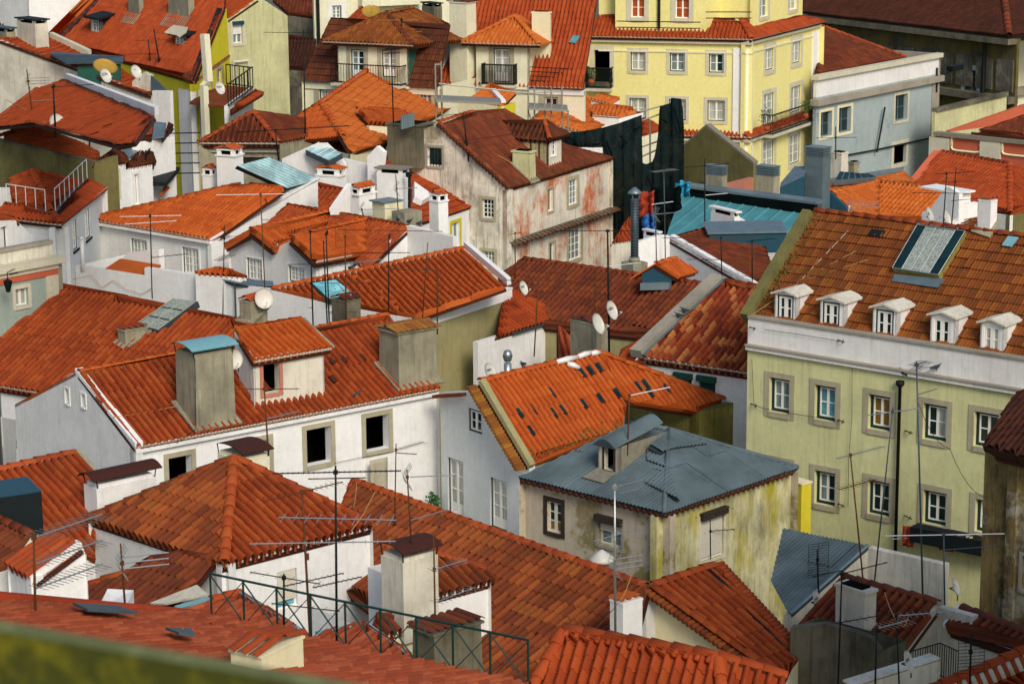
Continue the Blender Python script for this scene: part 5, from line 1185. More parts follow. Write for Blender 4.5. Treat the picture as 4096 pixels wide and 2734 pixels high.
pk = Dp((480, 1270, 'a2'), 112.3); ps = slope(pk, pk + V((1, -.4, 0)), 14); sk = [On(p, ps) for p in ((470, 1275, 'a2'), (665, 1365, 'a2'), (782, 1300, 'a2'), (585, 1210, 'a2'))]
SK = MB().hexa([p - ps[1] * .25 for p in sk] + sk).build('skylight', 'zinc_dark', H)
for i in range(4):
    g_ = lambda s_, t_: (sk[0] * (1 - s_) + sk[1] * s_) * (1 - t_) + (sk[3] * (1 - s_) + sk[2] * s_) * t_
    slab([g_(i / 4 + .01, .04) + ps[1] * .005, g_(i / 4 + .24, .04) + ps[1] * .005, g_(i / 4 + .24, .96) + ps[1] * .005, g_(i / 4 + .01, .96) + ps[1] * .005], ps[1] * .02, 'pane', 'glass_roof', SK)
    MB().tube([g_(i / 4, 0) + ps[1] * .03, g_(i / 4, 1) + ps[1] * .03], .02, 4).build('glazing_bar', 'bar_white', SK)
dq = V((.75, .66, 0)); dq2 = V((.93, .36, 0))
ch = lambda base, d, ty, xl, xr, **k: chim(H16, base, d, ty, xl, xr, k.pop('dr', dq), **k)
ch((1995, 195, 'b1'), 111.5, (1995, 1330, 'a1'), (1843, 0, 'a1'), (2068, 0, 'a1'), dr=V((.4, .92, 0)), m='white_clean', cap='vent', capm='tile_orange', sink=3)
ch((1800, 215, 'b1'), 112.5, (1800, 95, 'b1'), (1720, 0, 'b1'), (1845, 0, 'b1'), dr=V((.4, .92, 0)), m='white_clean', cap='vent', capm='tile_orange', sink=3)
ch((755, 185), 110.5, (755, 1500, 'a2'), (568, 0), (812, 0), dr=V((.4, .92, 0)), m='white_clean', cap='vent', capm='tile_orange', sink=2)
ch((930, 440), 108.5, 262, 838, 1068, dr=V((.6, .8, 0)), m='white_clean', cap='vent', capm='tile_orange', sink=2, label='pair of white chimneys joined, with tiled hoods')
ch((1300, 370), 109.5, (1300, 1475, 'a2'), (1078, 0), (1362, 0), dr=V((.4, .92, 0)), m='white', cap='slab', capm='concrete_slab', sink=3, label='tall white chimney with slotted top under a concrete slab')
ch((1600, 578), 107, 318, 1522, 1682, dr=V((.75, .66, 0)), m='white_clean', cap='vent', capm='tile_orange', sink=3)
MB().tube([Dp((1350, 370), 109), Dp((1350, 90), 109)], .07, 7).build('flue_pipe', 'iron', H); MB().tube([Dp((1345, 100), 109), Dp((1345, 60), 109)], .14, 8).build('flue_cowl', 'iron', H)
a = Dp((680, 400), 106); pl = slope(a, a + V((1, -.55, 0)), 25); R = roof(H, [On((582, 392), pl), On((672, 395), pl), On((822, 185), pl), On((582, 160), pl)], 'barrel', 'tile_mid', udir=V((1, -.55, 0)), name='small_roof'); MB().box(On((672, 395), pl), On((822, 182), pl) - On((672, 395), pl), V((.2, 0, 0)), Z1 * .15).build('verge_coping', 'white', H)
wall(H, Dp((680, 400), 105.8), Dp((850, 470), 105.6), m='white', zb=12, top=[Dp((850, 190), 105.6), Dp((825, 185), 105.6)])
a = Dp((1145, 470), 107); MB().box(a - Z1 * 2, V((.75, .66, 0)) * 1.0, V((-.66, .75, 0)) * .9, Z1 * 2.75).build('bathroom_block', 'cream', H); MB().box(a + Z1 * .76 - V((.05, .1, 0)), V((.75, .66, 0)) * 1.15, V((-.66, .75, 0)) * 1.05, Z1 * .06).build('block_roof', 'zinc', H)
a = Dp((1330, 480), 106.5); MB().abox(a - Z1, V((.75, .66, 0)), V((-.66, .75, 0)), Z1, 1.0, .9, 1.5).build('tank', 'cement', H)
sk = [On(p, P16) for p in ((1370, 330), (1440, 360), (1525, 310), (1370, 200))]; MB().prism([p + P16[1] * .1 for p in sk], P16[1] * .3).build('roof_light', 'white_clean', H)

# ------------------------------------------------------------------ pink and white ruin
K('b3')
C17 = Dp((88, 198), 117); E17 = Zp((958, 1338, 'a3'), C17.z); D17 = hdir(C17, E17); N17 = perp(D17)
H = house('peeling pink and white old house with weeds on its eaves', C17); H17 = H
ap = Vp((1600, 1042, 'a2'), C17, C17 + N17); P17 = plane3(C17, E17, ap)
R = roof(H, [C17, E17, On((530, 1232, 'a3'), P17), On((2115, 915, 'a2'), P17), On((1890, 948, 'a2'), P17), ap], 'roman', 'tile_dark'); R17 = R
ridge(R, ap, On((1890, 948, 'a2'), P17), 'tile_mid', .13); ridge(R, C17, ap, 'tile_old', .13)
GW = st(rows=4, cols=3, pane='glass_dark', sw=.2, sm='stone', outer=None, bar=.03, rd=.12)
wall(H, C17 - Z1 * .1, E17 - Z1 * .1, [(577, 135, 655, 322, st(GW, pane='glass_grey')), (402, 205, 450, 385, st(rows=1, cols=1, pane='glass_brown', sw=.1, sm='stone', outer=None)), (580, 560, 685, 778, st(GW, pane='glass_grey')), (418, 668, 465, 830, st(rows=1, cols=1, pane='glass_dark', sw=.12, sm='stone', outer=None))], m='old_pink', inset=.2)
gl = Vp((1155, 1240, 'a2'), C17, C17 + N17); u17 = -N17
wall(H, gl, C17 - Z1 * .1, [(1500, 1245, 1628, 1415, st(rows=1, cols=1, pane='glass_dark', sw=.12, sm='stone_grey', outer=None, bars=1), 'a2'), (1965, 285, 2068, 455, st(rows=4, cols=3, pane='glass_dark', sw=.15, sm='stone', outer=None, bar=.03), 'b2'), (1972, 725, 2072, 890, st(rows=4, cols=3, pane='glass_grey', sw=.15, sm='stone', outer=None, bar=.03), 'b2')], m='old_white', top=[ap], name='gable_wall')
for i in range(22):
    p = C17 + (ap - C17) * (i + .5) / 22; MB().tube([p - D17 * .25, p + D17 * .1], .1, 7).build('verge_tile', 'tile_brown', R, True)
lz = zat(C17, (92, 645)); a, b = at(C17, lz), at(E17, lz) + D17 * .3; nn_ = -N17
MB().hexa([a - nn_ * .1, b - nn_ * .1, b + nn_ * .32 - Z1 * .14, a + nn_ * .32 - Z1 * .14, a - nn_ * .1 - Z1 * .1, b - nn_ * .1 - Z1 * .1, b + nn_ * .28 - Z1 * .22, a + nn_ * .28 - Z1 * .22]).build('ledge', 'cement_dark', H)
for i in range(26): p = a + (b - a) * (i + .5) / 26 + nn_ * .15 - Z1 * .09; MB().tube([p - nn_ * .12, p + nn_ * .22 - Z1 * .07], .075, 7).build('ledge_tile', 'tile_brown', H, True)
mb = MB()
for i in range(900):
    t = random.betavariate(2, 2.5); p = C17 + (E17 - C17) * t + N17 * random.uniform(-.1, .5) + Z1 * random.uniform(.02, .25); r_ = random.uniform(.03, .08); w_ = V((random.gauss(0, 1), random.gauss(0, 1), random.gauss(0, 1))).normalized() * r_; k = V((random.gauss(0, 1), random.gauss(0, 1), 1)).normalized() * r_ * 1.6
    mb.add([p, p + w_, p + w_ * .6 + k], [(0, 1, 2)])
q = mb.build('weeds', 'leaf_dry', R); q['kind'] = 'stuff'
shell(H, [E17 - Z1 * .1, E17 + N17 * 6, gl], 'old_white')
chim(H, (255, 1545, 'a3'), P17, (255, 1300, 'a3'), (103, 0, 'a3'), (305, 0, 'a3'), D17, m='lime_wall', cap='rough', taper=.06, sink=.1, label='lichen-yellow chimney on the ruin')
chim(H, (1440, 1260, 'a2'), Dp((1440, 1260, 'a2'), 119).y, (1440, 1075, 'a2'), (1165, 0, 'a2'), (1560, 0, 'a2'), D17, m='cement_dark', cap='rough', sink=1, label='black weathered chimney block with a row of zinc pots')
for i in range(6): p = Dp((1290 + i * 18, 1060 - i * 5, 'a2'), 118.6); MB().tube([p - Z1 * .2, p + Z1 * .45], .08, 8).build('flue_pot', 'zinc', H)
# dormer with rusty ribbed cheek
K('a3')
q0 = On((405, 1425), P17); zt = zat(q0, (405, 1178)); a0 = at(q0, zt); wd = ext(a0, D17, (520, 0)); a1 = a0 + D17 * wd
wall(H, a0, a1, [(428, 1190, 472, 1315, st(rows=3, cols=2, pane='glass_dark', sw=.05, sm='white', outer=None, rd=.08))], m='white_stained', zb=q0.z - .5, name='dormer_front')
for i in range(22):
    p = a0 + N17 * (i * .16); MB().abox(at(p, q0.z - .5), D17, N17, Z1, .04, .09, zt - q0.z + .5).build('cladding_rib', 'rib_metal' if i % 3 else 'rust', H)
MB().prism([a0, at(a0, q0.z - .5), at(a0, q0.z - .5) + N17 * 3.6, a0 + N17 * 3.6], D17 * .03).build('dormer_cheek', 'rib_metal', H)
e0, e1 = a0 - D17 * .25 - N17 * .25 + Z1 * .03, a1 + D17 * .25 - N17 * .25 + Z1 * .03; mid = (e0 + e1) / 2
bk_ = e0 + N17 * 4.1; tp = bk_ + Z1 * .8 + D17 * .5; R = roof(H, [bk_, e0, (e0 + e1) / 2 + N17 * .8 + Z1 * .75, tp], 'barrel', 'tile_brown', name='dormer_roof'); R2_ = roof(H, [e0, e1, mid + N17 * .8 + Z1 * .75], 'barrel', 'tile_brown', name='dormer_roof'); ridge(R, e0, mid + N17 * .8 + Z1 * .75, 'tile_mid', .12)

# ------------------------------------------------------------------ black netting on scaffold
prof = [(520, 1128), (700, 1112), (860, 1085), (1020, 1040), (1198, 975), (1205, 1010), (1165, 1240), (1185, 1370), (1240, 1392), (1300, 1365), (1335, 1200), (1352, 900), (1450, 872), (1455, 828), (1540, 838), (1556, 1000), (1562, 1120)]
H = thing('scaffold_netting', 'torn black netting hung over scaffolding beside the yellow house', 'netting', Dp((1200, 1568), 127))
X = np.linspace(520, 1560, 90); Yt = np.interp(X, [p[0] for p in prof], [p[1] for p in prof]); mb = MB(); k = 0
for j, (x, y) in enumerate(zip(X, Yt)):
    wv = .12 * math.sin(j * .9) + .06 * math.sin(j * 2.3); t = Dp((x, y), 127 + wv); d0 = Dp((x, 1250 if x < 880 else 1568 + (x - 890) * .0 + 460 * (1 if x > 890 else 0)), 127 + wv * 1.6); m_ = (t + d0) / 2 + V((0, .15 * math.sin(j * .5), 0)); mb.v += [tuple(t), tuple(m_), tuple(d0)]
for j in range(89):
    a = j * 3; mb.f += [(a, a + 3, a + 4, a + 1), (a + 1, a + 4, a + 5, a + 2)]
o = mb.build('net', 'net_mesh', H, True); so_ = o.modifiers.new('thickness', 'SOLIDIFY'); so_.thickness = .03
for i in range(26):
    x = 560 + i * 38; y = float(np.interp(x, X, Yt)); a, b = Dp((x, y + 30 + (i * 37) % 120), 126.6), Dp((x + 60, y + 60 + (i * 53) % 260), 126.6)
    if i % 3 == 0: MB().tube([a, (a + b) / 2 - V((0, .1, 0)), b], .05, 5).build('net_fold', 'net', H)
for (p, q, d_) in (((1200, 945), (1360, 900), 127.5), ((1200, 1025), (1360, 965), 127.5), ((1190, 1250), (1360, 1190), 128), ((1195, 1330), (1330, 1270), 128), ((1272, 1020), (1272, 1420), 128), ((1195, 980), (1195, 1400), 128)):
    MB().tube([Dp(p, d_), Dp(q, d_)], .045, 6).build('scaffold_tube', 'scaffold', H)

# ------------------------------------------------------------------ zinc roofs, vents and the white gable on the right
K('b3')
BLq = Dp((1440, 640), 113); du = V((.75, -.66, 0)).normalized(); pl = slope(BLq, BLq + du, 20)
H = house('building with a teal standing seam metal roof and concrete vent stacks', BLq); H19 = H
tz = [On(p, pl) for p in ((1400, 650), (2060, 800), (400, 660, 'b4'), (490, 420, 'b4'), (1610, 235), (1540, 260))]
R = sheets(H, [tz[0], tz[2], tz[3], tz[5]], 'teal_metal', udir=du, sw=.75, sl=9, seam=True)
wall(H, tz[0] - Z1 * .05, tz[2] + du * 2 - Z1 * .05, m='white_grey')
a, b = tz[5] - du * .3, tz[3] + du * .4; nb = perp(du)
wall(H, at(a, a.z + .42) + nb * .02, at(b, a.z + .42) + nb * .02, m='net', zb=a.z - .2, name='upstand'); MB().box(at(a, a.z + .42) - nb * .1, du * (b - a).dot(du), nb * .9, Z1 * .12).build('zinc_coping', 'zinc', H); shell(H, [at(a, a.z + .4), at(a, a.z + .4) + nb * 4], 'zinc_dark')
dv = V((.62, .78, 0))
chim(H, (1880, 250), 117, 95, 1742, 1925, dv, m='cement', cap='louvre', capm='zinc', sink=2)
chim(H, (205, 285, 'b4'), 116.5, (205, 100, 'b4'), (52, 0, 'b4'), (258, 0, 'b4'), dv, m='cement', cap='louvre', capm='zinc', sink=2)
chim(H, (620, 260, 'b4'), 117.5, (620, -60, 'b4'), (468, 0, 'b4'), (686, 0, 'b4'), dv, m='zinc', cap='louvre', capm='zinc', sink=2, label='tall zinc ventilation tower with louvres')
a = Dp((268, 190, 'b4'), 117); ps = plane3(a, Dp((465, 90, 'b4'), 117.5), Dp((380, 15, 'b4'), 119)); q = [On(p, ps) for p in ((262, 190, 'b4'), (470, 92, 'b4'), (470, 10, 'b4'), (385, 12, 'b4'), (268, 150, 'b4'))]; slab(q, -ps[1] * .1, 'blue_roof', 'zinc', H); MB().prism([q[0], q[1], at(q[1], q[1].z - 1.3), at(q[0], q[0].z - 1.3)], V((.05, .1, 0))).build('blue_wall', 'blue_box', H)
# tarpaulins on the roof corner
for nm, lab, cl, px_, d_ in (('tarpaulin', 'rust red tarpaulin bundle hanging at the zinc roof corner', 'red_cloth', (1170, 230, 1305, 440), 111), ('tarpaulin', 'crumpled black tarpaulin on the zinc roof corner', 'net', (1285, 185, 1535, 390), 111.5), ('tarpaulin', 'bright blue tarpaulin tied over the roof coping', 'blue_tarp', (1490, 145, 1610, 270), 113.5), ('tarpaulin', 'deep blue cloth hanging under the red tarpaulin', 'blue_cloth', (1212, 425, 1310, 575), 110.7)):
    x0, y0, x1, y1 = px_; n = 9; mb = MB(); r2 = random.Random(x0)
    G = [[Dp((x0 + (x1 - x0) * (i / n) + r2.uniform(-9, 9), y0 + (y1 - y0) * (j / n) + r2.uniform(-9, 9) + 12 * math.sin(i * 1.3)), d_ + r2.uniform(-.16, .16) + .25 * math.cos(i * 1.1)) for i in range(n + 1)] for j in range(n + 1)]
    mb.add([p for r_ in G for p in r_], [(j * (n + 1) + i, j * (n + 1) + i + 1, (j + 1) * (n + 1) + i + 1, (j + 1) * (n + 1) + i) for i in range(n) for j in range(n)])
    o = mb.build(nm, cl, None, True); s_ = o.modifiers.new('thickness', 'SOLIDIFY'); s_.thickness = .04; tag(o, lab, 'tarpaulin', 'tarpaulins on the zinc roof')
# white gable house
G0 = Dp((1440, 605), 105); G1 = Zp((2160, 1022), G0.z - 2.0); pg = vplane(G0, Dp((2160, 1022), 99.5)); 
G1 = On((2160, 1022), pg); gd = hdir(G0, G1)
H = house('white gable house with a red roof and a long zinc dormer', G0)
wall(H, G0, G1, m='white_grey', zb=8); w2 = Dp((1170, 655), 104.6); wall(H, w2, Dp((1352, 592), 105), m='white_clean', zb=8)
wall(H, Dp((1352, 592), 105), G0, m='white_clean', zb=8, name='pier')
rd_ = V((.64, .77, 0)); P19 = plane3(G0 - Z1 * .15, G1 - Z1 * .15, G0 - Z1 * .15 + rd_ * 3)
R = roof(H, [G0 - Z1 * .1, G1 - Z1 * .1, On((2331, 960), P19), On((2250, 700), P19), On((1900, 500), P19), On((1500, 625), P19)], 'roman', 'tile_dark', udir=rd_); ridge(R, On((1490, 630), P19), On((1900, 500), P19), 'tile_mid', .13)
MB().box(G0 - Z1 * .05, G1 - G0, rd_ * .3, P19[1] * .12).build('gable_coping', 'white_clean', H)
x, y, z_ = On((1990, 520), P19), On((2250, 690), P19), On((240, 710, 'b4'), P19)
for a, b in ((x, y), (y, z_)): MB().box(a + rd_ * .1, b - a, rd_ * .35, Z1 * .35).build('party_coping', 'white_clean', H)
a, b = On((1775, 650), P19) + Z1 * .35, On((300, 720, 'b4'), P19); b = a + hdir(a, at(b, 0)) * (b - a).length
q = hdir(a, b); MB().box(a - Z1 * .9, b - a, perp(q) * 1.2 if perp(q).y > 0 else -perp(q) * 1.2, Z1 * .9).build('zinc_dormer', 'blue_box', H); MB().box(a - q * .1 - perp(q) * .1, (b - a) * 1.03, perp(q) * 1.4 + Z1 * .25, Z1 * .07).build('dormer_roof', 'zinc', H)
chim(H, (1985, 560), 108, 440, 1785, 2030, V((.85, .52, 0)), m='white_clean', cap='slab', capm='white_paint', sink=2, label='white slotted chimney with a wide flat white top')
chim(H, (1330, 650), 105.6, 612, 1215, 1365, V((.8, .6, 0)), m='white_clean', cap='slab', capm='white_paint', sink=2)
# vent pipe
P = Dp((1140, 810), 102.5); H = thing('ventilation_pipe', 'tall ribbed metal ventilation pipe with a conical rain cap', 'vent pipe', P - Z1 * 1.3)
tpz = zat(P, (1140, 285)); rp = .16
MB().tube([P, at(P, tpz)], rp, 14).build('pipe', 'zinc_dark', H, True)
mb = MB()
for i in range(22): z_ = P.z + (tpz - P.z) * (i + .5) / 22; mb.tube([at(P, z_ - .02), at(P, z_ + .02)], rp + .02, 14)
mb.build('seam_ring', 'zinc_dark', H, True); MB().tube([at(P, tpz + .22), at(P, tpz + .28), at(P, tpz + .5)], [.3, .3, .03], 14).build('rain_cap', 'zinc', H, True)
for k in range(3): a = k * 2.1; q = V((math.cos(a), math.sin(a), 0)) * rp; MB().tube([at(P, tpz - .1) + q, at(P, tpz + .25) + q * 1.3], .02).build('cap_strut', 'zinc', H)
MB().tube([P - Z1 * .05, P + Z1 * .15], rp + .06, 14).build('base_collar', 'cement', H, True); MB().abox(P - Z1 * 2.2, V((.8, .6, 0)), V((-.6, .8, 0)), Z1, .8, .8, 2.15).build('plinth', 'cement', H)
# tiled roof hut
a = Dp((1205, 995), 97.5); b = Zp((1452, 990), a.z); hd = hdir(a, b); rd_ = V((.6, .8, 0)); apx = Vp((1340, 835), a, b)
H = thing('roof_hut', 'little zinc hut with a pitched orange tile roof astride the ridge', 'roof hut', a)
wl0 = Vp((1200, 925), a, b); wr0 = Vp((1455, 915), a, b); MB().prism([a, b, wr0, apx - Z1 * .05, wl0], rd_ * (ext(apx, rd_, (1490, 0)) - .2)).build('wall', 'blue_box', H)
slab([a - Z1 * .3, b - Z1 * .3, b, a], -rd_ * .15, 'apron', 'zinc', H)
e1 = wr0 + hd * .35 - Z1 * .18; lh = ext(apx, rd_, (1490, 0)); R = roof(H, [e1 - rd_ * .15, e1 + rd_ * lh, apx + rd_ * lh, apx - rd_ * .15], 'roman', 'tile_orange', udir=rd_); e2 = wl0 - hd * .4 - Z1 * .2; slab([e2 - rd_ * .15, apx - rd_ * .15, apx + rd_ * lh, e2 + rd_ * lh], Z1 * .07, 'roof', 'tile_orange', H); ridge(R, apx - rd_ * .15, apx + rd_ * lh, 'tile_orange', .12)
a = Dp((960, 660), 106); pl = slope(a, a + V((.8, .6, 0)), 40); H = house('sliver of red roof behind the ventilation pipe', a); roof(H, [On((945, 665), pl), On((1110, 640), pl), On((1110, 440), pl), On((1060, 470), pl)], 'roman', 'tile_red'); shell(H, [On((945, 665), pl), On((1110, 640), pl)], 'white_stained')

# ------------------------------------------------------------------ orange roofs on the right, white house between them
K('b4')
v0 = Dp((1105, 420), 121); Ra = Dp((1108, 142), 126); 
H = house('bright orange roof with a valley, right of the zinc tower', v0)
Rb = Zp((1650, 205), Ra.z); pr = slope(Ra, Rb, 24); R = roof(H, [On((1100, 440), pr), On((1480, 470), pr), Rb, Ra], 'barrel', 'tile_new', udir=Rb - Ra); ridge(R, Ra, Rb, 'tile_new', .13)
Rc = Zp((700, 238), Ra.z); p2 = slope(Rc, Ra, 24); R = roof(H, [On((860, 385), p2), On((1100, 450), p2), Ra, Rc], 'barrel', 'tile_new', udir=Ra - Rc); ridge(R, Rc, Ra, 'tile_new', .13)
MB().tube([Ra - Z1 * .02, On((1100, 430), pr) + Z1 * .05], .07, 6).build('valley_gutter', 'slate', H)
q = Zp((1310, 66), Ra.z); p3 = plane3(Ra, q, Rc + V((-3, 3, -.6))); R = roof(H, [On((350, 300), p3), On((700, 232), p3), Ra, q, On((690, 172), p3)], 'flat', 'tile_new', udir=q - Ra); ridge(R, Ra, q, 'tile_new', .12)
R = roof(H, [On((1110, 140), pr), On((1440, 178), pr), q], 'flat', 'tile_new', udir=Rb - Ra)
MB().box(On((690, 165), p3), q - On((690, 165), p3), V((0, .2, 0)), Z1 * .3).build('zinc_edge', 'zinc', H)
a = Dp((385, 305), 119); wall(H, a, Dp((830, 365), 118), m='blue_box', top=[Vp((690, 232), a, Dp((830, 365), 118))], zb=10, name='zinc_pediment')
shell(H, [On((1100, 440), pr), On((1480, 470), pr)], 'white_grey')
a = Dp((1465, 470), 115.5); b = Dp((1700, 540), 114); dr = V((.8, .6, 0))
H = house('small white house with a shaped gable and two dishes, behind the skylight roof', a)
hA = Vp((1465, 400), a, b); wall(H, hA, Vp((1775, 490), a, b), m='white_clean', zb=10, top=[Vp((1780, 245), a, b), Vp((1700, 185), a, b), Vp((1660, 195), a, b), Vp((1545, 360), a, b)])
p = Vp((1775, 250), a, b); q = p + dr * ext(p, dr, (1920, 0)); wall(H, Vp((1775, 340), a, b), Vp((1775, 340), a, b) + dr * ext(Vp((1775, 340), a, b), dr, (1940, 0)), [(1718, 470, 1780, 530, st(rows=1, cols=2, pane='glass_dark', sw=.06, outer=None))], m='white_clean', zb=10)
wall(H, p, q, m='white_clean', zb=10, inset=.3, name='upper_wall'); slab([p, q, q + V((-1.5, 2, 0)), p + V((-1.5, 2, 0))], Z1 * .08, 'roof_slab', 'white_clean', H)
roof(H, [Dp((1770, 560), 110), Dp((1930, 570), 110.5), Dp((1935, 440), 112), Dp((1800, 520), 111.5)], 'flat', 'tile_flat')
Ra = Dp((1640, 1292, 'a4'), 131); Rb = Zp((2212, 1390, 'a4'), Ra.z); pl = slope(Ra, Rb, 26); H = house('red barrel tiled roof with a hip near the right edge', Ra)
h0 = On((2212, 412), pl); R = roof(H, [On((1300, 260), pl), h0, Rb, Ra], 'barrel', 'tile_red', udir=Rb - Ra); ridge(R, Ra, Rb, 'tile_red', .14); ridge(R, h0, Rb, 'tile_red', .16)
p2 = plane3(h0, Rb, Rb + V((3.5, 2.6, -.3))); R = roof(H, [h0, On((2420, 380), p2), On((2420, 60), p2), Rb], 'barrel', 'tile_red', udir=V((.8, .6, 0)))
wall(H, On((1900, 380), pl) - Z1 * .1, h0 - Z1 * .1, m='white_grey'); wall(H, h0 - Z1 * .1, On((2420, 380), p2) - Z1 * .1, m='olive_dark')
x, y = On((1420, 165), pl), Ra; MB().box(x - V((.5, 0, 0)), y - x, V((.5, .1, 0)), Z1 * .12).build('verge_coping', 'salmon', H)

# ------------------------------------------------------------------ salmon wall with panels, right edge
K('a4')
A = Dp((1575, 1130), 140); B = Zp((2450, 1215), A.z); H = house('salmon house with framed oval panels at the right edge', A)
wall(H, A, B, m='salmon'); band(H, A, B, -.12, .1, .18, 'concrete_slab', 'cornice', .4); band(H, A, B, -3.6, -3.4, .15, 'cement', 'string_course')
for x0, x1, y0, y1 in ((1722, 1965, 1172, 1252), (2152, 2420, 1205, 1290)):
    a, b = Vp((x0, y0 + 10), A, B), Vp((x1, y1 + 10), A, B); c = (a + b) / 2; w_, h_ = (b - a).dot(hdir(A, B)) / 2, .42; k = 24; u_ = hdir(A, B); n_ = perp(u_) * -.05; pts = []
    for i in range(k + 1):
        t = 6.2832 * i / k; pts.append(c + n_ + u_ * (w_ * max(-1, min(1, 1.25 * math.cos(t)))) + Z1 * (h_ * max(-1, min(1, 1.3 * math.sin(t)))))
    MB().tube(pts, .07, 4).build('panel_frame', 'cream', H)
for x in (1620, 2055): a = Vp((x, 1150), A, B); MB().abox(at(a, a.z - 2.6) - perp(hdir(A, B)) * .05, hdir(A, B), perp(hdir(A, B)), Z1, 1.3, .15, 2.5).build('pilaster', 'stone_light', H)
pl = slope(A + Z1 * .1, B + Z1 * .1, 24); x, y = On((1880, 1130), pl), On((2450, 905), pl)
wall(H, Dp((1700, 1110), 141), Dp((2450, 850), 146), m='salmon', zb=15, name='rear_parapet'); R = roof(H, [x, On((2450, 1190), pl), On((2450, 940), pl)], 'far', 'tile_dark', udir=hdir(A, B))

# ------------------------------------------------------------------ big yellow house
K('a3')
C27 = Dp((2135, 335), 150); L27 = Zp((690, 308), C27.z); R27 = Zp((640, 182, 'a4'), C27.z); DL, DRt = hdir(L27, C27), hdir(C27, R27); NL, NR = perp(DL), perp(DRt); NR = NR if NR.x < 0 else -NR
H = house('tall bright yellow corner house with white quoins and tiled skirt roof', C27); H27 = H
yw = lambda a, b, c, d, pn='glass_curtain', **k: (a, b, c, d, st(rows=2, cols=2, pane=pn, sw=.2, sm='stone_light', outer='frame_dark', ow=.06, rd=.2, **k))
zc = Z1 * -.35
wall(H, L27 + zc, C27 + zc, [yw(1105, 432, 1232, 603), yw(1438, 442, 1565, 610, 'glass_grey'), yw(1770, 450, 1895, 620, ['glass_grey', 'glass_dark']), (797, 425, 930, 700, st(open=True, sw=.3, sm='stone_light', rd=.25)), yw(1095, 830, 1238, 1005), yw(1430, 840, 1575, 1022), yw(1757, 850, 1903, 1030)], m='yellow', inset=.45)
wall(H, C27 + zc, R27 + zc, [(138, 408, 210, 585, st(rows=2, cols=2, pane='glass_curtain', sw=.3, sm='stone_light', outer='frame_dark'), 'a4'), (368, 348, 438, 525, st(rows=2, cols=2, pane='glass_curtain', sw=.3, sm='stone_light', outer='frame_dark'), 'a4'), (125, 805, 212, 1040, st(rows=4, cols=2, pane='glass_curtain', sw=.3, sm='stone_light', outer='frame_dark'), 'a4'), (355, 742, 438, 935, st(rows=2, cols=2, pane='glass_curtain', sw=.3, sm='stone_light', outer='frame_dark'), 'a4'), (118, 1208, 212, 1420, st(rows=3, cols=2, pane='glass_curtain', sw=.3, sm='stone_light', outer='frame_dark'), 'a4'), (345, 1148, 435, 1368, st(rows=3, cols=2, pane='glass_curtain', sw=.3, sm='stone_light', outer='frame_dark'), 'a4')], m='yellow', inset=.45)
band(H, L27 + NL * .45, C27 + NL * .45, -.35, -.1, .25, 'stone_light', 'cornice'); band(H, C27 + NR * .45, R27 + NR * .45, -.35, -.1, .25, 'stone_light', 'cornice')
band(H, L27 + NL * .45 + DL * 1, C27 + NL * .45, -.95, -.85, .06, 'cream_pale', 'string_course'); band(H, C27 + NR * .45, R27 + NR * .45, -.95, -.85, .06, 'cream_pale', 'string_course')
kk = .45 / (1 + NL.dot(NR)); cq = C27 + NL * kk + NR * kk; eq = R27 + NR * .45
for o, d1, w_, nn_ in ((cq - DL * .85, DL, .9, NL), (cq, DRt, .9, NR), (eq - DRt * 1.0, DRt, 1.0, NR)):
    MB().box(at(o, C27.z - 13.5) - nn_ * .10, d1 * w_, nn_ * .3, Z1 * 12.9).build('quoin', 'white_clean', H)
R = roof(H, [L27, C27, On((2045, 168), slope(L27, C27, 30)), On((840, 130), slope(L27, C27, 30))], 'far', 'tile_red', mortar=True)
pr = plane3(C27, R27, On((2045, 168), slope(L27, C27, 30))); R = roof(H, [C27, R27, On((470, 140, 'a4'), pr), On((2045, 168), slope(L27, C27, 30))], 'far', 'tile_red', mortar=True); ridge(R, C27, On((2045, 168), slope(L27, C27, 30)), 'tile_red', .18, .5)
s27 = slope(L27, C27, 30); u0, u1 = On((977, 245), s27), On((1752, 268), s27); ut = Z1 * 5.5
UW = st(rows=2, cols=2, pane='glass_orange', sw=.3, sm='stone_light', outer=None, rd=.2)
wall(H, u0 + ut, u1 + ut, [(1112, -20, 1222, 150, UW), (1487, -15, 1602, 157, UW)], m='yellow', zb=u0.z - .5, name='upper_wall')
wall(H, u1 + ut, u1 + ut + DRt * 5, m='yellow', zb=u0.z - .5, name='upper_wall')
v0 = On((2148, 240), pr); wall(H, v0 + ut, v0 + ut + DRt * ext(v0, DRt, (452, 0, 'a4')), [(95, -30, 160, 135, st(rows=2, cols=2, pane='glass_grey', sw=.25, sm='stone_light', outer=None), 'a4'), (340, -40, 405, 75, st(rows=2, cols=2, pane='glass_curtain', sw=.25, sm='stone_light', outer=None), 'a4')], m='yellow', zb=v0.z - .5, name='upper_wall')
wall(H, u1 + ut + NL * 2.2, v0 + ut + NL * .3, m='yellow', zb=u0.z - .5, name='upper_wall')
w0 = On((838, 140), s27); wall(H, w0 + ut, u0 + ut + NL * 1.2, m='yellow', zb=w0.z - .5, name='upper_wall')
p = Vp((1350, 240), u0, u1) - NL * .12; MB().tube([p, p + Z1 * 6], .09, 6).build('drainpipe', 'iron', H)
lz = zat(C27, (2135, 1165)); band(H, at(C27, lz) + NL * .45, at(L27, lz) + NL * .45, -.35, 0, .3, 'stone_light', 'string_course'); band(H, at(C27, lz) + NR * .45, at(R27, lz) + NR * .45, -.35, 0, .3, 'stone_light', 'string_course')
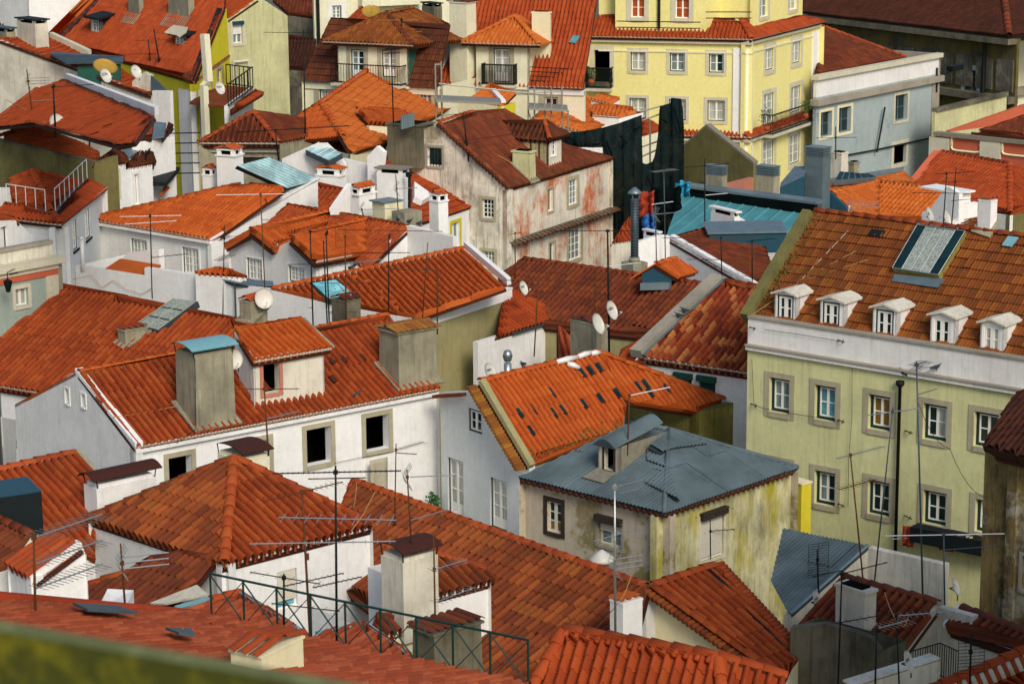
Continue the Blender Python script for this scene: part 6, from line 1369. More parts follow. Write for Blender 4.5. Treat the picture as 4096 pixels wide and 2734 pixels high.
for a, b, nn_ in ((at(C27, lz), at(L27, lz), NL), (at(C27, lz), at(R27, lz), NR)):
    R = roof(H, [a, b, b + nn_ * .45 + Z1 * .3, a + nn_ * .45 + Z1 * .3], 'far', 'tile_red', name='ledge_roof', mortar=True)
for (p, q, nn_, c) in (((748, 735), (955, 735), NL, 'a3'), ((105, 1140, 'a4'), (525, 1050, 'a4'), NR, 'a4')):
    o = cq; A_, B_ = On(p, (cq, NL if nn_ is NL else NR)), On(q, (cq, NL if nn_ is NL else NR)); B_.z = A_.z; out = -nn_ * .75
    T = slab([A_, B_, B_ + out, A_ + out], -Z1 * .2, 'balcony', 'stone_light', H)
    for a, b, k in ((A_ + out, B_ + out, 22 if nn_ is NL else 40), (A_, A_ + out, 5), (B_, B_ + out, 5)):
        MB().tube([a + Z1 * 1.25, b + Z1 * 1.25], .05, 5).build('handrail', 'iron', T); MB().tube([a + Z1 * .1, b + Z1 * .1], .035, 5).build('handrail', 'iron', T); mb = MB()
        for i in range(k + 1):
            x = a + (b - a) * i / k; mb.tube([x, x + Z1 * .45 + (b - a) / k * .3, x + Z1 * .8 - (b - a) / k * .3, x + Z1 * 1.25], .024, 4)
        mb.build('scrollwork', 'iron', T)
for (x0, x1, y0, y1, e) in ((990, 1700, 180, 190, u0), (1745, 2130, 103, 103, u0)):
    for dy in (0, 52): MB().tube([On((x0, y0 + dy), (u0 - NL * .9, NL)), On((x1, y1 + dy), (u0 - NL * .9, NL))], .03, 4).build('drying_rail', 'iron', H)
shell(H, [L27 + zc, L27 + NL * 9, R27 + NR * 9, R27 + zc], 'yellow')

# ------------------------------------------------------------------ cream house with mansard and balcony
K('a2')
A = Dp((438, 678), 140); B = Zp((1592, 738), A.z); D24 = hdir(A, B); N24 = perp(D24); pm = slope(A, B, 58)
H = house('cream house with steep dark mansard and a long iron balcony', A)
R = roof(H, [A, B, On((1692, 205), pm), On((690, 150), pm)], 'flat', 'tile_brown', mortar=True)
wall(H, A - Z1 * .2, B - Z1 * .2, [(585, 755, 717, 900, st(rows=2, cols=4, pane='glass_curtain', sw=.35, sm='stone', outer='frame_dark')), (1445, 768, 1540, 900, st(rows=2, cols=2, pane='glass_grey', sw=.3, sm='stone', outer='frame_dark'))], m='cream_pale', inset=.3)
band(H, A + N24 * .3, B + N24 * .3, -.5, -.15, .1, 'cream_pale', 'cornice')
o = A - N24 * .02; a0 = Vp((742, 350), o, o + D24); a1 = Vp((1338, 372), o, o + D24); a1.z = a0.z
FD2 = st(rows=3, cols=2, pane='glass_curtain', sw=.25, sm='stone', outer='frame_dark', kick=.25, rd=.15)
wall(H, a0, a1, [(850, 418, 972, 668, st(FD2, pane=['glass_grey', 'glass_dark'])), (1112, 428, 1240, 660, FD2)], m='cream_pale', zb=A.z - .2, name='dormer_front'); MB().prism([a1, at(a1, A.z), at(a1, A.z) + N24 * 3, a1 + N24 * 3], -D24 * .08).build('dormer_cheek', 'green_cladding', H); MB().prism([a0, at(a0, A.z), at(a0, A.z) + N24 * 3, a0 + N24 * 3], D24 * .08).build('dormer_cheek', 'cream_pale', H)
e0, e1 = a0 - N24 * .5 - D24 * .7, a1 - N24 * .5 + D24 * .6; pf = slope(e0, e1, 24); tp0, tp1 = On((1160, 110), pf), On((1315, 30), pf)
R = roof(H, [e0, e1, tp0], 'roman', 'tile_flat', mortar=True); ridge(R, e0, tp0, 'tile_flat', .15, .5); ridge(R, e1, tp0, 'tile_dark', .15, .5)
tq = tp0 + N24 * 3.2 + Z1 * .0; R = roof(H, [e1, e1 + N24 * 6 + D24 * 1, tq, tp0], 'roman', 'tile_flat'); ridge(R, tp0, tq, 'tile_flat', .14, .5)
slab([e0, tp0, tq, e0 + N24 * 6], -Z1 * .1, 'rear_slope', 'tile_flat', H)
bA = Vp((735, 690), o, o + D24); bB = bA + D24 * ext(bA, D24, (1325, 0)); out = -N24 * .7; T = slab([bA, bB, bB + out, bA + out], -Z1 * .15, 'balcony', 'stone_light', H)
for a, b, k in ((bA + out, bB + out, 26), (bA, bA + out, 5), (bB, bB + out, 5)):
    for z_ in (.08, 1.1): MB().tube([a + Z1 * z_, b + Z1 * z_], .035, 5).build('handrail', 'iron', T)
    mb = MB()
    for i in range(k + 1): x = a + (b - a) * i / k; mb.tube([x, x + Z1 * 1.1], .014, 4)
    mb.build('baluster', 'iron', T)
shell(H, [A, A + N24 * 8, B + N24 * 8, B], 'cream_pale')
for (x, y, c, n_, lab) in ((790, 660, 'green_plastic', 'plant_tub', 'bright green tub on the iron balcony'), (1243, 655, 'red_plastic', 'bucket', 'red plastic bin on the iron balcony')):
    p = Dp((x, y + 15), 139.4); p.z = bA.z; h_ = .5 if n_ == 'plant_tub' else .95; o_ = MB().tube([p, p + Z1 * h_ * .9, p + Z1 * h_], [.3, .38, .42], 12).build(n_, c, None, True); tag(o_, lab, 'tub')
p = Dp((1308, 600), 139.4); o_ = MB().prism([p, p + D24 * .5, p + D24 * .55 + Z1 * .95, p + Z1 * 1.0], N24 * .06).build('towel', 'teal_cloth', None); tag(o_, 'teal towel hung on the balcony corner', 'towel')

# ------------------------------------------------------------------ white mansard house next to it
A = Dp((1590, 705), 141); B = Zp((700, 748, 'a3'), A.z); D26 = hdir(A, B); N26 = perp(D26); pm = slope(A, B, 52)
H = house('cream mansard house with orange dormer hood between two plain chimneys', A)
R = roof(H, [A, B, On((840, -150, 'a3'), pm), On((1990, -160), pm)], 'far', 'tile_red', mortar=True)
wall(H, A - Z1 * .2, B - Z1 * .2, [(1718, 788, 1835, 900, st(rows=1, cols=2, pane='glass_dark', sw=.35, sm='stone', outer='frame_dark')), (370, 820, 490, 930, st(rows=1, cols=2, pane='glass_dark', sw=.3, sm='stone', outer='frame_dark'), 'a3')], m='cream_pale', inset=.3); band(H, A + N26 * .3, B + N26 * .3, -.45, -.15, .1, 'white', 'cornice')
o = A - N26 * .02; a0 = Vp((1915, 355), o, o + D26); a1 = at(a0, a0.z) + D26 * ext(a0, D26, (240, 0, 'a3'))
wall(H, a0, a1, [(2060, 410, 2205, 700, st(FD2, rows=3))], m='cream_pale', zb=A.z - .2, name='dormer_front'); MB().prism([a1, at(a1, A.z), at(a1, A.z) + N26 * 3, a1 + N26 * 3], -D26 * .08).build('dormer_cheek', 'cream_pale', H)
e0, e1 = a0 - N26 * .6 - D26 * .7, a1 - N26 * .6 + D26 * .9; pf = slope(e0, e1, 27); tp0 = On((2245, 135), pf)
R = roof(H, [e0, e1, tp0], 'far', 'tile_new', mortar=True); ridge(R, e0, tp0, 'tile_new', .15, .5); ridge(R, e1, tp0, 'tile_new', .15, .5); slab([e1, e1 + N26 * 5, tp0 + N26 * 3, tp0], -Z1 * .1, 'hood_side', 'tile_new', H); slab([e0, tp0, tp0 + N26 * 3, e0 + N26 * 5], -Z1 * .1, 'hood_side', 'tile_new', H)
chim(H, (1840, 405), 140, 30, 1688, 1925, V((.55, .83, 0)), m='cream_pale', cap='tiles', capm='tile_dark', sink=6, label='massive cream chimney with a pyramidal top', taper=.05)
chim(H, (425, 560, 'a3'), 140, (425, 115, 'a3'), (272, 0, 'a3'), (436, 0, 'a3'), V((.3, .95, 0)), m='cream', cap='rough', sink=6)
bA = Vp((1995, 705), o, o + D26); bB = bA + D26 * ext(bA, D26, (2262, 0)); out = -N26 * .6; T = slab([bA, bB, bB + out, bA + out], -Z1 * .15, 'balcony', 'stone_light', H)
for a, b, k in ((bA + out, bB + out, 20), (bA, bA + out, 4), (bB, bB + out, 4)):
    for z_ in (.08, 1.15): MB().tube([a + Z1 * z_, b + Z1 * z_], .04, 5).build('handrail', 'iron', T)
    mb = MB()
    for i in range(k + 1): x = a + (b - a) * i / k; mb.tube([x, x + Z1 * 1.15], .024, 4)
    mb.build('baluster', 'iron', T)
slab([On(p, pm) + pm[1] * .06 for p in ((590, 370, 'a3'), (640, 378, 'a3'), (685, 318, 'a3'), (625, 312, 'a3'))], pm[1] * .1, 'roof_window', 'glass_blue', H)
MB().box(A, On((1990, -160), pm) - A, -D26 * .4, pm[1] * .25).build('verge_coping', 'white', H)
shell(H, [A - Z1 * .2, A + N26 * 8], 'cream_pale')
for j in range(4): a, b = Dp((255, 568 + j * 38, 'a3'), 139), Dp((700, 590 + j * 38, 'a3'), 139); MB().tube([a, b], .025, 4).build('drying_line', 'iron', H)

# ------------------------------------------------------------------ big orange hipped roof in front of it, new orange roofs with scaffold
Ra = Dp((602, 872), 124); Rb = Zp((1022, 578), Ra.z); pl = slope(Ra, Rb, 24)
H = house('large smooth orange hipped roof with mossy caps, upper middle', Ra)
e0, e1 = On((790, 1200), pl), On((1720, 905), pl); R = roof(H, [On((850, 1310), pl), On((1250, 1180), pl), e1, Rb, Ra], 'flat', 'tile_new', udir=Rb - Ra); ridge(R, Ra, Rb, 'tile_orange', .16, .5); ridge(R, e1, Rb, 'tile_orange', .16, .5)
hb = On((790, 1160), pl); p2 = plane3(Ra, hb, Dp((340, 1040), 124.5)); R = roof(H, [On((420, 1190), p2), hb, Ra, On((335, 1040), p2)], 'barrel', 'tile_orange', udir=hb - On((420, 1190), p2)); ridge(R, hb, Ra, 'tile_orange', .16, .5); ridge(R, On((335, 1040), p2), Ra, 'tile_orange', .15, .5)
shell(H, [On((420, 1190), p2), On((850, 1310), pl), e1, e1 + V((-6, 6, 0)), Rb], 'cream')
n_ = pl[1]; a = On((940, 1000), pl) + n_ * .4; b = On((1320, 1010), pl) + n_ * .4; pq = slope(a, b, 16); R = roof(H, [On((1010, 1040), pq), On((1400, 1065), pq), On((1310, 938), pq), On((905, 930), pq)], 'barrel', 'tile_orange', name='dormer_roof'); ridge(R, On((905, 930), pq), On((1310, 938), pq), 'tile_orange', .13)
wall(H, On((1010, 1050), pq) - Z1 * .1, On((1400, 1075), pq) - Z1 * .1, m='cream', zb=a.z - 1.5)
K('a3')
Ra = Dp((372, 915), 138); Rb = Zp((655, 782), Ra.z); pl = slope(Ra, Rb, 24); H = house('brand new orange roof with small hipped dormers beside the scaffold', Ra)
R = roof(H, [On((470, 1130), pl), On((930, 1060), pl), On((800, 860), pl), Rb, Ra, On((250, 1010), pl)], 'flat', 'tile_new', udir=Rb - Ra); ridge(R, Ra, Rb, 'tile_new', .14); ridge(R, On((800, 862), pl), Rb, 'tile_new', .14)
for q, wq in (([(785, 975), (1005, 992), (1215, 938), (985, 900), (785, 895)], (810, 1005, 1200, 970)), ([(462, 1062), (690, 1125), (865, 1068), (650, 1035), (468, 1018)], None), ([(770, 840), (930, 888), (1015, 835), (860, 800)], None)):
    p0 = On(q[0], pl) + Z1 * .55; pp = (p0, V((-.05, -.32, .95)).normalized()); R = roof(H, [On(p, pp) for p in q], 'roman', 'tile_new', name='dormer_roof', mortar=True); c = [On(p, pp) - Z1 * .1 for p in q[:3]]; wall(H, c[0], c[1], m='white', zb=c[0].z - 2, name='dormer_wall'); wall(H, c[1], c[2], m='white', zb=c[0].z - 2.5, name='dormer_wall')
shell(H, [On((250, 1010), pl), On((470, 1130), pl), On((930, 1060), pl)], 'cream_pale')
a = Dp((1190, 1150), 134); pp = slope(a, a + V((.8, .6, 0)), 25); H = house('small red lean-to roof behind the torn netting', a); roof(H, [On((1200, 1155), pp), On((1360, 1110), pp), On((1340, 1065), pp), On((1205, 1000), pp)], 'roman', 'tile_red'); wall(H, On((1195, 1165), pp), On((1380, 1110), pp), m='cream_pale')
T = thing('scaffolding', 'grey tube scaffolding with a plank deck, upper middle', 'scaffolding', Dp((400, 1130), 127))
for (x0, y0, x1, y1) in ((240, 720, 240, 1010), (380, 770, 380, 1030), (435, 750, 435, 1020), (525, 730, 525, 1090), (577, 935, 577, 1130), (292, 740, 292, 1000), (1570, 540, 1578, 1030), (1620, 520, 1628, 1010)):
    c = 'a3' if x0 < 1500 else 'a2'; MB().tube([Dp((x0, y0, c), 128), Dp((x1, y1, c), 128)], .045, 6).build('standard_tube', 'scaffold', T)
for (a, b) in (((1570, 550, 'a2'), (1625, 545, 'a2')), ((1600, 710, 'a2'), (240, 790)), ((240, 790), (525, 775)), ((1580, 1010, 'a2'), (1630, 1005, 'a2')), ((240, 950), (270, 1020))): MB().tube([Dp(a, 128), Dp(b, 128)], .04, 6).build('ledger_tube', 'scaffold', T)
for (a, b) in (((1575, 865, 'a2'), (2120, 890, 'a2')), ((240, 930), (575, 950))):
    p, q = Dp(a, 127.5), Dp(b, 127.5); MB().box(p, q - p, V((0, 1.2, .1)), Z1 * .12).build('plank', 'scaffold', T)
K('a2'); a = Dp((1850, 880), 133); pp = (a, V((-.2, -.3, .93)).normalized()); H = house('small orange roof with a white coping among the scaffold tubes', a)
R = roof(H, [On((1840, 850), pp), On((2130, 900), pp), On((2250, 780), pp), On((2040, 715), pp)], 'roman', 'tile_new'); wall(H, On((1760, 860), pp), On((2130, 905), pp), m='cream', zb=14); MB().box(On((2040, 790), pp) + Z1 * .1, On((2130, 890), pp) - On((2040, 790), pp), V((.25, .1, 0)), Z1 * .15).build('coping', 'white', H)
wall(H, On((2130, 905), pp), Dp((2250, 870), 133), m='yellow_deep', zb=14)
a = Dp((2000, 1010), 122); 

# ------------------------------------------------------------------ moss-grown gable wall, grey-blue house, dark monastery roof
K('a3')
A = Dp((1555, 1245), 129); B = Dp((2148, 1392), 124.5); H = house('bare mossy gable wall standing in front of the yellow house', A)
wall(H, A, B, m='olive_dark', top=[Vp((1745, 1072), A, B)], zb=6); q = V((.6, .8, 0)); r0, r1 = Vp((1745, 1072), A, B), B + q * 2.5
slab([r0, B, B + q * .45, r0 + q * .45], Z1 * .12, 'coping', 'concrete_slab', H); slab([A, r0, r0 + q * .45, A + q * .45], Z1 * .12, 'coping', 'concrete_slab', H)
a = Dp((1925, 1560), 120); wall(H, a, a + V((.6, .8, 0)) * ext(a, V((.6, .8, 0)), (2150, 0)), m='pink_wall', zb=8)
K('a4')
A = Dp((575, 645), 158); B = Zp((1610, 455), A.z); H = house('pale blue-grey house with a heavy parapet and flaking paint', A); N28 = perp(hdir(A, B)); z0 = zat(A, (575, 830))
Y_ = st(rows=2, cols=2, pane='glass_dark', sw=.2, sm='cream', outer=None, fr='zinc', rd=.3)
wall(H, at(A, z0), at(B, z0), [(608, 955, 700, 1145, Y_), (762, 918, 862, 1108, Y_), (1242, 812, 1340, 1008, st(Y_, sm='stone_light')), (1228, 1240, 1328, 1370, st(open=True, sw=.3, sm='stone_light'))], m='blue_grey')
wall(H, A, B, m='white_grey', zb=z0 + .01, name='parapet'); band(H, at(A, z0), at(B, z0), -.5, -.1, .35, 'stone_grey', 'cornice', ends=.3); band(H, A, B, -.25, .05, .25, 'stone_light', 'parapet_cap', ends=.2)
c = B - hdir(A, B) * .9; MB().box(at(c, ZB + 2) - N28 * .06, hdir(A, B) * .9, N28 * .2, Z1 * (z0 - ZB - 2.4)).build('quoin', 'stone_grey', H); wall(H, B, B + N28 * 8, m='stone_grey')
pl = slope(A + Z1 * -.3, B + Z1 * -.3, 24); R = roof(H, [On((570, 660), pl), On((1420, 500), pl), On((1330, 488), pl), On((585, 212), pl)], 'far', 'tile_dark', udir=B - A); ridge(R, On((585, 212), pl), On((1330, 488), pl), 'tile_mid', .16, .5)
p = Vp((1120, 905), at(A, z0), at(B, z0)) - N28 * .3; q = Vp((1050, 1290), at(A, z0), at(B, z0)) - N28 * .3; MB().tube([p, q], .07, 6).build('leaning_pole', 'iron', H)
MB().tube([Vp((585, 1355), A, B) - N28 * .15, Vp((1050, 1270), A, B) - N28 * .15, Vp((1585, 1155), A, B) - N28 * .15], .06, 5).build('wall_cable', 'cable_dark', H)
lp = Vp((1580, 720), A, B) - N28 * .1; T = thing('street_lamp', 'black bracket street lamp on the blue-grey house corner', 'street lamp', lp); e = lp + hdir(A, B) * 2.6 + Z1 * .9; MB().tube([lp, lp + Z1 * .4, e], .06, 6).build('bracket', 'iron', T); MB().tube([lp - Z1 * .5, lp + Z1 * 1.2], .07, 6).build('back_plate', 'iron', T); MB().abox(e - Z1 * .12, hdir(A, B), N28, Z1, 1.6, .5, .35).build('lamp_head', 'iron', T)
A = Dp((1580, 950), 165); B = Dp((2185, 810), 172); H = house('stained pale green garden wall right of the blue-grey house', A, 'garden_wall', 'wall', None); wall(H, A, B, m='lime_wall'); band(H, A, B, 0, .25, .15, 'cement_dark', 'coping')
A = Dp((440, 95), 196); B = Zp((2205, 300), A.z); pl = slope(A, B, 26); H = house('huge dark brown roof over a blackened stone cornice, top right', A)
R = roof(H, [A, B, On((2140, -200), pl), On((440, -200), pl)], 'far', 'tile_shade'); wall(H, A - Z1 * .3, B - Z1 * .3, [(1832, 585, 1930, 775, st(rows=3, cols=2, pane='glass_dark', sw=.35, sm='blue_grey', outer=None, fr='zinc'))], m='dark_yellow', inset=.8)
N29 = perp(hdir(A, B)); zz = Z1 * -.3
for i in range(11):
    s_ = hdir(A, B) * ((B - A).length / 11); a = A + s_ * i + N29 * .8; MB().box(at(a, A.z - 4.2) + s_ * .1 - N29 * .12, s_ * .8, N29 * .2, Z1 * 2.3).build('frieze_panel', 'dark_stone', H)
band(H, A + N29 * .8, B + N29 * .8, -.7, -.3, .9, 'cement_dark', 'gutter'); band(H, A + N29 * .8, B + N29 * .8, -5.0, -4.5, .7, 'cement_dark', 'string_course'); band(H, A + N29 * .8, B + N29 * .8, -7.4, -7.0, .35, 'dark_stone', 'string_course')
p2 = plane3(B, On((2140, -200), pl), B + V((6, 6, 0))); roof(H, [B, B + V((9, 9, 0)), On((2140, -200), pl) + V((9, 9, 0)), On((2140, -200), pl)], 'far', 'tile_shade', udir=V((1, 1, 0))); ridge(R, B, On((2140, -200), pl), 'tile_dark', .25, .8)
p = Vp((1950, 480), A, B) + N29 * .5; MB().tube([at(p, A.z - .4), at(p, A.z - 16)], .16, 6).build('drainpipe', 'iron', H)
q = B + V((.05, .1, 0)); A2 = Dp((2196, 330), 188); B2 = Dp((2460, 300), 190); H = house('pale stone corner building cut by the upper right edge', A2); wall(H, A2, B2, m='cream_pale'); wall(H, A2 + (A2 - B2) * 0 + V((-.1, 4, 0)), A2, m='stone_grey'); band(H, A2, B2, -4.4, -3.8, .5, 'stone_grey', 'string_course'); band(H, A2, B2, -.2, .4, .4, 'dark_stone', 'cornice')
A = Dp((830, 1440), 128); H = thing('chimney_stack', 'short whitewashed chimney in front of the blue-grey house', 'chimney', A); chim(H, (780, 1470), 128, 1310, 692, 836, V((.7, .7, 0)), m='white_stained', cap='rough', name='shaft', sink=4)
A = Dp((890, 1470), 129); H = thing('chimney_stack', 'squat grey stone chimney beside the whitewashed one', 'chimney', A); chim(H, (890, 1470), 129, 1390, 838, 938, V((.7, .7, 0)), m='cement', cap='rough', name='shaft', sink=4, taper=.1)
a = Dp((720, 1530), 125); pp = slope(a, a + V((.95, .3, 0)), 18); q = [On(p, pp) for p in ((725, 1530), (1080, 1500), (1020, 1475), (770, 1452))]; H = thing('greenhouse_roof', 'low dark glazed roof strip behind the orange valley roof', 'glazed roof', at(a, a.z - 1)); MB().hexa([p - pp[1] * .3 for p in q] + q).build('frame', 'zinc', H)
for i in range(6):
    g_ = lambda s_, t_: (q[0] * (1 - s_) + q[1] * s_) * (1 - t_) + (q[3] * (1 - s_) + q[2] * s_) * t_
    slab([g_(i / 6 + .015, .05) + pp[1] * .005, g_(i / 6 + .15, .05) + pp[1] * .005, g_(i / 6 + .15, .95) + pp[1] * .005, g_(i / 6 + .015, .95) + pp[1] * .005], pp[1] * .02, 'pane', 'glass_dark', H)
# ------------------------------------------------------------------ yellow house with slate dormers, upper left
K('a1'); DS[0] = 1.08
C22 = Dp((1642, 692), 133); L22 = Zp((1000, 558), C22.z); R22 = Dp((1945, 472), 137.5); D22 = hdir(L22, C22); E22 = hdir(C22, R22); N22 = perp(D22)
H = house('yellow house with a steep red roof and slate clad dormers, upper left', C22)
ap = Vp((1888, 82), C22, R22); P22 = plane3(L22, C22, ap); l0 = On((430, 345), P22); tl = On((800, -40), P22); tr = On((1900, -60), P22)
R = roof(H, [l0, C22, ap, tr, tl], 'roman', 'tile_red', udir=D22)
n22 = P22[1]; MB().box(C22 + n22 * .02, ap - C22, -D22 * .5, n22 * .12).build('slate_verge', 'slate', H); MB().box(l0 + n22 * .02, tl - l0, D22 * 1.6, n22 * .1).build('slate_verge', 'slate', H)
wall(H, l0 - Z1 * .2, C22 - Z1 * .2, m='yellow_house', inset=.03)
wall(H, C22 - Z1 * .2, R22 - Z1 * .2, [(1845, 590, 1885, 740, st(rows=2, cols=2, pane='glass_dark', sw=.2, sm='stone_grey', outer=None)), (1762, 715, 1792, 805, st(rows=2, cols=1, pane='glass_dark', sw=.15, sm='stone_grey', outer=None))], m='yellow_house', top=[ap + E22 * .6, ap], inset=.03)
hq = C22.z - ZB - 3.6; MB().box(at(C22, ZB + 3) - D22 * 1.9 - N22 * .10, D22 * 1.9, N22 * .3, Z1 * hq).build('quoin', 'white_grey', H); MB().box(at(C22, ZB + 3) + V((.08, -.05, 0)), E22 * 1.3, V((-.3, 0, 0)), Z1 * hq).build('quoin', 'white_clean', H)  # greyer left face and cleaner right face paint the shading of the corner
R = roof(H, [C22 - Z1 * .05, R22 - Z1 * .05, R22 + perp(E22) * .7 + Z1 * .35 if perp(E22).x < 0 else R22 - perp(E22) * .7 + Z1 * .35, C22 + (perp(E22) if perp(E22).x < 0 else -perp(E22)) * .7 + Z1 * .35], 'far', 'tile_dark', name='pent_roof', mortar=True)
shell(H, [R22, R22 + V((-6, 7, 0)), l0], 'yellow_house')
for (x0, yb, x1, yt, wx, dk) in ((770, 275, 838, 155, (785, 165, 835, 270), 3.4), (1485, 375, 1555, 300, (1490, 305, 1550, 375), 1.6)):
    p0 = On((x0, yb), P22); w_ = ext(p0, D22, (x1 + 8, 0)); zt = zat(p0, (x0, yt)); a0 = at(p0, zt); a1 = a0 + D22 * w_; wall(H, a0, a1, [(*wx, st(rows=3, cols=2, pane='glass_grey', sw=.0, outer=None, rd=.05))], m='white', zb=p0.z - .3, name='dormer_front')
    for s_, k in ((a0, 1), (a1, -1)): MB().prism([s_, at(s_, p0.z - 1), at(s_, p0.z - 1) + N22 * dk, s_ + N22 * dk], D22 * (.1 * k)).build('dormer_cheek', 'slate', H)
    MB().box(a0 - D22 * .35 - N22 * .3, D22 * (w_ + .7), N22 * dk + Z1 * .18 * dk, Z1 * .15).build('dormer_roof', 'slate', H)
for (b, ty, xl, xr) in (((1090, 128), -60, 1050, 1180), ((1430, 140), -40, 1380, 1600)): chim(H, b, P22, ty, xl, xr, D22, m='cement', cap='rough', sink=1.5)
a, b, c, d = Dp((1735, 290), 131), Dp((1765, 690), 131), Dp((1728, 720), 131), Dp((1750, 1240), 131); MB().tube([a, b], .28, 4).build('duct', 'cream_pale', H); MB().tube([b, c, d], .25, 4).build('duct', 'cream_pale', H)
g = [Dp(p, 131.5) + V((0, k, 0)) for p, k in (((1395, 280), 0), (1450, 235) and ((1450, 235), 1), ((1575, 255), 1), ((1578, 280), .2), ((1525, 318), -.3), ((1490, 300), 0))]; o = slab(g, Z1 * .06, 'cloth_awning', 'beige_cloth', None); tag(o, 'tattered white cloth awning over the small dormer, upper left', 'awning')

# pale green gable house and what stands behind it
A = Dp((1925, 165), 139); B = Dp((318, 135, 'a2'), 142); H = house('pale lime house with one shuttered window and stains, top left of centre', A)
wall(H, A, B, [(1972, 205, 2058, 362, st(rows=1, cols=2, pane='glass_grey', sw=.2, sm='stone_light', outer=None, blind=.55, blind_mat='white_paint', box='blue_box'))], m='lime_wall', top=[Vp((110, -5, 'a2'), A, B), Vp((10, -60, 'a2'), A, B), Vp((2180, -10), A, B)]); shell(H, [A + V((-2, 8, 0)), A], 'lime_wall')
a, b = Vp((1970, 530), A, B), Vp((2105, 700), A, B); u_ = hdir(A, B); n_ = -perp(u_) * .05; 
for p, q in ((a, at(b, a.z)), (a, at(a, b.z)), (at(b, a.z), b)): MB().tube([p + n_, q + n_], .12, 4).build('blind_frame', 'stone_light', H)
rd = V((-.5, .86, 0)); pr = plane3(A, Vp((2180, -10), A, B), A + rd); roof(H, [On((1860, 175), pr), A, Vp((2180, -10), A, B), On((2050, -80), pr), On((1600, 40), pr)], 'far', 'tile_red', udir=rd)
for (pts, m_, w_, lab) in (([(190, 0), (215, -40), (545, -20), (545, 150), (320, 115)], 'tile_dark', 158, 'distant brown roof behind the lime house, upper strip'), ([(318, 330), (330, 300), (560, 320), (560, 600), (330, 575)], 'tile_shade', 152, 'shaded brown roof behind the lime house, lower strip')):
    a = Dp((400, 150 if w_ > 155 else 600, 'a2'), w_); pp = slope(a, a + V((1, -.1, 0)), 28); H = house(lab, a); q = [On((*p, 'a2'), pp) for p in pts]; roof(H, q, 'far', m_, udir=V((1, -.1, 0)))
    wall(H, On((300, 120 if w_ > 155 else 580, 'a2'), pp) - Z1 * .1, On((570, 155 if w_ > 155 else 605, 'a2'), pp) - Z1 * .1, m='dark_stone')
A = Dp((540, -40, 'a2'), 156); B = Dp((1720, -60, 'a2'), 160); H = house('pale cream tenement behind the mansard roof, top centre', A)
wall(H, A, B, [(695, 50, 777, 160, st(rows=3, cols=2, pane='glass_grey', sw=.3, sm='white', outer='frame_dark'), 'a2')], m='cream_pale'); p = Vp((565, 0, 'a2'), A, B) - perp(hdir(A, B)) * .2; MB().tube([at(p, A.z), at(p, 8)], .12, 6).build('drainpipe', 'iron', H)
MB().box(at(Vp((915, 0, 'a2'), A, B), 20) - perp(hdir(A, B)) * .8, hdir(A, B) * 4.5, perp(hdir(A, B)), Z1 * 6).build('chimney', 'cream_pale', H)
H = thing('chimney_stack', 'brown brick chimney with a black hood, top centre', 'chimney', Dp((1560, 200, 'a2'), 148)); chim(H, (1560, 200, 'a2'), 148, (1560, 60, 'a2'), (1458, 0, 'a2'), (1630, 0, 'a2'), V((.8, .6, 0)), m='cement_dark', cap='slab', capm='slate', name='shaft', sink=4)
a = Dp((900, 190, 'a2'), 150); pp = (a, V((-.1, -.4, .9)).normalized()); H = house('heap of broken orange roof tiles behind the cream mansard', a); roof(H, [On(p, pp) for p in ((830, 165, 'a2'), (960, 185, 'a2'), (1060, 150, 'a2'), (950, 65, 'a2'))], 'barrel', 'tile_mid')
shell(H, [On((830, 165, 'a2'), pp), On((960, 185, 'a2'), pp)], 'cream_pale')

# terrace with railing beside the yellow house
a = Dp((1935, 900), 130); b = Dp((2145, 745), 135); H = thing('terrace', 'tiled roof terrace with black railing between yellow and lime houses', 'terrace', a)
slab([a, b, b + V((-2.5, 2, 0)), a + V((-2.5, 2, 0))], -Z1 * .15, 'terrace_floor', 'tile_dark', H); wall(H, a, b, m='white', zb=a.z - 5); T = railing('', '', a, b, 1.25, 9, 'iron', parent=H, r=.03); railing('', '', b, Dp((1920, 715), 136), 1.2, 6, 'iron', parent=H, r=.03)
p = Dp((1955, 955), 128.5); q = Dp((2232, 785), 134); pp = slope(p, q, 30); roof(H, [p, q, On((2165, 765), pp), On((1950, 915), pp)], 'far', 'tile_red', name='pent_roof')

# dark red hip roof left of centre
DS[0] = 1.0
A = Dp((1685, 1212), 120); B = Zp((250, 1215, 'a2'), A.z); P23 = slope(A, B, 27); H = house('dark red hipped roof with mossy eaves above a black opening', A)
ap = On((2150, 948), P23); R = roof(H, [A, B, ap], 'barrel', 'tile_dark', mortar=True); ridge(R, A, ap, 'tile_mid', .15); ridge(R, B, ap, 'tile_mid', .15)
e = B + V((4, 5, 0)); R = roof(H, [B, e, ap], 'barrel', 'tile_dark'); slab([A, ap, e], -Z1 * .1, 'rear_slope', 'tile_dark', H)
wall(H, A - Z1 * .15, B - Z1 * .15, [(1790, 1330, 2320, 1600, st(open=True, sw=0, rd=.1))], m='cement', inset=.5); shell(H, [A, e, B], 'cement')
band(H, A, B, -.5, -.15, -.3, 'white_stained', 'cornice')

DS[0] = 1.08
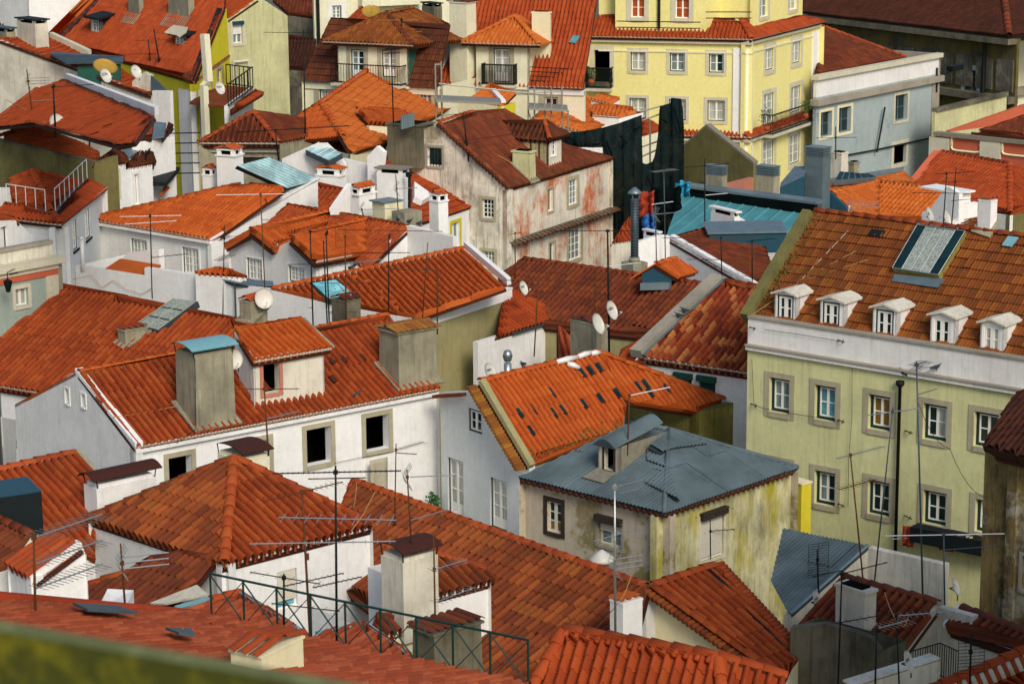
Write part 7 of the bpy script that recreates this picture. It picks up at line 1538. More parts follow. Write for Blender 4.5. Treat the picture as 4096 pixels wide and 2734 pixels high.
# ------------------------------------------------------------------ top left corner: white gable, dark roof, chimneys, long grey wall
A = Dp((245, -80), 140); B = Dp((720, -5), 140); H = house('blank white gable wall at the top left', A)
wall(H, Dp((245, 60), 140), Dp((440, 300), 140), m='white_clean', top=[Dp((760, -60), 140), Dp((245, -80), 140)], zb=14); shell(H, [Dp((245, -80), 140), Dp((245, -80), 140) + V((-2, 6, 0))], 'white_grey')
MB().box(Dp((400, 330), 139.5), Dp((790, -60), 139.5) - Dp((400, 330), 139.5), V((.5, 0, 0)), Z1 * .3).build('verge_tiles', 'tile_orange', H)
wall(H, Dp((245, -80), 140.2) + V((-3, 3, 0)), Dp((245, -80), 140.2), m='white_grey', zb=14)
a = Dp((-40, 240), 142); pp = slope(a, a + V((1, -.2, 0)), 30); H = house('shadowed brown roof in the top left corner', a); roof(H, [On((-60, 250), pp), On((245, 240), pp), On((250, -60), pp), On((-60, -60), pp)], 'far', 'tile_shade'); shell(H, [On((-60, 250), pp), On((245, 240), pp)], 'white_grey')  # the roof's shadow is put into its dark tile colour
A = Dp((-60, 322), 124.5); B = Dp((1290, 812), 119); H = house('long stained grey wall carrying an orange strip roof, upper left', A)
wall(H, A, B, m='white_stained', zb=10); c = Dp((1440, 772), 118); wall(H, at(Vp((1290, 770), A, B), Vp((1290, 770), A, B).z), Vp((1440, 772), A, B), m='white', zb=10, name='end_wall')
rd = V((.35, .94, 0)); pp = plane3(A, B, A + rd + Z1 * .05); R = roof(H, [On((-60, 325), pp), On((1282, 815), pp), On((1290, 760), pp), On((1010, 575), pp), On((430, 322), pp), On((100, 318), pp)], 'flat', 'tile_red', udir=rd)
x, y = On((420, 330), pp), On((745, 482), pp); MB().box(x, y - x, rd * .4, Z1 * .35).build('party_coping', 'stone_light', H)
chim(H, (305, 382), 124, 205, 150, 415, V((.75, .66, 0)), m='white_stained', cap='slab', capm='slate', sink=1.5, label='stained white chimney under a dark slab'); chim(H, (60, 350), 125, 275, -60, 135, V((.75, .66, 0)), m='cement', cap='slab', capm='zinc_dark', sink=1.5)
a = Dp((660, 700), 121); b = Dp((1015, 720), 120.5); wall(H, at(a, zat(a, (660, 560))), at(b, zat(b, (1000, 545))), m='green_cladding', zb=a.z - 1.5, name='hut_wall'); p, q = Dp((420, 455), 122.5), Dp((1050, 490), 121)
g = [Dp((430, 470), 121.5), Dp((560, 545), 120.8), Dp((1045, 535), 120.2), Dp((1045, 490), 122), Dp((430, 450), 123)]; slab(g, Z1 * .08, 'hut_roof', 'zinc_dark', H)
a, b = Dp((1120, 690), 120), Dp((1275, 770), 119.5); wall(H, at(a, zat(a, (1125, 690))), b, m='white_stained', zb=12, top=[Vp((1280, 640), a, b), Vp((1220, 612), a, b)], name='chimney_wall')
a = Dp((1280, 640), 119.4); MB().prism([a, Dp((1410, 770), 119), Dp((1285, 770), 119.2)], V((0, .3, 0))).build('metal_panel', 'zinc_dark', H)

# big red roof with white coping
K('a1')
Ra = Dp((-40, 1032), 111); Rb = Zp((468, 645), Ra.z); P21 = slope(Ra, Rb, 23); H = house('broad smooth red roof under a white coping, left edge', Ra)
R = roof(H, [On((-60, 1085), P21), On((290, 1048), P21), On((1000, 1238), P21), On((1140, 1205), P21), On((1310, 990), P21), Rb, Ra], 'flat', 'tile_red', udir=Rb - Ra); ridge(R, Ra, Rb, 'tile_red', .15, .5)
x, y = On((455, 628), P21), On((1312, 982), P21); MB().box(x, y - x, V((.1, .35, 0)), Z1 * .28).build('party_coping', 'white_clean', H)
a = On((760, 1000), P21) + Z1 * .1; q0, q1 = Dp((1010, 1175), a.y - 2.0), Dp((1290, 1178), a.y - 2.2); pp = plane3(Dp((740, 1000), 112.5), Dp((1310, 985), 112.8), Dp((1285, 1178), 110.8)); R = roof(H, [On((1060, 1175), pp), On((1285, 1178), pp), On((1310, 985), pp), On((740, 1000), pp)], 'flat', 'tile_mid', udir=V((1, 0, 0)), name='raised_roof'); ridge(R, On((690, 985), pp), On((1312, 985), pp), 'tile_red', .14)
a, b = Dp((1120, 1215), 110.5), Dp((1295, 1185), 111); wall(H, a, b, m='white', zb=8); wall(H, b, b + V((.6, .8, 0)) * ext(b, V((.6, .8, 0)), (1480, 0)), m='white', zb=8)
slab([Dp((1310, 1040), 112.3), Dp((1410, 1050), 112.5), Dp((1395, 1165), 111), Dp((1290, 1180), 110.9)], Z1 * .06, 'flashing', 'zinc', H); p = Dp((1395, 1170), 111); pp = slope(p, p + V((.6, .8, 0)), 25); roof(H, [On((1380, 1175), pp), On((1485, 1060), pp), On((1420, 1055), pp)], 'barrel', 'tile_brown', udir=V((.6, .8, 0)), name='pent_roof')
# brown roof over mossy wall
A = Dp((-60, 1188), 107); B = Dp((795, 1388), 103.5); H = house('old brown roof above a black and yellow mossy gable wall, left edge', A)
rd = V((.45, .89, 0)); P2_ = plane3(A, B, A + rd); R = roof(H, [On((40, 1205), P2_), B, On((850, 1305), P2_), On((300, 1055), P2_), On((30, 1150), P2_)], 'roman', 'tile_mid', udir=rd); ridge(R, On((-60, 1180), P2_), On((300, 1050), P2_), 'tile_mid', .14)
wall(H, A, B, m='olive_dark', zb=8); MB().box(A, B - A, rd * .25, Z1 * .12).build('coping', 'cement_dark', H)
x, y = On((295, 1040), P2_), Dp((1000, 1240), 105.5); MB().box(x, y - x, rd * .4, Z1 * .25).build('party_coping', 'cement_dark', H)
c = B + V((.62, .78, 0)) * ext(B, V((.62, .78, 0)), (1000, 0)); wall(H, at(B, B.z), at(c, c.z + .2), m='olive_dark', zb=8)
# white fronts in the lane
DS[0] = 1.11
K('b1')
dl_ = V((.62, .78, 0)); P = Dp((805, 35), 102.5); Q = P + dl_ * ext(P, dl_, (1065, 0)); H = house('narrow white house front with a mossy pent roof in the lane', P)
wall(H, P, Q, [(858, 130, 905, 320, st(rows=1, cols=1, pane='glass_curtain', sw=.16, sm='stone_light', outer=None, blind=.5)), (945, 70, 1005, 265, st(rows=1, cols=1, pane='glass_curtain', sw=.16, sm='stone_light', outer=None, blind=.5))], m='white'); pp = slope(P - dl_ * .1, Q, 24); roof(H, [P - dl_ * .2, Q + dl_ * .2, On((1065, 1290, 'a1'), pp), On((960, 1265, 'a1'), pp), On((800, 1390, 'a1'), pp)], 'barrel', 'tile_brown', udir=dl_); shell(H, [Q, Q + V((-.78, .62, 0)) * 4], 'white')
P = Q + V((.78, -.62, 0)) * .05; P = Dp((1030, 40), 105.5); Q = P + dl_ * ext(P, dl_, (1290, 0)); H = house('white house with tall window and dark stair rail in the lane', P)
wall(H, P, Q, [(1135, 80, 1185, 330, st(rows=1, cols=2, pane='glass_dark', sw=.16, sm='white', outer=None))], m='white_clean'); pp = slope(P, Q, 24); roof(H, [P - dl_ * .2, Q + dl_ * .2, On((1295, 1275, 'a1'), pp), On((1200, 1270, 'a1'), pp), On((1070, 1400, 'a1'), pp)], 'barrel', 'tile_brown', udir=dl_); slab([On((1020, 1400, 'a1'), pp), On((1170, 1300, 'a1'), pp), On((1050, 1200, 'a1'), pp)], Z1 * .1, 'flashing', 'zinc', H)
a = Dp((1245, 140), 107); b = Dp((1360, 10), 110); railing('', '', a, b, 1.4, 14, 'iron', parent=H, r=.025); slab([a, b, b + V((1, -.3, 0)), a + V((1, -.3, 0))], -Z1 * .2, 'stair', 'slate', H)
slab([Dp((1345, 290), 106), Dp((1440, 200), 108), Dp((1400, 190), 108.5)], Z1 * .1, 'lean_to', 'tile_orange', H)
for i in range(5): q = Dp((1440, 1130 + i * 85, 'a1'), 109.5); MB().tube([q, q + V((1.5, .1, 0))], .03, 4).build('line_bracket', 'iron', H)

DS[0] = 1.0
# ------------------------------------------------------------------ blue-grey house with railings, tile-fronted house below it
C34 = Dp((512, 505), 101); R34 = Zp((908, 188), C34.z); L34 = Zp((-60, 440), C34.z); e34 = hdir(C34, R34); H = house('pale grey-blue house with red hipped roof and white roof railings', C34)
P34r = slope(C34, R34, 25, 1); 
if P34r[1].x < 0: pass
inn = (perp(e34) if perp(e34).x < 0 else -perp(e34)); inl = perp(hdir(L34, C34))
g0, g1 = C34 + inn * .9 + inl * .9 + Z1 * .35, R34 + inn * .9 + Z1 * .35; g2 = L34 + inl * .9 + Z1 * .35
R = roof(H, [C34, R34, g1, g0], 'roman', 'tile_red', mortar=True, name='skirt_roof'); R = roof(H, [L34, C34, g0, g2], 'roman', 'tile_red', mortar=True, name='skirt_roof'); ridge(R, C34, g0, 'tile_red', .14)
h0, h1, h2 = g0 + inn * .3 + inl * .3, g1 + inn * .3, g2 + inl * .3
for a, b in ((g0, g1), (g2, g0)): MB().hexa([a, b, (h1 if b is g1 else h0), (h0 if b is g1 else h2), a + Z1 * .05, b + Z1 * .05, (h1 if b is g1 else h0) + Z1 * .05, (h0 if b is g1 else h2) + Z1 * .05]).build('gutter', 'zinc', H)
pk = plane3(h0, h1, h0 + inn * 2 + Z1 * .9); ap = On((272, 52), pk); rr = On((745, 160), pk); R = roof(H, [h0, h1, rr, ap], 'flat', 'tile_red', udir=e34); ridge(R, h0, ap, 'tile_red', .15); ridge(R, ap, rr, 'tile_red', .13)
p2 = plane3(h2, h0, ap); R = roof(H, [h2, h0, ap, On((80, 130), p2)], 'barrel', 'tile_mid', udir=hdir(L34, C34)); ridge(R, ap, On((80, 130), p2), 'tile_red', .13)
W3 = st(rows=3, cols=2, pane='glass_curtain', sw=.0, outer='frame_dark', ow=.05, rd=.1, sill='slate')
wall(H, C34 - Z1 * .15, R34 - Z1 * .15, [(512, 605, 550, 735, st(W3, rows=2)), (610, 480, 662, 700, W3), (716, 390, 770, 605, W3)], m='house_blue', inset=.25); wall(H, L34 - Z1 * .15, C34 - Z1 * .15, m='white_grey', inset=.25); shell(H, [R34, R34 + inn * 5], 'white_grey')
for a, b, k in ((g0, g1, 7), (g2, g0, 4)):
    u_ = (b - a); T = thing('roof_railing', 'white tube railing along the gutter of the grey-blue house, %s side' % ('right' if k == 7 else 'left'), 'railing', a); A_, B_ = a + u_ * (.06 if k == 7 else .0), b - u_ * (0 if k == 7 else .16)
    MB().tube([A_ + Z1 * .95, B_ + Z1 * .95], .022, 5).build('top_rail', 'bar_white', T)
    for i in range(k + 1): p = A_ + (B_ - A_) * i / k; MB().tube([p, p + Z1 * .95], .018, 5).build('post', 'bar_white', T)
e_ = V((.66, .75, 0)); P = Dp((-30, 900), 91); z0 = P.z; Q = P + e_ * ext(P, e_, (480, 0)); H = house('turquoise tile-fronted house with a stone attic at the left edge', P)
wall(H, P - Z1 * .1, Q - Z1 * .1, [(128, 1055, 242, 1180, st(rows=1, cols=2, pane='glass_curtain', sw=.14, sm='stone_light', outer=None))], m='turquoise'); band(H, P, Q, -.1, .15, .25, 'stone_light', 'cornice', ends=.2); band(H, P, Q, -.55, -.3, .06, 'salmon', 'frieze'); band(H, P, Q, -.3, -.1, .1, 'stone_light', 'frieze')
zt = zat(P, (-30, 765)); wall(H, at(P, zt) + V((-.2, .3, 0)), at(Q, zt) + V((-.2, .3, 0)), m='white_stained', zb=P.z + .1, name='attic'); band(H, at(P, zt) + V((-.2, .3, 0)), at(Q, zt) + V((-.2, .3, 0)), 0, .12, .08, 'stone_grey', 'attic_cap')
c = Q - e_ * .6; MB().box(at(c, 6) - perp(e_) * .06, e_ * .6, perp(e_) * .1, Z1 * (P.z - 6.2)).build('pilaster', 'stone_light', H); wall(H, Q - Z1 * .1, Q + V((-.75, .66, 0)) * 3 - Z1 * .1, m='stone_grey')
a = Dp((-40, 740), 93.5); b = Dp((275, 600), 96); wall(H, a, b, [(5, 530, 70, 715, st(rows=1, cols=2, pane='glass_grey', sw=.0, outer='frame_dark'))], m='white', top=[Vp((140, 470), a, b), Vp((-60, 480), a, b)], zb=10, name='dormer_front')
pp = (Vp((140, 470), a, b), V((-.3, -.3, .9)).normalized()); R = roof(H, [On((-60, 540), pp), On((150, 470), pp), On((95, 440), pp), On((-60, 400), pp)], 'roman', 'tile_mid', udir=e_)
# ------------------------------------------------------------------ what a sight line meets first, used to stand small things on real surfaces
from mathutils.bvhtree import BVHTree
vs_all, fs_all = [], []
for o in list(COL.objects):
    if o.type != 'MESH' or o.name.startswith(('ridge_tile', 'tile', 'weeds', 'moss', 'post', 'diagonal', 'bar')): continue
    k = len(vs_all); vs_all += [v.co[:] for v in o.data.vertices]; fs_all += [tuple(i + k for i in p.vertices) for p in o.data.polygons]
BVH = BVHTree.FromPolygons(vs_all, fs_all)
def Hit(p, lift=0.0, near=12.0):
    r = ray(p).normalized(); h = BVH.ray_cast(CAM + r * near, r, 400)
    return (h[0] if h[0] is not None else Dp(p, 100)) + Z1 * lift
def hd(p): return Hit(p).y
# ------------------------------------------------------------------ antennas: (label, crop, base, depth or None, top, arrays, material, radius)
Yg = lambda fr, az, L, off=.0, n=9, w=.34, v=False, m=None, r=.011: ('yagi', fr, az, L, dict(off=off, n=n, w=w, v=v, r=r, **({'m': m} if m else {})))
Co = lambda fr, az, L, n=8: ('corner', fr, az, L, dict(n=n, m='steel'))
Gr = lambda fr, az, h, w=.42, n=12: ('grid', fr, az, h, dict(w=w, n=n))
Tr = lambda fr, az, L: ('tri', fr, az, L, dict(m='steel'))
ANT = [
 ('thick olive mast with three ladder antennas one above another, bottom left', 'd1', (302, 1085), None, (285, 272), [Yg(.93, 55, 1.9, .5, 14, .75, m='steel', r=.014), Yg(.655, 55, 1.9, .5, 14, .7, m='steel', r=.014), Yg(.40, 55, 1.9, .5, 14, .65, m='steel', r=.014)], 'rust', .035),
 ('rusty mast with a three-pronged reflector antenna on the lean-to roof', 'd1', (1058, 880), None, (1022, 378), [Tr(.67, 18, 1.0)], 'rust', .03),
 ('tall black mast with long level antennas in front of the white hipped house', 'd2', (735, 1195), 53, (725, 1150, 'c2'), [Yg(.965, 3, 2.9, 0, 24, .22, r=.013), ('yagi', .93, 3, 1.3, dict(n=2, w=.1)), Yg(.70, -6, 2.7, 0, 10, .8, m='steel', r=.013), Yg(.565, 2, 3.3, -.1, 12, .34, m='steel', r=.013), Yg(.335, 35, 1.3, 0, 10, .2)], 'iron', .036),
 ('rust brown mast left of the tall black one, with a slanting comb antenna', 'd2', (508, 1145), 53.5, (440, 1350, 'c2'), [Yg(.985, 42, 2.3, 0, 15, .3), ('box', .52, 0, .1), Yg(.37, 35, 1.6, .1, 10, .2, m='iron')], 'rust', .036),
 ('short black mast with a drooping antenna just behind the railing', 'd2', (287, 1110), 53, (287, 635), [Yg(.93, -28, 1.9, 0, 6, .3), Yg(.45, -20, 1.7, .3, 6, .3)], 'iron', .034),
 ('rusty mast beside the sheet-capped chimney, two silver antennas', 'd2', (1570, 1040), 57.3, (1556, 302), [Yg(.6, 45, 1.2, .4, 9, .45, m='steel'), Yg(.22, 50, 1.5, .5, 10, .5, m='steel')], 'rust', .028),
 ('rusty pole with a butterfly antenna above the long mossy ridge', 'd2', (1368, 385), None, (1330, 1180, 'c2'), [Co(.90, 8, 1.2), Yg(.32, 45, 1.3, .5, 4, .1, m='steel')], 'rust', .026),
 ('brown pole with a small slanting antenna in front of the white open-window wall', 'd2', (1225, 310), None, (1238, 960, 'c2'), [Yg(.93, 48, 1.2, .45, 10, .35, m='steel'), Yg(.9, -15, .6, .5, 3, .14)], 'rust', .024),
 ('thin dark mast between dormer and hipped roof with crossed antennas', 'c2', (168, 1255), 73, (118, 440), [Yg(.93, 0, 1.9, .05, 6, .3), Yg(.62, 45, 1.3, .5, 9, .4, m='steel')], 'rust', .034),
 ('stout silver pole with many-armed aerials on the slim white chimney', 'd3', (978, 1175), 57.0, (972, 1302, 'c3'), [Yg(.98, 40, .8, .6, 8, .8), Yg(.67, 42, 1.5, 0, 6, 1.0, m='steel'), Tr(.48, 25, .75), ('yagi', .93, 40, .6, dict(n=5, w=.9, off=.7))], 'steel', .04),
 ('rusty mast with a white arrow antenna over the tin dormer', 'c3', (1082, 990), None, (1097, 540), [Yg(.97, 38, 1.6, .5, 14, .14, m='bar_white')], 'rust', .03),
 ('slim dark mast with orange-tipped antenna in front of the mossy yellow wall', 'd3', (1786, 560), None, (1781, 95), [Yg(.62, 12, 1.5, 0, 7, .4), Yg(.97, 40, 1.6, 0, 9, .5)], 'iron', .02),
 ('very tall mast crowned by a dense comb cluster on the green facade', 'd4', (1473, 830), 64, (1420, 260, 'c4'), [Yg(.985, 48, .7, .2, 7, .4), Yg(.965, 60, .6, .2, 6, .35), ('arm', .86, 45, .9)], 'zinc_dark', .035),
 ('leaning rust mast with two slanted antennas before the green facade', 'd4', (968, 700), 63.5, (858, 1040, 'c4'), [Yg(.985, 40, 1.9, .2, 14, .22, m='steel'), Yg(.75, 40, 1.5, .1, 9, .45)], 'rust', .03),
 ('grey mast leaning right with a thin long antenna before the green facade', 'd4', (1062, 715), 63.5, (1220, 655, 'c4'), [Yg(.975, 25, 1.6, 0, 8, .2, m='steel')], 'zinc_dark', .028),
 ('short black mast with a wide grid panel above the corrugated lean-to', 'd4', (588, 765), None, (578, 430), [Gr(.75, -70, .95, .62, 14), Yg(.35, 30, 1.0, .3, 4, .2)], 'iron', .03),
 ('dark mast in the shaded yard left of the sooty white chimney', 'd4', (755, 1568), 55, (788, 615), [Yg(.98, 35, 1.6, .4, 5, .1), Yg(.55, 25, 1.4, .45, 7, .3)], 'iron', .03),
 ('black mast with a silver slanted antenna at the bottom of the yard', 'd4', (1070, 1568), 53, (1082, 1090), [Yg(.98, 35, 1.0, .5, 8, .55, m='steel')], 'iron', .028),
 ('black mast with a pale yellow cable in the middle of the yard', 'd4', (1272, 1568), 53.5, (1248, 985), [Yg(.99, 12, 1.5, .45, 10, .4, m='steel')], 'iron', .026),
 ('light mast against the black house corner with one level antenna', 'd4', (1660, 1000), 62, (1650, 290), [Yg(.98, 2, 3.2, 0, 5, .1, m='bar_white'), Yg(.8, 12, 1.5, .5, 4, .1)], 'zinc_dark', .03),
 ('mast with a square wire panel at the lower right edge', 'd4', (1872, 1568), 51.5, (1882, 1130), [Gr(.62, -80, .95, .62, 13)], 'iron', .03),
 ('tall dark mast on the long white wall with three stacked antennas', 'b1', (1290, 1080), None, (1272, 405), [Yg(.96, 5, 2.6, 0, 6, .5, m='bar_white'), Yg(.88, 20, 2.2, 0, 9, .6, m='bar_white'), Yg(.44, 30, 1.6, .5, 7, .5)], 'iron', .035),
 ('mast carrying an upright comb of rungs on the long white wall', 'b1', (1890, 1230), None, (1902, 512), [Yg(.85, 75, 1.2, 0, 8, .5), Yg(.62, 75, 1.4, 0, 10, .5)], 'iron', .03),
 ('slender rusty mast by the grey dish with a level top antenna', 'b1', (2255, 1280), 93.5, (2208, 232), [Yg(.985, 3, 2.9, -.1, 4, .2, m='bar_white'), ('arm', .78, 10, .3)], 'rust', .03),
 ('dark pole farthest left of the three in front of the orange roof', 'b2', (535, 1370), 91.5, (510, 555), [('arm', .99, 0, .25), ('arm', .2, 180, .15)], 'iron', .036),
 ('middle dark pole in front of the orange roof with a level antenna', 'b2', (655, 1350), 91, (622, 640), [Yg(.72, 0, 2.6, -.05, 8, .4), ('arm', .15, 0, .3)], 'iron', .034),
 ('tallest dark pole right behind the middle one, by the teal skylight', 'b2', (672, 1350), 92, (645, 570), [('box', .98, 0, .1), ('arm', .12, 0, .25)], 'iron', .034),
 ('pole with a double wire reflector over the twin gables', 'b2', (815, 1330), 90, (806, 620), [Gr(1.02, -60, .75, .85, 10), Yg(.12, 0, .4, .5, 2, .1), Yg(1.1, -8, 4.0, .42, 12, .2, m='rust'), Yg(.47, 2, 2.0, .0, 6, .5), Yg(.69, 35, 2.0, .3, 10, .9, m='steel')], 'rust', .036),
 ('black pole at the middle of the orange roof with level antenna', 'b2', (1175, 1270), None, (1175, 603), [Yg(.79, 0, 2.3, -.15, 8, .3), ('box', .98, 0, .1)], 'iron', .03),
 ('leaning pole with tangled cables on the orange roof parapet', 'b2', (1462, 1300), 92, (1506, 655), [('box', .62, 0, .1), ('arm', .66, 0, .3)], 'rust', .03),
 ('pole with a wide wire grid beside the olive wall', 'b2', (1588, 1380), 90.5, (1586, 885), [Yg(.99, 170, 1.9, .5, 14, .3), Gr(.68, -30, 1.2, .4, 12)], 'rust', .034),
 ('thin rod with a cross antenna against the white slab-capped chimney', 'b2', (1262, 480), 106.5, (1235, 80), [Co(.7, 15, .9)], 'rust', .03),
 ('butterfly antenna fixed to the pair of white chimneys', 'b2', (950, 385), 105.5, (946, 370), [Co(.5, 8, 1.6)], 'iron', .03),
 ('thin brown mast before the pink ruin', 'b3', (130, 1010), None, (128, 572), [('arm', .99, 0, .3), ('arm', .97, 180, .3)], 'rust', .03),
 ('rust mast with a long level antenna and meo dish near the white box house', 'b3', (292, 1568), 91, (326, 975), [Yg(.995, -4, 2.9, -.05, 8, .3, m='rust')], 'rust', .036),
 ('tall black mast between the two big dishes', 'b3', (925, 1568), 89.5, (912, 552), [Yg(.995, -2, 3.0, -.18, 8, .3), Yg(.7, 30, 1.4, .5, 4, .2, m='bar_white'), ('box', .17, 180, .1)], 'iron', .05),
 ('short rusty pole on the dark red roof with small boxes', 'b3', (802, 1300), None, (806, 985), [('box', .95, 0, .1), ('box', .7, 0, .1), Gr(.8, -60, .4, .3, 5)], 'rust', .03),
 ('grey mast with coloured yagi over the zinc roof corner', 'b3', (1325, 805), None, (1316, 320), [Co(.80, 25, 1.3), Yg(.98, 35, 1.2, .3, 5, .2, m='bar_white')], 'zinc_dark', .035),
 ('tall thin mast with a flat comb before the black netting', 'b3', (1402, 780), 104.5, (1388, 40), [Yg(.99, 35, 1.3, 0, 9, .6, m='steel')], 'zinc_dark', .03),
 ('tall dark mast beside the louvred concrete stack', 'b3', (1736, 540), None, (1736, 1345, 'a3'), [Yg(.9, 25, 2.6, 0, 14, .2), Yg(.48, 25, 1.2, .5, 5, .2, m='bar_white')], 'iron', .036),
 ('dark mast with a long level antenna before the white gable roof', 'b3', (1880, 955), 98.5, (1872, 605), [Yg(.97, -2, 4.0, -.1, 12, .25, m='rust')], 'iron', .03),
 ('mast on the white gable slope with a crooked antenna', 'b3', (2138, 1012), None, (2136, 632), [Yg(.97, 30, 1.4, .3, 6, .3), Yg(.55, -5, 3.4, -.3, 10, .3, m='rust')], 'iron', .03),
 ('dark mast left of the two on the small white shaped-gable house', 'b4', (1645, 525), 111, (1676, 62), [Yg(.98, 20, 2.0, .2, 6, .3), Yg(.62, -6, 2.6, -.1, 6, .2)], 'iron', .035),
 ('dark mast right of the two on the small white shaped-gable house', 'b4', (1718, 505), 111, (1756, 20), [Yg(.75, -8, 3.0, 0, 6, .2, m='rust'), Yg(.42, 25, 1.5, .4, 4, .2)], 'iron', .035),
 ('white cluster antenna on the zinc roof edge', 'b4', (845, 385), 114.5, (850, 345), [Tr(.9, 20, 1.6)], 'bar_white', .03),
 ('black mast on the iron balcony with golden antennas', 'a2', (1300, 690), 138.6, (1284, 150), [Yg(.96, -3, 2.4, -.1, 6, .4, m='dish_tan'), Yg(.78, -4, 4.2, -.1, 8, .4, m='dish_tan')], 'iron', .06),
 ('thin black mast on the smooth orange hipped roof', 'a2', (1216, 1045), None, (1196, 385), [Yg(.95, 60, .8, 0, 8, .8), Yg(.9, 60, .8, 0, 6, .7)], 'iron', .04),
 ('faint dark mast before the gap left of the cream mansard', 'a2', (470, 1190), 121.5, (452, 250), [Yg(.88, 10, 1.6, 0, 4, .3), Yg(.97, 170, 2.2, .4, 6, .2)], 'iron', .04),
 ('black mast with a long beaded antenna above the dark opening', 'a2', (238, 1325), 116, (214, 1090), [Yg(.95, 20, 5.6, .15, 22, .2, m='iron', r=.02)], 'iron', .045),
 ('black mast with branching arm on the ruin roof', 'a2', (1850, 1330), None, (1805, 955), [('arm', .38, 40, 3.0), ('arm', .98, 35, 1.5), ('arm', .98, 215, 1.2), Gr(.4, -60, .4, .3, 4)], 'iron', .05),
 ('thick black mast on the broad red roof, upper left', 'a1', (760, 1210), None, (751, 655), [Yg(.5, 20, 1.8, .45, 6, .3), Yg(.7, 35, 1.9, .3, 8, .3), ('box', .46, 0, .1)], 'iron', .06),
 ('mast beside the round white dish on the broad red roof', 'a1', (470, 1115), None, (450, 725), [Yg(.97, 25, 1.6, .5, 8, .25), ('box', .95, 0, .1)], 'iron', .05),
 ('leaning mast with yellow reflector at the left edge of the broad red roof', 'a1', (283, 1035), 114, (226, 590), [Tr(.78, 20, 1.0), Yg(.4, 25, 1.2, .5, 4, .2, m='steel')], 'rust', .045),
 ('stick antenna with a bracket before the steep red roof', 'a1', (1282, 605), None, (1256, 335), [Yg(.55, 5, 2.4, -.2, 4, .2), ('arm', .97, 170, .9)], 'iron', .05),
 ('slanting dark pole with a comb grid before the steep red roof', 'a1', (1358, 565), None, (1303, 245), [Yg(.2, 30, 1.5, .3, 8, .9, m='zinc_dark'), Gr(.02, -60, 1.0, .7, 8)], 'iron', .06),
 ('thin mast against the blue-grey house wall', 'a4', (735, 1310), 128, (735, 1072), [Yg(.6, 5, 2.2, 0, 8, .2)], 'iron', .04),
]
for lab, c, b, dep, tp, parts, m_, r_ in ANT:
    K(c); antenna(lab, b, dep if dep else hd(b), tp, parts, m_, r_)

# ------------------------------------------------------------------ satellite dishes
DISH = [
 ('large tan dish seen edge-on above the grey wall, upper left', 'a1', (893, 562), 125, 1.25, -60, 60, None, 'dish_tan'),
 ('white dish lettered ZON in front of the large tan dish', 'a1', (897, 640), 124, .72, -35, 25, 'ZON', 'dish'),
 ('white dish with a dark star mark on the grey parapet, upper left', 'a1', (1155, 607), 126, .68, -40, 25, '*', 'dish'),
 ('round white dish on the broad red roof beside a mast', 'a1', (490, 1045), 116, .78, -45, 25, None, 'dish'),
 ('white dish lettered meo on the yellow house side wall', 'a1', (1865, 745), 138, .72, -40, 22, 'meo', 'dish'),
 ('old golden dish lying on the broken roof, top centre', 'a2', (1030, 95), 148, 1.2, -85, 60, None, 'dish_tan'),
 ('grey dish seen against the long white wall, by the small chimney', 'b1', (2240, 1128), 93, .72, -70, 15, None, 'dish'),
 ('small white dish lettered meo at the foot of the dark red roof', 'b3', (202, 1040), 97, .56, -30, 22, 'meo', 'dish'),
 ('upper of the two big white dishes on the black mast, marked cabo', 'b3', (952, 1228), 89.3, .7, -30, 22, 'cabo', 'dish'),
 ('lower big white dish with a yellow stripe beside the square chimney', 'b3', (835, 1342), 88.5, .75, -30, 22, None, 'dish'),
 ('white dish left of the masts on the small white shaped-gable house', 'b4', (1538, 425), 112, .8, -25, 22, 'dis', 'dish'),
 ('white dish right of the masts on the small white shaped-gable house', 'b4', (1683, 450), 111.3, .82, -25, 22, None, 'dish'),
 ('white dish lettered meo at the foot of the olive wall', 'c2', (2037, 345), 88, .58, -35, 25, 'meo', 'dish'),
 ('white dish on the edge of the corrugated lean-to', 'd4', (585, 860), 62.5, .54, -22, 22, 'meo', 'dish'),
 ('white dish with dark centre on the shaded green wall', 'd4', (1757, 742), 63, .46, -24, 22, 'o', 'dish'),
 ('white dish marked meo at the bottom edge of the yard', 'd4', (1360, 1378), 53.5, .5, -25, 22, 'meo', 'dish'),
 ('pale round dish half hidden behind the blue-capped chimney', 'c1', (1985, 245), 79, .62, -60, 15, None, 'dish'),
]
for lab, c, p, dep, dia, az, el, tx, m_ in DISH:
    K(c); dish(lab, p, min(dep, hd(p) - .5), dia, az, el, tx, m_, back=V((.3, .9, 0)).normalized(), arm='edge-on' not in lab)
q = [o for o in COL.objects if o.get('label', '').startswith('lower big white dish')][0]; Cq = Dp((835, 1342, 'b3'), 88.46)

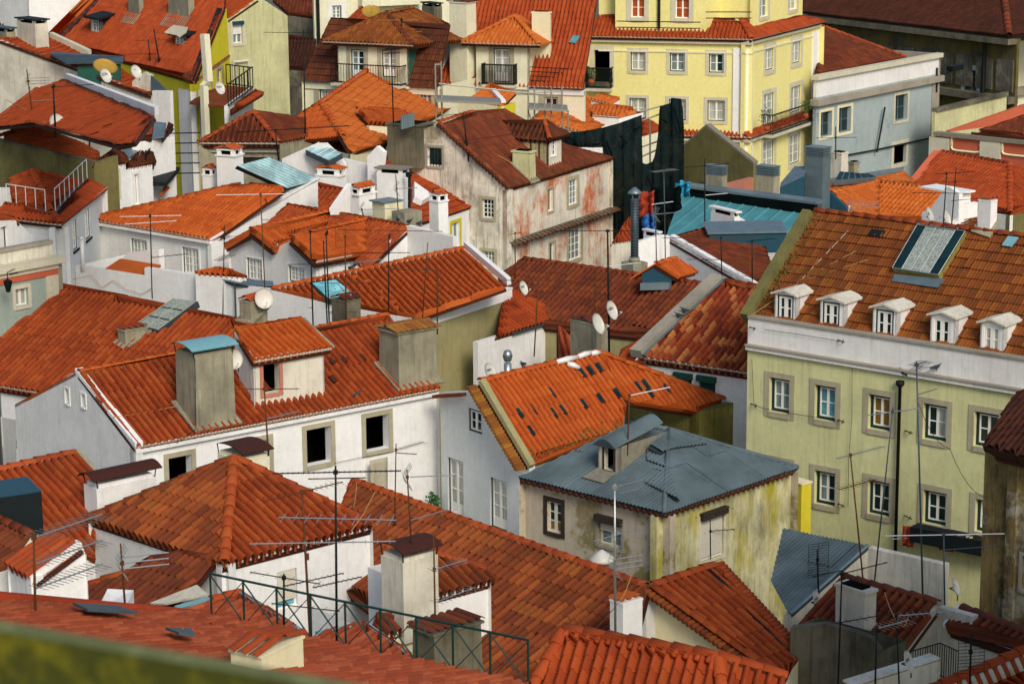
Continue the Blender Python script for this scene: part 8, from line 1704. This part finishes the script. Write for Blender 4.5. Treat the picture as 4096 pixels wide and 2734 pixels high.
# ------------------------------------------------------------------ pigeons
for lab, c, p, az in (('pigeon under the valley of the twin gables, lowest left', 'b2', (203, 722), 60), ('pigeon left of a pair on the first gable slope', 'b2', (355, 600), 200), ('pigeon right of a pair on the first gable slope', 'b2', (405, 580), 160), ('pigeon on the lower eave of the second gable, left one', 'b2', (683, 778), 90), ('pigeon on the lower eave of the second gable, right one', 'b2', (783, 752), 100),
                      ('pigeon by the corner of the cream bathroom block', 'b2', (1258, 488), 250), ('pigeon walking on the white gable crest, left one', 'b2', (1352, 500), 350), ('pigeon walking on the white gable crest, right one', 'b2', (1440, 515), 10), ('pigeon on the ridge of the orange roof', 'b2', (855, 893), 0), ('pigeon on the slim white tiled chimney', 'b2', (1592, 240), 180),
                      ('black pigeon lower on the grey sloping coping', 'b3', (1512, 1298), 200), ('pigeon higher on the grey sloping coping', 'b3', (1560, 1255), 190), ('pigeon on the cornice of the green house', 'c4', (1580, 345), 0), ('pigeon on top of the black drainpipe funnel', 'c4', (1300, 395), 120), ('pigeon on the eave tiles of the long white house', 'c2', (905, 575), 30), ('pigeon on the metal ledge by the round chrome vent', 'c3', (197, 310), 230)):
    K(c); P = Hit(p); o = pigeon(lab, p, P.y, az); o.location = P + V((0, -.12, .02))

# ------------------------------------------------------------------ cables
def cab(lab, pts, r=.010, m='cable_tan', sag=.0, up=.05):
    q = []
    for p in pts:
        if len(p) > 3: q.append(Dp(p[:3], p[3]))
        else: q.append(Hit(p) + Z1 * up - V((0, .1, 0)))
    cable(lab, q, r, m, sag)
cab('pale cable lying across the roof left of the blue-capped chimney', [(960, 742, 'c1'), (1180, 715, 'c1'), (1330, 685, 'c1'), (1495, 652, 'c1')], .012)
cab('leftmost of three cables strung over the dormer roof of the green house', [(890, 430, 'b4'), (840, 560, 'b4'), (620, 790, 'b4'), (430, 985, 'b4')], .014, 'beige_cloth')
cab('middle of three cables strung over the dormer roof of the green house', [(1300, 478, 'b4'), (900, 735, 'b4'), (400, 1000, 'b4')], .012, 'cable_tan')
cab('longest of three cables strung over the dormer roof of the green house', [(1510, 495, 'b4'), (1000, 810, 'b4'), (440, 990, 'b4'), (20, 1280, 'b4')], .012, 'cable_tan')
cab('yellow cable loop hanging from the silver pole to the roof', [(1130, 600, 'd3', 57), (1060, 800, 'd3', 57), (990, 900, 'd3', 57), (780, 1140, 'd3')], .014)
cab('pale cable looped on the hip of the bright red roof', [(380, 1270, 'd3'), (385, 1350, 'd3'), (400, 1450, 'd3'), (412, 1560, 'd3')], .018, 'cable_tan')
cab('thin cable running down from the slim mast over the long roof', [(1060, 1370, 'c2', 62), (960, 130, 'd2', 62), (860, 270, 'd2', 61)], .014)
cab('sagging pale cable on the long white wall', [(620, 975, 'b1'), (780, 940, 'b1'), (870, 1045, 'b1'), (960, 980, 'b1'), (1080, 1060, 'b1'), (1200, 1100, 'b1'), (1290, 1050, 'b1')], .012, 'cable_tan')
cab('orange cables crossing the broad red roof', [(50, 850, 'a1'), (270, 960, 'a1'), (430, 1080, 'a1'), (650, 1150, 'a1'), (900, 1190, 'a1'), (1090, 1160, 'a1')], .02)
cab('pale cable crossing the steep red roof to a dormer', [(1060, 125, 'a1'), (1290, 235, 'a1'), (1430, 310, 'a1')], .02)
cab('pale wire from ruin ridge to its eave', [(1680, 1020, 'a2'), (1840, 1165, 'a2'), (2050, 1290, 'a2'), (2220, 1390, 'a2')], .02)
cab('cable hanging down the dark red roof to the yard', [(1080, 905, 'b3'), (1090, 1150, 'b3'), (1080, 1330, 'b3')], .014)
cab('thin cable on the front of the olive wall', [(1600, 1000, 'c2', 90), (1640, 160, 'c2', 90), (1740, 360, 'c2', 90)], .01)
cab('dark wires slung along the parapet of the green house', [(130, 1400, 'b4'), (420, 1440, 'b4'), (770, 1500, 'b4')], .009, 'cable_dark')
cab('washing line before the white wall of the open-window house', [(720, 1130, 'c2'), (980, 1075, 'c2'), (1230, 1030, 'c2')], .008, 'cable_dark')
cab('thin pale cable on the salmon roof near the small chimney', [(1260, 1230, 'd1'), (1360, 1170, 'd1'), (1470, 1150, 'd1'), (1555, 1105, 'd1')], .014)

cab('pair of pale wires slung from roof ridge to the hipped house', [(905, 1290, 'c2', 68), (860, 1490, 'c2', 66), (640, 1420, 'c2', 66)], .010, 'cable_tan', .3)
cab('pale cable drooping from the olive wall to the orange verge', [(1590, 1330, 'b2', 90), (1640, 120, 'c2', 90), (1800, 420, 'c2', 88)], .010, 'cable_tan', .2)
cab('dark cable draped down the blue-capped chimney and across its eave', [(1655, 250, 'c1'), (1660, 500, 'c1'), (1665, 840, 'c1'), (1500, 960, 'c1')], .012, 'cable_dark')
cab('thin dark wires before the first windows of the green house', [(20, 250, 'c4'), (40, 640, 'c4'), (130, 670, 'c4'), (380, 715, 'c4'), (760, 775, 'c4')], .010, 'cable_dark')
cab('dark cable hanging down the green facade beside the drainpipe', [(870, 330, 'c4'), (868, 760, 'c4'), (840, 1100, 'c4'), (835, 1500, 'c4')], .008, 'cable_dark')
cab('sagging wire from the tallest mast to the decayed corner', [(1430, 600, 'c4', 66), (1700, 1000, 'c4', 66), (2010, 1420, 'c4', 66)], .008, 'cable_dark', .3)
cab('yellow cable curling round the yard mast', [(1150, 790, 'd4', 56), (1290, 1060, 'd4', 54), (1350, 990, 'd4', 55)], .012, 'cable_tan', .15)
# ------------------------------------------------------------------ other small things
K('c2')
P = Dp((2185, 395), 86); T = thing('turbine_vent', 'chrome ball shaped turbine vent on a metal pipe', 'vent', P); MB().tube([P - Z1 * .5, at(P, zat(P, (2185, 280)))], .14, 12).build('pipe', 'steel', T, True); c = at(P, zat(P, (2185, 212)))
MB().tube([c - Z1 * .24, c - Z1 * .2, c - Z1 * .1, c, c + Z1 * .1, c + Z1 * .18, c + Z1 * .21], [.10, .13, .16, .17, .15, .09, .02], 16).build('ball', 'steel', T, True)
for i in range(16):
    a = i * .3927; f_ = lambda t, r_: c + V((math.cos(a + t), math.sin(a + t), 0)) * r_; MB().tube([f_(0, .13) - Z1 * .19, f_(.15, .175) - Z1 * .02, f_(.3, .105) + Z1 * .17], .01, 4).build('vane', 'zinc_dark', T)
K('d3'); P = Dp((865, 600), 63.5); T = thing('flue_cowl', 'conical white flue cap on a short pipe behind the mossy ridge', 'vent', P); rr = .36; z1 = zat(P, (865, 520))
MB().tube([P - Z1 * .4, at(P, z1)], .2, 12).build('pipe', 'cement', T, True); MB().tube([at(P, z1 + .02), at(P, z1 + .24)], .26, 12).build('flue', 'black_hole', T, True) if False else None
MB().tube([at(P, z1 - .02), at(P, z1 + .06), at(P, z1 + .3)], [rr, rr, .03], 14).build('cap', 'dish', T, True)
K('c2')  # cloth on line
u_ = D7_; P = Hit((985, 1090)) - N7 * .25 if False else On((985, 1092), (A7, -N7)) - perp(D7_) * .22; w_ = .75; n = 8; mb = MB(); G = [[P + D7_ * (w_ * i / n) - Z1 * (1.35 * j / n) - perp(D7_) * (.05 * math.sin(i * 1.3) * (.4 + j / n)) for i in range(n + 1)] for j in range(n + 1)]
mb.add([p for r_ in G for p in r_], [(j * (n + 1) + i, j * (n + 1) + i + 1, (j + 1) * (n + 1) + i + 1, (j + 1) * (n + 1) + i) for i in range(n) for j in range(n)]); o = mb.build('hanging_cloth', 'beige_cloth', None, True); o.modifiers.new('thickness', 'SOLIDIFY').thickness = .01; tag(o, 'beige cloth pegged below the last open window', 'laundry')
# balcony plants by the french windows
def plant(lab, P, h, w, n, pot=True):
    T = thing('potted_plant', lab, 'plant', P)
    if pot: MB().tube([P, P + Z1 * .28], [.13, .18], 10).build('pot', 'terracotta', T, True)
    mb = MB(); rq = random.Random(n)
    for i in range(n):
        d = V((rq.gauss(0, 1), rq.gauss(0, 1), rq.gauss(.3, .8))).normalized(); p = P + Z1 * (.3 + h * .5) + V((d.x * w, d.y * w, d.z * h * .5)) * rq.uniform(.3, 1); s_ = V((rq.gauss(0, 1), rq.gauss(0, 1), rq.gauss(0, .6))).normalized() * .07; k = V((rq.gauss(0, 1), rq.gauss(0, 1), rq.gauss(0, 1))).normalized() * .045; mb.add([p - s_, p + k, p + s_, p - k], [(0, 1, 2, 3)])
    mb.build('foliage', 'leaf', T); st_ = MB()
    for i in range(5): a = i * 1.3; st_.tube([P + Z1 * .25, P + Z1 * (.3 + h * .8) + V((math.cos(a), math.sin(a), 0)) * w * .6], .012, 4)
    st_.build('stem', 'leaf_dry', T)
gp = lambda p, dd: On(p, (E9, V((D7_.x, D7_.y, 0)))) - D7_ * dd
p0, p1 = gp((1500, 1500), .6), gp((2180, 270, 'd2'), .6); p0.z = p1.z = gp((1640, 1568), .6).z - .35; p1 = p0 + (p1 - p0).normalized() * (at(p1, p0.z) - p0).length
T = thing('balcony', 'narrow balcony with lattice railing below the french windows', 'balcony', p0); slab([p0, p1, p1 + D7_ * .6, p0 + D7_ * .6], -Z1 * .12, 'floor_slab', 'concrete_slab', T)
mb = MB(); L_ = (p1 - p0).length; n = int(L_ / .12)
for i in range(n): a = p0 + (p1 - p0) * i / n; b = p0 + (p1 - p0) * min(1, (i + 4) / n); mb.tube([a, b + Z1 * .55], .012, 4); mb.tube([b, a + Z1 * .55], .012, 4)
mb.build('lattice', 'iron', T); MB().tube([p0 + Z1 * .57, p1 + Z1 * .57], .025, 5).build('handrail', 'iron', T)
pf = lambda s_: p0 + (p1 - p0) * s_ + D7_ * .25
plant('tall green potted plant on the lattice balcony', pf(.18), 1.0, .28, 160); plant('low trailing green plant in the middle of the lattice balcony', pf(.42), .4, .4, 120); plant('terracotta pot with dark plant at the far end of the lattice balcony', pf(.93), .35, .18, 50)
K('a3'); P = Dp((772, 715), 148.2); plant('white pot with green plant on the yellow house balcony', P, .8, .35, 60); P = Dp((893, 545), 150.6); 
K('a4'); plant('leafy plant at the left end of the scrolled balcony', Dp((150, 1110), 150.5), 1.3, .6, 120); plant('leafy plant at the right end of the scrolled balcony', Dp((480, 1000), 156), 1.0, .5, 80)
# laundry on the shaded green facade
K('d4')
for lab, x0, y0, x1, y1, cl in (('washed-out red garment on the yard facade', 1370, 195, 1450, 385, 'red_cloth'), ('blue shirt on the yard facade line', 1585, 235, 1675, 380, 'blue_cloth'), ('dark red blanket on the yard facade line', 1680, 255, 1790, 425, 'red_cloth'), ('faded blue rag at the right end of the yard line', 1900, 280, 1945, 380, 'beige_cloth')):
    A_, B_ = On((x0, y0), (A10, -N10)) - N10 * .45, On((x1, y1), (A10, -N10)) - N10 * .45; w_ = (B_ - A_).dot(D10); h_ = A_.z - B_.z; n = 6; mb = MB(); G = [[A_ + D10 * (w_ * i / n) - Z1 * (abs(h_) * j / n) - N10 * (.06 * math.sin(i * 1.7 + j * .4)) for i in range(n + 1)] for j in range(n + 1)]
    mb.add([p for r_ in G for p in r_], [(j * (n + 1) + i, j * (n + 1) + i + 1, (j + 1) * (n + 1) + i + 1, (j + 1) * (n + 1) + i) for i in range(n) for j in range(n)]); o = mb.build('laundry', cl, None, True); o.modifiers.new('thickness', 'SOLIDIFY').thickness = .012; tag(o, lab, 'laundry', 'laundry on the yard facade')
a, b = On((1275, 312), (A10, -N10)) - N10 * .45, On((2050, 270), (A10, -N10)) - N10 * .45; cable('washing line across the shaded green facade', [a, b], .012, 'bar_white')
a, b = On((1420, 190), (A10, -N10)) - N10 * .5, On((2010, 300), (A10, -N10)) - N10 * .5; T = thing('window_awning', 'dark awning slab under the lowest window of the green house', 'awning', a); MB().box(On((1440, 200), (A10, -N10)), D10 * 3.2, -N10 * .55, -Z1 * .5).build('canopy', 'slate', T)
K('b1'); P = Dp((70, 1075), 90.3); T = thing('wall_lantern', 'black wall lantern on the turquoise tile front', 'lantern', P); MB().tube([P, P + Z1 * .1, P + Z1 * .42, P + Z1 * .5], [.08, .1, .18, .03], 6).build('lamp', 'iron', T); MB().tube([P + Z1 * .5, P + Z1 * .75, P + V((.2, .4, .8))], .02, 5).build('bracket', 'iron', T)
P = Dp((80, 930), 90.3); MB().tube([P, P + V((.25, .4, 0))], .02, 4).build('hook', 'iron', T)
K('b2'); P = Dp((1725, 710), 104.5); plant('white flower bowl by the slim tiled chimney', P, .3, .12, 30)
# white pyramid roof light and the bright little cap in the foreground
K('d1'); P = Dp((840, 905), 52.5); Q = Dp((1065, 917), 52.5); a = Dp((940, 865), 53.2); o = MB().add([P, Q, Q + V((0, 1.2, 0)), P + V((0, 1.2, 0)), a, P - Z1 * .3, Q - Z1 * .3, Q + V((0, 1.2, -.3)), P + V((0, 1.2, -.3))], [(0, 1, 4), (1, 2, 4), (2, 3, 4), (3, 0, 4), (0, 5, 6, 1), (1, 6, 7, 2), (3, 8, 5, 0)]).build('skylight_cap', 'white_grey', None); tag(o, 'low white pyramid cap behind the red parapet band', 'roof light')
# ------------------------------------------------------------------ lay the tiles, now that everything that hides them stands
left = {}
for (H_, R_, poly_, u_, v_, n_, kind_, m_, k_, g_) in ROOFS:
    b_ = left.get(H_.name, 300); b_ -= lay_tiles(H_, R_, poly_, u_, v_, n_, kind_, m_, k_, g_, b_, BVH); left[H_.name] = b_
